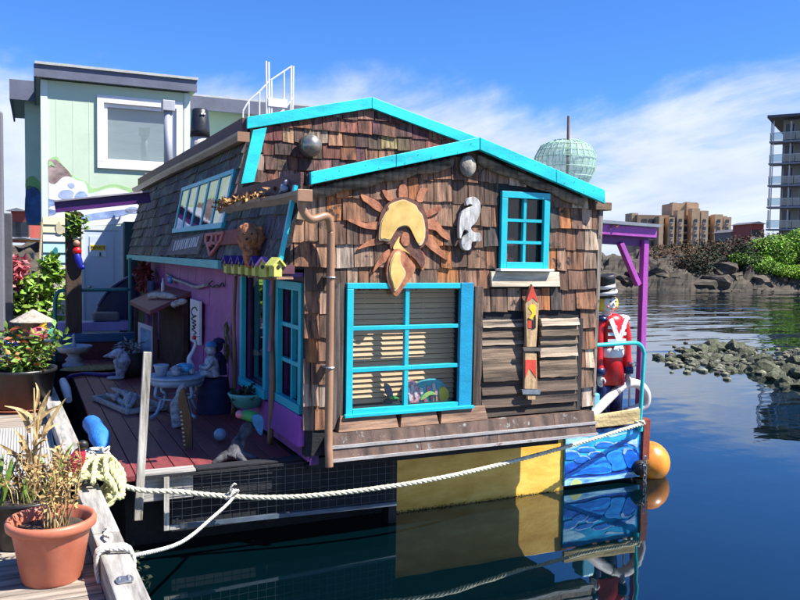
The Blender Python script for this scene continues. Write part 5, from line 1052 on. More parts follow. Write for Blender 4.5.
for x, z in ((-.02, .05), (.022, .02), (-.015, -.04), (.02, -.07)): MB().ball(lb + q @ V((x, -.027, z)), .012, .006, .015, 8, q).build('spot', INK, ld)
MB().tube([lb + V((-.04, .0, -.1)), (lb.x - .06, 6.0, DZ)], .008, 6).build('stake', GREYZ, ld)
# black tub of flowers on an orange saucer further along
p4c = onZ(20, 408, DZ + .002); p4 = pot('flower_tub', 'big black tub of flowering plants on an orange saucer', p4c, [(.30, .02), (.33, .04), (.38, .42), (.40, .43), (.405, .47), (.38, .47), (.36, .40)], BLK, (.365, .40), 'planter', saucer=.42)
fm = MB(); rs = random.Random(44)
for k in range(10): leaves(fm, p4c + V((rs.uniform(-.32, .36), rs.uniform(-.3, .3), rs.uniform(.5, .85))), (.18, .18, .14), 90, .055, rs)
stuff(fm.build('foliage', GLEAF, p4, fix=False)); fl2 = MB()
for k in range(70): leaves(fl2, p4c + V((rs.uniform(-.38, .36), rs.uniform(-.36, .1), rs.uniform(.5, .95))), (.02, .02, .02), 2, .05, rs)
stuff(fl2.build('blossoms', mat('red_orange_petal', (.52, .06, .03), .6, .3, (3, 3, 3), 0, col2=(.6, .3, .12), island=.4), p4, fix=False))
# bird feeder with a conical shingled roof
bf = onY(33, 325, p4c.y + .1); bft = T('bird_feeder', 'round wooden bird feeder with conical shingled roof', 'bird feeder', (bf.x, bf.y, DZ)); zt, zr, zb = onY(31, 310, bf.y).z, onY(31, 321, bf.y).z, onY(31, 335, bf.y).z
MB().lathe([(.245, zr - .01), (.25, zr), (.02, zt), (.001, zt + .01)], (bf.x, bf.y, 0), 14).build('roof', mat('feeder_roof', (.27, .22, .17), .85, .3, (20, 20, 5), .5, col2=(.40, .35, .29)), bft)
MB().lathe([(.13, zb), (.135, zr)], (bf.x, bf.y, 0), 12).build('drum', mat('feeder_wood', (.22, .15, .09), .8, .3, (16, 16, 2), .4), bft); MB().lathe([(.19, zb - .025), (.19, zb)], (bf.x, bf.y, 0), 16).build('tray', DOCKW, bft); MB().tube([(bf.x, bf.y, DZ + .4), (bf.x, bf.y, zb - .02)], .025, 8).build('pole', DOCKW, bft)
# pink spotted fish hanging by it
fi = onY(38, 334, bf.y - .2); ft = T('fish_windsock', 'pink spotted toy fish with yellow and green fins by the feeder', 'garden ornament', fi); PK = mat('pink_paint', (.65, .10, .16), .4, .2)
MB().ball(fi, .10, .04, .085, 16).build('body', PK, ft, smooth=True); MB().prism([fi + V((.07, 0, 0)), fi + V((.19, 0, .10)), fi + V((.17, 0, -.0)), fi + V((.18, 0, -.12))], (0, .015, 0)).build('tail', mat('aqua_fin', (.08, .45, .42), .4, .15), ft); MB().prism([fi + V((-.02, 0, .07)), fi + V((.09, 0, .16)), fi + V((.09, 0, .05))], (0, .015, 0)).build('fin', SYL, ft)
for x, z in ((-.04, .03), (.0, -.02), (.04, .03), (-.05, -.03)): MB().ball(fi + V((x, -.036, z)), .012, .006, .012, 8).build('spot', INK, ft)
MB().tube([fi + V((0, 0, .08)), V((bf.x + .18, bf.y - .05, bf.z + .05))], .003, 4).build('hanger', WIRE, ft)
# blue pot and small red pot at the picture's left edge
p5c = onZ(4, 372, DZ + .002); p5 = pot('blue_glazed_pot', 'glossy cobalt blue pot at the left edge beyond the tub', V((p5c.x, p5c.y, DZ)), [(.16, 0), (.22, .16), (.22, .33), (.17, .42), (.20, .46), (.17, .46), (.15, .40)], mat('cobalt_glaze', (.008, .02, .22), .15, .2, bump=0), (.155, .40))
# leafy vine plant with stake
v0_ = onZ(40, 350, DZ); vp = T('leafy_shrub', 'bright green leafy shrub tied to a bamboo stake on the dock', 'shrub', v0_); vm = MB(); rs = random.Random(55)
vt = MB()
for px, py, r_ in ((20, 303, .25), (30, 295, .32), (42, 302, .32), (36, 284, .25), (48, 290, .28), (52, 273, .16), (26, 312, .3), (44, 314, .35), (50, 262, .12)): leaves(vm, onY(px, py, v0_.y + rs.uniform(-.2, .2)), (r_, r_, r_ * .8), 130, .10, rs)
vm.build('crown', mat('lime_leaf', (.13, .26, .02), .6, .3, (3, 3, 3), 0, col2=(.22, .36, .04), island=.4), vp, fix=False)
for px in (32, 42, 48): vt.tube([v0_, onY(px, 300, v0_.y), onY(px, 282, v0_.y)], [.02, .015, .008], 6)
vt.build('trunk', DOCKW, vp); MB().tube([onZ(34, 352, DZ), onY(42, 222, v0_.y)], .022, 6).build('bamboo_stake', mat('bamboo', (.42, .32, .19), .6, .2, (10, 10, 2), .1), vp)
# red blossoms by the grey post
rb_ = onZ(11, 352, DZ); rt = T('red_flower_plant', 'plant with deep red and pink blossoms beside the grey post', 'plant', rb_); rm = MB(); rs = random.Random(66)
for px, py in ((12, 266), (15, 272), (10, 275), (18, 264), (14, 282)): leaves(rm, onY(px, py, rb_.y), (.16, .16, .13), 60, .09, rs)
rm.build('blossoms', mat('deep_pink_petal', (.42, .03, .06), .6, .3, (4, 4, 4), 0, col2=(.55, .16, .18), island=.4), rt, fix=False); rm = MB()
for px, py in ((10, 292), (16, 296), (14, 305), (8, 312)): leaves(rm, onY(px, py, rb_.y), (.2, .2, .2), 60, .09, rs)
rm.build('foliage', DGREEN, rt, fix=False); MB().tube([rb_, onY(13, 272, rb_.y)], .02, 6).build('stem', DOCKW, rt)
# tall grey post on the far left
gp_ = onZ(1, 398, DZ); tag(MB().box(gp_.x - .30, gp_.x + .055, gp_.y, gp_.y + .3, .2, onY(1, 111, gp_.y).z).build('grey_post', mat('grey_steel_post', (.15, .15, .165), .55, .15, (2, 2, 1), .08), bevel=.02), 'tall grey square post at the left edge of the picture', 'post')
g3 = onZ(8.5, 356, DZ); tag(MB().box(g3.x - .08, g3.x + .08, g3.y, g3.y + .16, .2, onY(8.5, 213, g3.y).z).build('dark_grey_piling', mat('dark_grey_post', (.06, .06, .07), .6, .2), bevel=.02), 'dark grey piling standing just right of the grey post', 'piling')
# ------- wooden stake and ropes
tag(MB().bar(onY(138, 476, 6.42) + V((0, 0, -.35)), onY(147.5, 352, 6.42), .062, .035, (0, 1, 0)).build('wooden_stake', GREYZ, bevel=.004), 'weathered upright grey plank standing at the front edge of the deck', 'stake')
YROPE = mat('yellow_twisted_rope', (.50, .47, .20), .75, .18, (30, 30, 30), .3, col2=(.62, .60, .33)); WROPE = mat('white_twisted_rope', (.58, .56, .50), .75, .16, (30, 30, 30), .3); CROPE = mat('cream_mooring_rope', (.55, .51, .36), .75, .18, (30, 30, 30), .3, col2=(.66, .62, .47))
rc = V((dx(6.15) - .075, 6.15, .80)); e0 = rc + V((.10, -.05, .05)); e1 = onY(642, 424, 6.76)
mid = [onY(180, 492, 6.33), onY(232, 496.5, 6.30), onY(290, 497, 6.24), onY(360, 490.5, 6.16), onY(440, 478, 6.14), onY(520, 459.5, 6.34), onY(590, 440, 6.58), onY(625, 429, 6.70)]
e0 = onY(134, 489, 6.34)
mr_ = MB(); rope(mr_, [rc + V((.08, .02, .06)), e0] + mid + [e1, e1 + V((.05, .03, .0)), e1 + V((.07, .1, -.02)), e1 + V((.0, .14, -.01)), e1 + V((-.05, .06, .01)), e1 + V((.02, -.03, .03))], .021)
stuff_ = tag(mr_.build('mooring_rope', CROPE, smooth=True), 'long cream mooring rope sagging across the front of the hull', 'rope')
cl = MB(); rs = random.Random(77)
for k in range(9):
    oy = -.20 + k * .055; rad = .13 + rs.uniform(0, .035); path = []
    for i in range(17):
        a = i * math.pi / 8 + rs.uniform(-.05, .05); path.append(rc + V((math.cos(a) * (rad + .02), oy + .03 * math.sin(a * .5 + k) + rs.uniform(-.008, .008), math.sin(a) * rad * .82 - .035)))
    rope(cl, path, .021)
for k in range(4):
    path = [rc + V((-.16 + k * .09 + rs.uniform(-.02, .02), -.24 + rs.uniform(-.03, .03), .06 + rs.uniform(0, .04))), rc + V((-.05 + k * .06, -.02, .155 + rs.uniform(0, .03))), rc + V((.10 + k * .03, .18, .12)), rc + V((.2 + k * .02, .1, .02)), rc + V((.24, -.08 + k * .03, -.10)), rc + V((.12, -.22, -.05))]
    rope(cl, path, .021)
tag(cl.build('rope_coil', YROPE, smooth=True), 'thick heap of yellow green rope wound round the bull rail', 'rope coil')
# white line from the rail up to the mooring rope
kn = onY(232, 494, 6.29); wl = T('white_line', 'white rope hitched round the bull rail and tied to the mooring rope', 'rope', (dx(4.65), 4.65, .8)); wm = MB(); yb_ = 4.62
xa, xb = dx(yb_) - .155, dx(yb_)
for k in range(3):
    yy = yb_ + k * .034
    rope(wm, [(xa + .05, yy + .03, .823), (xb - .02, yy + .008, .822), (xb + .016, yy, .78), (xb + .018, yy, .70), (xb - .01, yy + .01, .622), (xa + .02, yy + .015, .604), (xa - .016, yy + .02, .68), (xa - .018, yy + .025, .79), (xa + .015, yy + .035, .824), (xa + .07, yy + .04, .828)], .012)
rope(wm, [(xa + .04, yb_ + .05, .83), (xa + .07, yb_ + .18, .835), (xa + .045, yb_ + .30, .82), (xa + .075, yb_ + .36, .83), (xa + .06, yb_ + .42, .815)], .010)
wm.build('hitch', WROPE, wl, smooth=True)
ln_ = MB(); s0 = V((xb + .012, yb_, .78)); rope(ln_, [s0, onY(180, 543, 5.15), onY(212, 518, 5.75), kn + V((0, -.02, -.03)), kn + V((.01, .03, .03))], .013); ln_.build('line', WROPE, wl, smooth=True)
kt = MB()
for k in range(3): rope(kt, [kn + V((.03 * math.cos(a) + (k - 1) * .02, .036 * math.sin(a), .034 * math.cos(a + .5 * k))) for a in [i * .6283 for i in range(11)]], .010)
rope(kt, [kn, kn + V((-.02, -.02, .05)), kn + V((.01, -.03, .09)), kn + V((.03, -.02, .075))], .008); kt.build('knot', WROPE, wl, smooth=True)
# weeds at the water line by the dock
wd_ = MB(); rs = random.Random(88)
for i in range(150): leaves(wd_, (dx(6) + rs.uniform(.03, .35), rs.uniform(5.9, 6.9), rs.uniform(-.01, .03)), (.03, .03, .01), 2, .035, rs)
stuff(tag(wd_.build('water_weed', DGREEN, fix=False), 'green weed floating in the dark gap between dock and hull', 'weed'))

# ================================================================== THINGS ON THE LEFT DECK
DK = .697
def dkp(px, py): return onZ(px, py, DK)
PALEB = mat('pale_blue_metal', (.30, .40, .50), .45, .2, (9, 9, 9), .15, wear=(.18, .2, .24), wsc=14, wth=.62); STONE = mat('blue_grey_stone', (.16, .19, .24), .8, .35, (16, 16, 16), .6, col2=(.42, .44, .48), wear=(.07, .08, .07), wsc=13, wth=.6); DRIFT = mat('grey_driftwood', (.26, .245, .235), .85, .3, (5, 22, 22), .5, col2=(.40, .385, .37))
# garden table
tb = dkp(153, 423); tx, ty = tb.x + .30, tb.y + .35; tz = onY(172, 375, ty).z; gt_ = T('garden_table', 'round pale blue metal garden table crowded with ornaments', 'table', (tx, ty, DK))
MB().lathe([(.30, tz - .03), (.315, tz - .02), (.315, tz), (.001, tz + .001)], (tx, ty, 0), 26, cap=False).build('table_top', PALEB, gt_); MB().lathe([(.27, tz - .10), (.285, tz - .03), (.27, tz - .03), (.262, tz - .1)], (tx, ty, 0), 26).build('apron', PALEB, gt_, smooth=True)
for i in range(4):
    a = i * math.pi / 2 + 3.6; d = V((math.cos(a), math.sin(a), 0)); b = V((tx, ty, 0)); MB().tube(smooth_path([b + d * .24 + V((0, 0, tz - .06)), b + d * .27 + V((0, 0, tz - .2)), b + d * .20 + V((0, 0, DK + .2)), b + d * .25 + V((0, 0, DK + .06)), b + d * .33 + V((0, 0, DK + .015))], 5), .018, 8).build('leg', PALEB, gt_, smooth=True)
MB().tube([V((tx, ty, 0)) + V((.21 * math.cos(a), .21 * math.sin(a), DK + .2)) for a in [i * .5236 for i in range(13)]], .010, 6).build('stretcher', PALEB, gt_)
def on_table(u, v): return V((tx + u, ty + v, tz + .003))
c = on_table(-.17, -.05); tag(MB().lathe([(.055, 0), (.075, .10), (.082, .11), (.08, .125), (.06, .12)], c, 20).build('zinc_bucket', PALEB, smooth=True), 'small pale bucket at the left of the garden table', 'bucket')
c = on_table(-.02, -.1); tag(MB().ball(c + V((0, 0, .058)), .062, .06, .06, 14, bump=.05).build('round_stone', STONE, smooth=True), 'smooth round grey stone beside the bucket on the table', 'stone')
c = on_table(.08, .0); tt = T('turtle_figure', 'glossy blue turtle figure on the garden table', 'figurine', c); MB().ball(c + V((0, 0, .07)), .11, .09, .055, 18).build('shell', mat('turtle_blue', (.03, .22, .45), .25, .3, (20, 20, 20), .2, col2=(.10, .42, .6)), tt, smooth=True); MB().ball(c + V((-.13, -.02, .06)), .035, .028, .025, 10).build('head', STONE, tt, smooth=True)
for s_, u in ((-1, -.07), (1, -.07), (-1, .07), (1, .07)): MB().ball(c + V((u, s_ * .08, .035)), .03, .04, .03, 8).build('flipper', STONE, tt, smooth=True)
hr = onY(197, 362, ty + .25); ht = T('heron_figure', 'slender white heron figure with a red mark behind the table', 'figurine', (tx + .16, ty + .12, tz)); hb_ = V((tx + .16, ty + .12, tz))
MB().tube(smooth_path([hb_, hb_ + V((.02, 0, .06)), hb_ + V((.0, 0, .16)), hb_ + V((.05, 0, .26)), hb_ + V((.07, 0, .33)), hb_ + V((.05, -.01, .38))], 5), [.02, .04, .05, .055, .052, .045, .04, .036, .032, .03, .026, .024, .022, .020, .018] + [.018] * 11, 8).build('body', mat('white_ceramic', (.55, .58, .62), .3, .12), ht, smooth=True)
MB().ball(hb_ + V((.05, -.02, .395)), .026, n=10).build('head', RED, ht, smooth=True); MB().tube([hb_ + V((.05, -.02, .40)), hb_ + V((.12, -.05, .41))], [.011, .003], 6).build('beak', STONE, ht)
# seated child figures
def figure(nm, label, b, s, m, m2):
    t = T(nm, label, 'figurine', b); P_ = lambda x, y, z: b + V((x, y, z)) * s
    mb = MB().tube(smooth_path([P_(0, 0, .02), P_(0, 0, .12), P_(-.01, 0, .24), P_(-.01, -.01, .30)], 4), [.09, .09, .088, .085, .082, .08, .078, .076, .07, .06, .05, .04, .035], 12)
    for q in (-1, 1):
        mb.tube(smooth_path([P_(0, q * .05, .05), P_(-.12, q * .07, .08), P_(-.16, q * .07, -.04), P_(-.20, q * .07, -.06)], 4), [.048 * s] * 5 + [.038 * s] * 8, 8)
        mb.tube(smooth_path([P_(-.01, q * .09, .25), P_(-.07, q * .11, .16), P_(-.14, q * .05, .15)], 4), [.032 * s] * 4 + [.025 * s] * 5, 8)
    mb.build('body', m, t, smooth=True); h = MB().ball(P_(-.02, 0, .385), .07 * s, .065 * s, .078 * s, 14).ball(P_(-.088, 0, .38), .014 * s, n=6)
    h.build('head', m, t, smooth=True); MB().lathe([(.085 * s, 0), (.08 * s, .012 * s), (.06 * s, .05 * s), (.001, .07 * s)], P_(-.01, 0, .42), 14).build('cap', m2, t, smooth=True)
fb = V((1.80, 9.0, 0)); MB0 = mat('navy_cloth', (.012, .014, .06), .85, .3, (8, 8, 8), .3)
st_ = T('covered_stool', 'low stand draped in dark blue cloth beside the table', 'stand', (1.96, 8.95, DK)); MB().lathe([(.20, DK), (.19, DK + .15), (.16, DK + .36), (.155, DK + .38), (.001, DK + .385)], (1.96, 8.95, 0), 14, cap=False).build('drape', MB0, st_, smooth=True)
figure('child_figurine', 'seated pale child figurine in a blue cap beside the table', V((1.92, 8.90, DK + .39)), .85, STONE, mat('blue_cap', (.03, .16, .35), .5, .2))
figure('dark_figurine', 'dark seated figurine leaning behind the pale child figurine', V((2.03, 9.02, DK + .39)), .9, MB0, MB0)
# tray of driftwood
tr = dkp(128, 405); tt_ = T('driftwood_tray', 'shallow square tray of driftwood sticks on the deck', 'tray', tr); a_ = rotz(.25)
def rbox(mb, c, x0, x1, y0, y1, z0, z1, A): return mb.hexa([c + A @ V(v) for v in ((x0, y0, z0), (x1, y0, z0), (x1, y1, z0), (x0, y1, z0), (x0, y0, z1), (x1, y0, z1), (x1, y1, z1), (x0, y1, z1))])
rbox(MB(), tr, -.22, .22, -.55, .5, .005, .02, a_).build('bottom', BROWNX, tt_)
rs = random.Random(19)
for x0, x1, y0, y1 in ((-.24, -.20, -.57, .52), (.20, .24, -.57, .52), (-.2, .2, -.57, -.53), (-.2, .2, .48, .52)): rbox(MB(), tr, x0, x1, y0, y1, .004, .06, a_).build('rim', DRIFT, tt_, bevel=.008)
for i in range(7):
    c = tr + a_ @ V((rs.uniform(-.12, .15), rs.uniform(-.3, .3), .045 + .03 * (i % 3))); d = rotz(rs.uniform(-.6, .6)) @ V((0, .26, rs.uniform(-.02, .12)))
    tag(MB().tube(smooth_path([c - d, c + V((.02, 0, .01)), c + d], 4), [.022, .03, .034, .034, .036, .034, .03, .024, .016], 7).build('driftwood_stick', DRIFT, smooth=True), 'pale driftwood stick lying in the square tray', 'driftwood', 'sticks lying in the tray')
# carved piece with pale teeth, pale driftwood beside it
cb_ = dkp(187, 449); ct = T('toothed_carving', 'curved brown carving edged with pale teeth standing on the deck', 'carving', cb_); pts = [(178, 398), (181, 420), (182, 440), (186, 450), (192, 448), (191, 420), (187, 402), (183, 388)]
MB().prism([onY(x, y, cb_.y + .02) for x, y in closed_smooth(pts, 3)], (.02, .05, 0)).build('slab', mat('carving_brown', (.12, .07, .03), .7, .3, (12, 12, 3), .3), ct)
for i in range(9): p = onY(181 + i * .45, 412 + i * 4.1, cb_.y + .005); MB().ball(p, .012, .014, .010, 8).build('tooth', mat('ivory', (.55, .45, .24), .5, .15), ct)
dw = dkp(178, 427); tag(MB().tube(smooth_path([dw + V((0, 0, .005)), onY(175, 408, dw.y + .03), onY(180, 395, dw.y + .05), onY(184, 384, dw.y + .06)], 5), [.065, .06, .055, .05, .048, .05, .055, .05, .045, .042, .045, .05, .045, .04, .03, .02], 9).build('driftwood_upright', DRIFT, smooth=True), 'smooth pale upright driftwood piece behind the toothed carving', 'driftwood')
# glass float, parrot on driftwood stump
gf = dkp(220, 441); tag(MB().ball(gf + V((0, 0, .062)), .06, n=18).build('glass_float', mat('float_glass', (.22, .36, .46), .08, .2, (9, 9, 9), 0), smooth=True), 'pale blue glass fishing float on the deck', 'float')
dsb = dkp(232, 462); ds_ = T('driftwood_stump', 'dark twisted driftwood stump leaning up at the side wall', 'driftwood', dsb); DD = mat('dark_driftwood', (.022, .022, .027), .85, .4, (18, 18, 5), .5, col2=(.075, .075, .088)); st2 = onY(250, 424, dsb.y + .15)
MB().tube(smooth_path([dsb + V((0, 0, .02)), dsb + V((.06, .05, .12)), dsb.lerp(st2, .6) + V((-.02, 0, 0)), st2], 5), [.09, .085, .08, .07, .065, .06, .06, .065, .06, .055, .05, .05, .055, .06, .05, .045], 10).build('trunk', DD, ds_, smooth=True)
for d in ((-.18, -.05), (.22, -.03), (.1, -.14), (-.1, .12)): MB().tube(smooth_path([dsb + V((.03, .03, .07)), dsb + V((d[0] * .5, d[1] * .5, .05)), dsb + V((d[0], d[1], .012))], 4), [.05, .045, .04, .038, .034, .03, .025, .02, .012], 8).build('root', DD, ds_, smooth=True)
pr_ = onY(252, 420, dsb.y + .12); pt_ = T('parrot_figure', 'green and blue parrot figure with pink head on the driftwood stump', 'bird figure', pr_)
MB().tube(smooth_path([pr_ + V((-.10, 0, .05)), pr_ + V((-.04, 0, .045)), pr_ + V((.03, 0, .02)), pr_ + V((.10, 0, -.03))], 4), [.03, .034, .04, .046, .05, .052, .052, .05, .046, .04, .032, .024, .012], 12).build('body', mat('parrot_green', (.05, .30, .07), .45, .25), pt_, smooth=True); MB().ball(pr_ + V((-.115, -.005, .06)), .036, .034, .036, 12).build('head', mat('parrot_pink', (.50, .18, .25), .45, .2), pt_, smooth=True)
MB().prism([pr_ + V((x * .01, -.055, z * .01)) for x, z in closed_smooth([(-2, 4), (6, 5), (9, -2), (7, -13), (2, -7)], 3)], (0, .03, 0)).build('wing', mat('parrot_blue', (.03, .22, .42), .45, .3, (20, 20, 20), .2), pt_)
# half-round planter under the tall window
hpc = onX(248, 396, XS - .12); hp = T('wall_planter', 'sea green half round planter under the tall window', 'planter', hpc); MB().lathe([(.03, -.13), (.13, -.10), (.19, .0), (.205, .03), (.19, .04), (.17, .0)], hpc + V((0, 0, 0)), 22, cap=False).build('bowl', mat('sea_green_plastic', (.10, .40, .33), .45, .12), hp, smooth=True); lv = MB(); leaves(lv, hpc + V((0, 0, .03)), (.16, .16, .05), 120, .05, random.Random(3)); lv.build('moss', DGREEN, hp, fix=False); MB().lathe([(.001, .0), (.185, .005)], hpc, 20, cap=False).build('soil', SOIL, hp)
# dried bundle hanging on the wall
db = onX(227, 338, XS - .06); dt = T('dried_bundle', 'hanging bundle of dried grey green grasses on the purple wall', 'wall ornament', db); lv = MB(); rs = random.Random(7)
for i in range(170): z = rs.uniform(-.22, .2); wv = .085 * (1 - abs(z) / .3); blade(lv, db + V((rs.uniform(-.02, .02), rs.uniform(-wv, wv), z)), (rs.uniform(-.3, .1), rs.uniform(-.5, .5), -1), .09, .007, (0, 0, 0), rs)
lv.build('grasses', mat('dried_sage', (.16, .14, .06), .85, .3, (9, 9, 9), 0, col2=(.26, .22, .11), island=.4), dt, fix=False); MB().tube([db + V((0, 0, .2)), db + V((.04, 0, .3))], .006, 5).build('twine', DRY, dt)
# white board with handwriting
wb = onX(196, 322, XS - .07); wt = T('handwritten_board', 'narrow white upright board with dark handwriting on the purple wall', 'sign', wb); z1, z0_ = onX(196, 300, XS - .07).z, onX(196, 343, XS - .07).z; y0_, y1_ = onX(191.5, 322, XS - .07).y, onX(200.5, 322, XS - .07).y
MB().box(XS - .09, XS - .05, min(y0_, y1_), max(y0_, y1_), z0_, z1).build('board', WHITEP, wt, bevel=.004)
ym, hh = (y0_ + y1_) / 2, (z1 - z0_); wp = [(-.28, .28), (-.1, .34), (.18, .28), (.25, .2), (.1, .13), (-.2, .15), (.15, .08), (.2, .03), (-.15, .02), (.18, -.04), (-.18, -.06), (.15, -.12), (-.1, -.14), (.2, -.2), (-.2, -.24), (.05, -.3)]
MB().tube(smooth_path([V((XS - .092, ym + a * abs(y1_ - y0_) * 1.2, (z0_ + z1) / 2 + b * hh)) for a, b in wp], 5), .009, 5).build('handwriting', INK, wt)
# framed blue picture leaning by the awning
YPC = 11.9; pf = T('framed_picture', 'white framed blue picture propped up by the awning post', 'picture', (onY(146, 350, YPC).x, YPC, DK)); tilt_ = V((0, .03, 0))
PQ = [(138.5, 322), (153, 327), (153, 378), (138.5, 376)]; pin = [(140.3, 327), (151.3, 331), (151.3, 372), (140.3, 370.5)]
for i in range(4):
    j = (i + 1) % 4; MB().prism([onY(*PQ[i], YPC), onY(*PQ[j], YPC), onY(*pin[j], YPC), onY(*pin[i], YPC)], tilt_).build('frame', WHITEP, pf)
MB().prism([onY(*p, YPC + .012) for p in pin], (0, .01, 0)).build('image', mat('blue_picture', (.10, .24, .44), .4, .4, (3, 3, 4), 0, col2=(.34, .54, .70)), pf)
# driftwood and shells on the awning, wall branch, wreath
for i, (p0, p1, r_, lab) in enumerate((((149, 309), (175, 294), .05, 'knotty grey driftwood log on the little maroon awning'), ((172, 297), (186, 289), .04, 'pale short driftwood piece at the top of the awning'))):
    a = onX(*p0, 1.80); b = onX(*p1, 1.95); a.z = 1.92 - (2.19 - a.x) * .456 + r_ * .85; b.z = 1.92 - (2.19 - b.x) * .456 + r_ * .85
    tag(MB().tube(smooth_path([a, a.lerp(b, .4) + V((.02, 0, .02)), b], 6), [r_ * x for x in (.7, 1, 1.15, .9, 1.2, 1, .85, 1.1, .95, 1, .8, .7, .5)], 8).build('driftwood_log', DRIFT, smooth=True), lab, 'driftwood')
wbp = [onX(x, y, XS - .06) for x, y in ((167, 274), (174, 279), (185, 283), (196, 287), (206, 285))]; tag(MB().tube(smooth_path(wbp, 5), .022, 8).build('wall_branch', DRIFT, smooth=True), 'thin pale curved branch fixed across the purple wall', 'branch')
wi = [onX(x, y, XS - .05) for x, y in ((212, 281), (209, 284), (212, 287), (216, 285), (219, 287), (222, 283), (224, 286))]; tag(MB().tube(smooth_path(wi, 5), .010, 6).build('wire_scroll', INK, smooth=True), 'small black wire scroll on the purple wall', 'wall ornament')
wc = onX(144, 278, 1.98); wt_ = T('red_wreath', 'dark red flower wreath hanging at the far corner of the wall', 'wreath', wc); lv = MB(); rs = random.Random(2)
for i in range(14): a = i * .449; leaves(lv, wc + V((0, math.cos(a) * .30, math.sin(a) * .16)), (.08, .14, .08), 26, .08, rs)
lv.build('blossoms', mat('wreath_red', (.20, .015, .015), .7, .35, (5, 5, 5), 0, island=.4), wt_, fix=False); MB().tube([wc + V((0, math.cos(i * .449) * .30, math.sin(i * .449) * .16)) for i in range(15)], .02, 6).build('ring', DOCKW, wt_)
nb_ = onX(151, 291, 2.0); tag(MB().box(1.97, 2.03, nb_.y - .3, nb_.y + .3, nb_.z - .2, nb_.z + .17).build('blue_rag', mat('navy_rag', (.012, .025, .10), .8, .3, (5, 5, 5), .4), bevel=.03), 'dark blue cloth hanging beside the red wreath', 'cloth')
bs_ = onX(170, 280, XS - .08); bt = T('blue_bow', 'small bright blue bow on the wall branch', 'bow', bs_)
for s_ in (-1, 1): MB().ball(bs_ + V((0, s_ * .08, 0)), .03, .09, .06, 10).build('loop', mat('bow_blue', (.03, .16, .45), .5, .3), bt, smooth=True)
MB().ball(bs_, .035, n=8).build('knot', mat('bow_aqua', (.2, .5, .6), .5, .2), bt)
wb2 = onX(163, 290, 2.05); tag(MB().lathe([(.03, -.13), (.03, .10), (.012, .15), (.012, .19)], wb2, 12).build('white_bottle', WHITEP, smooth=True), 'slim white bottle standing at the top of the awning', 'bottle')
# stone urn, egret and barrel at the far end
u0_ = dkp(74, 367); ur_ = T('stone_birdbath', 'pale stone birdbath at the far end of the deck', 'birdbath', u0_); ub = onY(74, 352, u0_.y).z - DK; LST = mat('pale_stone', (.36, .38, .40), .8, .25, (14, 14, 14), .4)
MB().lathe([(.16, 0), (.17, .04), (.10, .08), (.13, ub * .5), (.08, ub * .75), (.12, ub * .95)], u0_, 18).build('pedestal', LST, ur_, smooth=True); MB().lathe([(.05, ub * .9), (.2, ub), (.275, ub + .09), (.26, ub + .10), (.18, ub + .04), (.001, ub + .03)], u0_, 22, cap=False).build('bowl', LST, ur_, smooth=True); MB().lathe([(.03, ub), (.035, ub + .12), (.015, ub + .2), (.03, ub + .25), (.001, ub + .29)], u0_, 12).build('finial', LST, ur_, smooth=True)
eg = dkp(120, 379); et = T('egret_figure', 'blue grey stone egret with outstretched beak on the deck', 'bird figure', eg); ez = lambda py: onY(120, py, eg.y).z
MB().tube(smooth_path([V((eg.x, eg.y, DK + .02)), V((eg.x + .02, eg.y, ez(366))), V((eg.x + .03, eg.y, ez(358))), V((eg.x - .01, eg.y, ez(354))), V((eg.x - .1, eg.y, ez(354.5))), V((eg.x - .22, eg.y, ez(356)))], 5), [.06, .06, .065, .075, .09, .10, .11, .12, .12, .11, .10, .09, .085, .08, .08, .085, .08, .075, .07, .06, .05, .04, .03, .022, .012, .004], 10).build('body', STONE, et, smooth=True)
for q in (-.05, .06): MB().ball((eg.x - .06, eg.y + q, DK + .02), .12, .03, .02, 10).build('foot', LST, et, smooth=True)
bb = dkp(130, 376); bt2 = T('dark_barrel', 'dark wooden barrel planter with frosty leaves by the wall', 'barrel', bb); MB().lathe([(.17, 0), (.20, .17), (.17, .34), (.15, .34), (.15, .30)], bb, 20).build('barrel', mat('barrel_dark', (.03, .022, .018), .7, .3, (16, 16, 2), .3), bt2, smooth=True); lv = MB(); leaves(lv, bb + V((0, 0, .40)), (.19, .19, .10), 120, .055, random.Random(4)); lv.build('foliage', mat('frosty_leaf', (.20, .26, .27), .7, .3, (5, 5, 5), 0, island=.4), bt2, fix=False)
# straw mat and coloured rope at the deck end, blue bag, white fender
sm_ = dkp(85, 371); tag(MB().ball(sm_ + V((.1, 0, .035)), .45, .22, .035, 22, bump=.04).build('straw_mat', mat('straw', (.30, .20, .07), .85, .4, (30, 9, 9), .5), smooth=True), 'rumpled straw mat at the far left of the deck', 'mat')
tag(MB().tube(smooth_path([dkp(68, 379) + V((0, 0, .03)), dkp(85, 376) + V((0, 0, .03)), dkp(105, 377) + V((0, 0, .03)), dkp(122, 376) + V((0, 0, .03))], 6), .028, 8).build('blue_hose', mat('violet_hose', (.04, .02, .16), .4, .2), smooth=True), 'violet blue hose lying across the deck boards', 'hose')
bgp = onZ(96, 437, .80); bg_ = T('blue_bag', 'bright blue cloth bag slumped at the deck edge', 'bag', (.66, 8.0, DK)); b1 = V((.66, 8.05, .80))
MB().tube(smooth_path([onX(90, 422, .62), onX(95, 428, .62), onX(100, 438, .63), onX(103, 452, .64)], 5), [.05, .075, .085, .088, .085, .08, .078, .08, .085, .09, .088, .08, .07, .06, .045, .03], 12).build('sack', mat('bright_blue_cloth', (.02, .17, .52), .7, .25, (5, 5, 5), .5), bg_, smooth=True)
wf = dkp(71, 389); tag(MB().tube([dkp(67, 381) + V((-.05, 0, .0)), dkp(70, 387) + V((-.05, 0, -.02)), dkp(73, 395) + V((-.05, 0, -.06))], [.05, .06, .04], 12).build('white_fender', WHITEP, smooth=True), 'white boat fender hanging in the gap at the deck edge', 'fender')
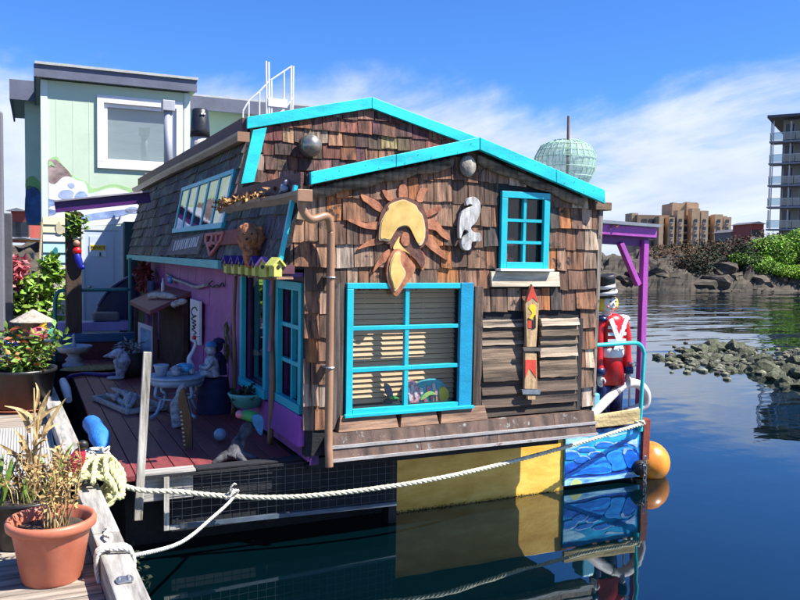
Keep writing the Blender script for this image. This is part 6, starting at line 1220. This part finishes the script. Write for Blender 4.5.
jb = onZ(105, 470, .80); kj = MB(); rs = random.Random(5)
for k in range(7): rope(kj, [V((dx(6.75) + .06, 6.75, .82)) + V((.10 * math.cos(a + k), .08 * math.sin(a * 1.3 + k), .03 + .05 * math.sin(a * .7 + k * 2))) for a in [i * .7 for i in range(8)]], .010)
tag(kj.build('tangled_line', WROPE, smooth=True), 'tangle of thin white line behind the yellow rope heap', 'rope')

# ================================================================== PLUSH FISH BEHIND THE FRONT WINDOW
YW = YF + .085
pf_ = onY(430, 396, YW); ps = T('patchwork_fish', 'colourful patchwork plush fish with yellow face on the window sill', 'plush toy', (pf_.x, YW, 1.156))
def wpoly(pts, m, nm, y, th, par=ps): return MB().prism([onY(380 + a / 8.89, 370 + b / 8.88, y) for a, b in closed_smooth(pts, 3)], (0, th, 0)).build(nm, m, par, bevel=.006)
wpoly([(330, 130), (420, 88), (520, 82), (590, 150), (600, 230), (560, 290), (450, 305), (350, 300), (325, 220)], mat('plush_turquoise', (.06, .40, .46), .8, .3, (30, 30, 30), .3), 'body', YW - .0, .05)
wpoly([(235, 130), (290, 95), (335, 130), (360, 220), (340, 290), (260, 300), (225, 230)], mat('plush_pink', (.55, .10, .16), .8, .35, (40, 40, 40), .3, col2=(.75, .45, .5)), 'tail', YW - .003, .05)
wpoly([(530, 170), (575, 150), (612, 190), (610, 250), (575, 295), (535, 270)], mat('plush_yellow', (.78, .55, .02), .7, .1), 'face', YW - .012, .05)
for i, (x, y, c_) in enumerate(((255, 190, (.8, .75, .75)), (290, 165, (.7, .6, .65)), (320, 220, (.8, .7, .7)), (270, 250, (.75, .7, .7)), (430, 170, (.7, .2, .3)), (480, 150, (.75, .5, .55)), (400, 260, (.6, .12, .18)), (460, 250, (.15, .02, .03)), (500, 200, (.7, .35, .4)), (510, 270, (.7, .3, .12)), (370, 190, (.75, .6, .6)))): wpoly([(x - 13, y - 30), (x + 10, y - 26), (x + 15, y + 20), (x - 8, y + 28)], mat('patch_%d' % i, c_, .8, .2), 'patch', YW - .012, .012)
wpoly([(360, 265), (400, 210), (460, 190), (495, 220), (440, 228), (395, 262)], mat('patch_lime', (.35, .6, .15), .8, .2), 'patch', YW - .018, .012)
f2 = onY(390, 397, YW); pf2 = T('dark_plush_fish', 'small dark green plush fish with raised fin left of the muntin', 'plush toy', (f2.x, YW, 1.156)); DKP = mat('plush_dark', (.03, .045, .05), .8, .3)
wpoly([(40, 330), (45, 285), (90, 255), (150, 260), (190, 300), (190, 330)], DKP, 'body', YW, .05, pf2); wpoly([(45, 130), (75, 125), (105, 165), (118, 230), (85, 250), (55, 200)], mat('plush_slate', (.12, .15, .2), .8, .3), 'fin', YW + .01, .03, pf2); wpoly([(80, 245), (130, 235), (175, 255), (110, 262)], mat('plush_green', (.08, .45, .08), .8, .2), 'stripe', YW - .012, .02, pf2)

# ================================================================== PALE GREEN FLOAT HOUSE BEHIND
GA = math.radians(-1.0); GU = V((math.cos(GA), math.sin(GA), 0)); GN = V((math.sin(GA), -math.cos(GA), 0)); GO = onY(42, 250, 17.2); GO.z = 0
GH = T('float_house', 'two storey pale green float house with cloud mural behind the cottage', 'float house', GO)
GF = Frame(GO, GU, (0, 0, 1), GN)
def gpt(px, py, d=0): return onP(px, py, GO + GN * d, GN)
def guv(px, py, d=0): p = gpt(px, py, d) - GO; return p.dot(GU), p.z
def gbx(u0, u1, v0, v1, d0, d1): return [GF.p(u0, v0, d0), GF.p(u1, v0, d0), GF.p(u1, v0, d1), GF.p(u0, v0, d1), GF.p(u0, v1, d0), GF.p(u1, v1, d0), GF.p(u1, v1, d1), GF.p(u0, v1, d1)]
def gplate(pts, m, nm, par, d, th=.006, sm=0, **k):
    q = [gpt(px, py, d) for px, py in (closed_smooth(pts, sm) if sm else pts)]; q = [p + GU * max(0, .13 - (p - GO).dot(GU)) for p in q]
    return MB().prism(q, GN * -th).build(nm, m, par, **k)
GREEN = mat('pale_green_cladding', (.50, .61, .46), .7, .05, (2, 2, 2), .06, 20); FSC = mat('slate_grey_fascia', (.105, .115, .16), .6, .15, (3, 3, 3), .1)
u1, vt_ = guv(190, 94); zt = guv(110, 86)[1]
wu0, wv0 = guv(104, 164); wu1, wv1 = guv(176, 106); wv1 = guv(104, 103)[1]; wv0 = guv(104, 162)[1]
gw = wall(GF, 0, u1, .55, lambda u: zt, [(wu0, wu1, wv0, wv1)], .15).build('front_wall', GREEN, GH)
bt_ = MB(); u = .28
while u < u1 - .05:
    if not wu0 - .25 < u < wu1 + .25: bt_.hexa(gbx(u - .008, u + .008, 3.1, zt - .01, .0, .003))
    u += .30
stuff(bt_.build('cladding_battens', GREEN, gw))
MB().hexa(gbx(-.001, .12, 2.9, zt - .002, .0, .02)).build('corner_trim', mat('pale_green_trim', (.60, .68, .60), .6, .05), GH); MB().hexa(gbx(u1 - .12, u1, 2.9, zt - .002, .0, .02)).build('corner_trim', MATS['pale_green_trim'], GH)
MB().hexa(gbx(0, .15, .55, zt, -.152, -4.4)).build('side_wall', GREEN, GH)
MB().hexa(gbx(u1 - .15, u1, .55, zt, -.152, -6)).build('side_wall', GREEN, GH)
# roof with deep fascia
ft_, fb_ = guv(40, 63.5)[1], guv(40, 78.5)[1]; ru0 = guv(36, 70, .18)[0]; ru1 = guv(197, 85, .18)[0]
MB().hexa(gbx(ru0, ru1, fb_, ft_ - .05, .12, .18)).build('fascia', FSC, GH); MB().hexa(gbx(ru0 - .02, ru1 + .02, ft_ - .05, ft_, .22, -6.2)).build('roof_edge', mat('roof_flashing', (.42, .43, .40), .5, .1), GH); MB().hexa(gbx(ru0, ru1, fb_ + .02, ft_ - .052, .119, -6.1)).build('roof', mat('gh_soffit', (.40, .44, .36), .7, .08), GH)
MB().hexa(gbx(ru0 - .04, ru0 - .001, fb_, ft_ - .05, .18, -6.1)).build('fascia', FSC, GH)
# left wing, set back
D2 = -3.2
def gpt2(px, py): return guv(px, py, D2)
a0, _ = gpt2(24.5, 100); a1, _ = gpt2(43, 100); zt2 = gpt2(34, 99)[1]; zb2 = gpt2(34, 222)[1]
MB().hexa(gbx(a0, a1, zb2, zt2, D2, D2 - 3)).build('left_wing', GREEN, GH)
MB().hexa(gbx(a0 - .26, a1 - .12, zt2 - .1, gpt2(34, 84)[1], D2 + .35, D2 + .28)).build('fascia', FSC, GH); MB().hexa(gbx(a0 - .30, a0 - .26, zt2 - .1, gpt2(34, 84)[1], D2 + .35, D2 - 3.2)).build('fascia', FSC, GH); MB().hexa(gbx(a0 - .26, a1 - .12, zt2 - .0, gpt2(34, 84)[1] - .03, D2 + .279, D2 - 3.2)).build('roof', MATS['gh_soffit'], GH)
w2m = mat('mural_deep_blue', (.02, .05, .16), .7, .4, (2, 2, 2), .05, col2=(.05, .14, .32))
def g2plate(pts, m, nm, d=.006): return MB().prism([onP(px, py, GO + GN * (D2 + d), GN) for px, py in closed_smooth(pts, 3)], GN * -.005).build(nm, m, GH)
g2plate([(26, 190), (32, 186), (41, 194), (41, 221), (26, 221)], w2m, 'mural_sea'); g2plate([(26, 180), (33, 176), (41, 184), (41, 194), (33, 187), (26, 190)], mat('mural_leaf_green', (.22, .40, .14), .7, .2, (3, 3, 3), 0), 'mural_hill')
# right wing, set back and lower
D3 = -1.6; r0 = guv(186, 120, D3)[0]; r1 = guv(300, 110, D3)[0]; zr = guv(225, 112, D3)[1]
MB().hexa(gbx(u1 + .002, r1, .55, zr, D3, D3 - 3)).build('right_wing', GREEN, GH); MB().hexa(gbx(r0 + .02, r1 + .3, zr - .05, guv(225, 101, D3)[1], D3 + .3, D3 + .24)).build('fascia', FSC, GH); MB().hexa(gbx(r0 + .02, r1 + .3, zr + .0, guv(225, 101, D3)[1] + .05, D3 + .239, D3 - 3.2)).build('roof', MATS['roof_flashing'], GH)
f = MB().hexa(gbx(guv(192, 130, D3)[0], guv(197, 130, D3)[0], guv(192, 170, D3)[1], guv(192, 135, D3)[1], D3, D3 + .04)).build('wing_window', WHITEP, GH); MB().hexa(gbx(guv(197.5, 130, D3)[0], guv(240, 130, D3)[0], guv(192, 168, D3)[1], guv(192, 136, D3)[1], D3 + .001, D3 + .03)).build('pane', PANE, f)
# big upper window
fm_ = MB(); o_ = .13
for q in ((wu0 - o_, wu1 + o_, wv1, wv1 + o_ + .02), (wu0 - o_, wu1 + o_, wv0 - o_, wv0), (wu0 - o_, wu0, wv0 + .001, wv1 - .001), (wu1, wu1 + o_, wv0 + .001, wv1 - .001)): fm_.hexa(gbx(*q, -.02, .05))
fm_ = fm_.build('upper_window', mat('gh_window_frame', (.74, .72, .72), .5, .05), GH, bevel=.006)
inn = MB()
for q in ((wu0, wu1, wv1 - .07, wv1), (wu0, wu1, wv0, wv0 + .07), (wu0, wu0 + .07, wv0 + .071, wv1 - .071), (wu1 - .07, wu1, wv0 + .071, wv1 - .071)): inn.hexa(gbx(*q, -.06, -.005))
inn.build('sash', MATS['gh_window_frame'], fm_); MB().hexa(gbx(wu0 + .07, wu1 - .07, wv0 + .07, wv1 - .07, -.05, -.045)).build('pane', glass('gh_glass', (.9, .93, .93), 1.5), fm_); MB().hexa(gbx(wu0, wu1, wv0, wv1, -.10, -.11)).build('shade', mat('pale_shade', (.42, .46, .46), .8, .06, (2, 2, 12), .05), fm_)
# mural
MW_ = mat('mural_white_cloud', (.66, .67, .74), .7, .1, (1.6, 1.6, 2.5), 0, col2=(.74, .75, .80)); MG = mat('mural_light_green', (.34, .55, .25), .7, .12, (3, 3, 3), 0); MBl = mat('mural_blue_stroke', (.09, .16, .40), .7, .3, (2, 2, 4), 0, col2=(.28, .38, .62)); MR = mat('mural_volcano', (.14, .09, .08), .7, .4, (3, 3, 5), 0, col2=(.32, .24, .22)); MLb = mat('mural_pale_blue', (.36, .44, .66), .7, .2, (2, 2, 4), 0)
mu = lambda pts: [(a / 5.333, 160 + b / 5.333) for a, b in pts]
gplate(mu([(230, 20), (300, -20), (330, 20), (400, 90), (460, 115), (500, 152), (590, 128), (660, 138), (735, 172), (735, 205), (560, 205), (400, 160), (320, 110), (230, 130)]), MG, 'mural_green_edge', GH, .004, .004, 3)
gplate(mu([(230, 10), (285, -2), (310, 5), (385, 88), (340, 120), (230, 135)]), MR, 'mural_volcano', GH, .008, .004, 3)
gplate(mu([(230, 132), (290, 130), (335, 92), (375, 90), (410, 108), (450, 118), (468, 160), (480, 180), (580, 150), (640, 155), (715, 188), (735, 230), (735, 330), (230, 330)]), MW_, 'mural_cloud', GH, .012, .004, 3)
for pts, m_ in (([(232, 208), (300, 212), (420, 205), (460, 215), (560, 235), (420, 245), (300, 240), (232, 255)], MBl), ([(310, 190), (325, 165), (365, 158), (395, 175), (380, 205), (335, 208)], MLb), ([(400, 200), (415, 172), (450, 168), (470, 195), (460, 210)], MBl), ([(232, 262), (300, 270), (290, 290), (232, 296)], MBl), ([(430, 300), (560, 275), (700, 262), (735, 270), (640, 300), (520, 318), (430, 325)], MBl), ([(660, 270), (690, 250), (735, 255), (730, 285), (680, 282)], MLb), ([(360, 130), (385, 122), (400, 140), (380, 152)], MLb)): gplate(mu(pts), m_, 'mural_wave', GH, .016, .004, 3)
gplate([(45, 168), (47, 163), (50, 161), (53, 163), (55, 167), (51, 165)], MG, 'mural_sprout', GH, .016, .004, 2)
# lower wall: lap siding in beach colours
Cr = mat('siding_cream', (.62, .58, .34), .7, .1, (3, 3, 3), .08); Cy = mat('siding_aqua', (.40, .62, .62), .7, .12, (3, 3, 3), .08); Sg = mat('siding_pale', (.66, .68, .60), .7, .1, (3, 3, 3), .08)
lu0, lu1 = .0, guv(72, 250)[0]
for i, (yt, yb, m_) in enumerate(((217, 225, Cr), (225, 233, Cr), (233, 242, Sg), (242, 253, Cy), (253, 263, Cy), (263, 273, Sg))):
    z1_, z0_ = guv(55, yt)[1], guv(55, yb)[1]; MB().hexa([GF.p(lu0 + .02, z0_ + .008, .05), GF.p(lu1, z0_ + .008, .05), GF.p(lu1, z0_ + .008, .001), GF.p(lu0 + .02, z0_ + .008, .001), GF.p(lu0 + .02, z1_, .022), GF.p(lu1, z1_, .022), GF.p(lu1, z1_, .001), GF.p(lu0 + .02, z1_, .001)]).build('lap_board', m_, GH)
gplate([(51, 254), (55, 247), (58, 250), (57, 258), (58, 266), (54, 271), (52, 264), (48, 262), (50, 259)], mat('teal_figure', (.02, .22, .25), .6, .2), 'teal_dancer', GH, .058, .008, 3)
gplate([(56, 226), (59, 221), (62, 226), (66, 228), (62, 234), (57, 233)], mat('shell_motif', (.5, .45, .3), .7, .2), 'shell_motif', GH, .058, .008, 3)
MB().hexa(gbx(.02, guv(92, 300)[0], .7, guv(60, 274)[1], .0, .03)).build('stone_mural', mat('mural_pebbles', (.20, .19, .15), .7, .35, (2.2, 2.2, 2.2), .05, col2=(.72, .68, .55), det=2), GH)
for i in range(16): x, y = 53 + (i * 37 % 36), 283 + (i * 53 % 34); gplate([(x - 2.6, y), (x - .5, y - 2.6), (x + 2.2, y - 1.2), (x + 2.4, y + 1.6), (x - .4, y + 2.6)], mat('mural_pebble_%d' % (i % 3), ((.70, .64, .50), (.62, .62, .58), (.45, .40, .33))[i % 3], .7, .15), 'painted_pebble', GH, .036, .005, 3)
# door with frame and yellow sign
dA = guv(84, 230); dB = guv(119, 322); dr = MB().hexa(gbx(dA[0], dB[0], max(.72, dB[1]), dA[1], .002, .05)).build('door', mat('pale_blue_door', (.50, .58, .66), .45, .06, (2, 2, 2), .04), GH)
MB().hexa(gbx(dA[0] + .1, dB[0] - .1, .95, dA[1] - .12, .051, .062)).build('door_panel', MATS['pale_blue_door'], dr); MB().ball(GF.p(dA[0] + .09, 1.75, .09), .035, n=10).build('handle', STEEL, dr, smooth=True)
for q in ((dA[0] - .1, dA[0] - .002, .72, dA[1] + .002), (dB[0] + .002, dB[0] + .1, .72, dA[1] + .002), (dA[0] - .1, dB[0] + .1, dA[1] + .003, dA[1] + .1)): MB().hexa(gbx(*q, .0, .07)).build('door_frame', mat('door_frame_grey', (.62, .66, .64), .6, .06), GH)
s0, s1 = guv(90.5, 245), guv(105, 250.5); sgn = T('private_sign', 'small white and yellow sign lettered PRIVATE on the pale door', 'sign', GF.p((s0[0] + s1[0]) / 2, s1[1], .08)); sb = guv(98, 256.5)[1]
MB().hexa(gbx(s0[0] - .02, s1[0] + .02, sb, s0[1] + .02, .064, .075)).build('plate', mat('sign_white', (.66, .68, .70), .4, .05), sgn); MB().hexa(gbx(s0[0], s1[0], s1[1], s0[1], .0755, .08)).build('yellow_band', mat('sign_yellow', (.72, .46, .02), .4, .06), sgn)
text(GF, 'PRIVATE', (s0[0] + s1[0]) / 2, (s0[1] + s1[1]) / 2, .072, .083).build('lettering', INK, sgn, fix=False)
MB().lathe([(.02, 0), (.012, .05), (.02, .07)], GF.p((s0[0] + s1[0]) / 2 + .04, sb + .01, .081), 8).build('figure_mark', INK, sgn)
# dark screen right of the door, float under the house
MB().hexa(gbx(guv(123, 240)[0], guv(136, 240)[0], .7, guv(123, 222)[1], .0, .35)).build('dark_screen', mat('dark_teal_screen', (.012, .05, .055), .6, .3), GH)
MB().hexa(gbx(-1.2, r1, -.3, .56, 2.4, -7)).build('float', BLACK, GH)
MB().hexa(gbx(-1.0, r1 - 1, .561, .70, 2.3, .0)).build('float_deck', mat('float_deck_wood', (.12, .10, .09), .8, .3, (3, 20, 20), .3), GH)
# teal pipe rail, lilac bench, dark blue dinghy on its side, grey box
YQ = 14.4
def qy(px, py): return onY(px, py, YQ)
tr_ = T('pipe_rail', 'dark teal pipe railing with a rounded corner at the deck end', 'railing', (qy(55, 340).x, YQ, .95)); DT = mat('dark_teal_paint', (.015, .14, .14), .4, .2)
MB().tube(smooth_path([V((qy(55, 340).x, YQ, .55)), qy(55, 312), qy(55.5, 299), qy(58, 292.5), qy(64, 290.5), qy(90, 290), qy(130, 289.5)], 6), .032, 10).build('rail', DT, tr_, smooth=True); MB().tube([V((qy(130, 290).x, YQ, .55)), qy(130, 258)], .03, 8).build('upright', DT, tr_)
ln2 = T('lilac_bench', 'long lilac painted bench plank at the end of the deck', 'bench', (1.2, 14.8, .7)); a, b = onY(44, 326, 14.9), onY(129, 327, 14.9)
MB().box(a.x, b.x, 14.75, 15.15, a.z - .10, a.z + .06).build('seat', mat('lilac_paint', (.30, .26, .52), .5, .15, (3, 3, 3), .1), ln2, bevel=.01)
for x in (a.x + .1, b.x - .15): MB().box(x, x + .08, 14.85, 15.05, .7, a.z - .1).build('leg', BLACK, ln2)
c_, d_ = onY(44, 339, 14.5), onY(129, 339, 14.5); MB().box(c_.x, d_.x, 14.55, 14.65, c_.z - .05, c_.z + .05).build('white_rail', WHITEP, ln2)
g_ = onY(106, 318, 14.95); tag(MB().box(g_.x - .22, g_.x + .22, 14.8, 15.1, a.z + .062, onY(106, 312, 14.95).z).build('grey_cushion', mat('grey_cushion', (.14, .13, .13), .7, .2), bevel=.04), 'dark grey cushion lying on the lilac bench', 'cushion')
ky = T('upturned_dinghy', 'dark blue dinghy propped on its side below the pale door', 'boat', (onY(112, 320, 15.6).x, 15.6, .7)); hp_ = closed_smooth([(97, 318), (98, 305), (108, 292), (120, 283), (134, 276), (136, 318)], 3)
MB().prism([onY(x, y, 15.4) for x, y in hp_], (.12, .55, .02)).build('hull', mat('navy_boat', (.008, .022, .07), .35, .3), ky, bevel=.06)
MB().tube(smooth_path([onY(x, y, 15.37) for x, y in ((98, 306), (108, 291), (120, 282), (134, 275))], 5), .03, 6).build('gunwale', mat('boat_rail', (.03, .05, .12), .4, .2), ky)
# vine and figurine on the pergola post
vv = onY(75, 228, YG - .15); vt2 = T('post_vine', 'small green vine clinging to the top of the dark pergola post', 'vine', vv); lv = MB(); rs = random.Random(9)
for x, y in ((74, 222), (77, 228), (73, 234), (78, 219)): leaves(lv, onY(x, y, YG - .15), (.12, .08, .12), 50, .06, rs)
lv.build('leaves', GLEAF, vt2, fix=False); MB().tube([onY(76, 215, YG - .13), onY(75, 240, YG - .13)], .012, 6).build('stem', DOCKW, vt2)
fg = onY(78, 258, YG - .18); pk = T('climbing_figure', 'small figure in red and blue clothes fixed to the pergola post', 'figurine', fg); Zp = lambda x, y: onY(x, y, YG - .18)
MB().tube(smooth_path([Zp(76.5, 253), Zp(78.5, 260), Zp(81, 267), Zp(84, 266)], 4), [.04, .05, .055, .06, .06, .058, .055, .05, .048, .045, .042, .04, .03], 10).build('trousers', mat('figure_royal_blue', (.01, .02, .30), .45, .2), pk, smooth=True); MB().ball(Zp(77, 251), .075, .06, .07, 12).build('jacket', RED, pk, smooth=True); MB().ball(Zp(76.5, 243), .055, n=12).build('head', mat('figure_skin', (.45, .25, .17), .5, .1), pk, smooth=True)
MB().tube([Zp(74, 239), Zp(82, 238)], .022, 6).build('arms', mat('figure_white', (.6, .6, .62), .5, .1), pk)
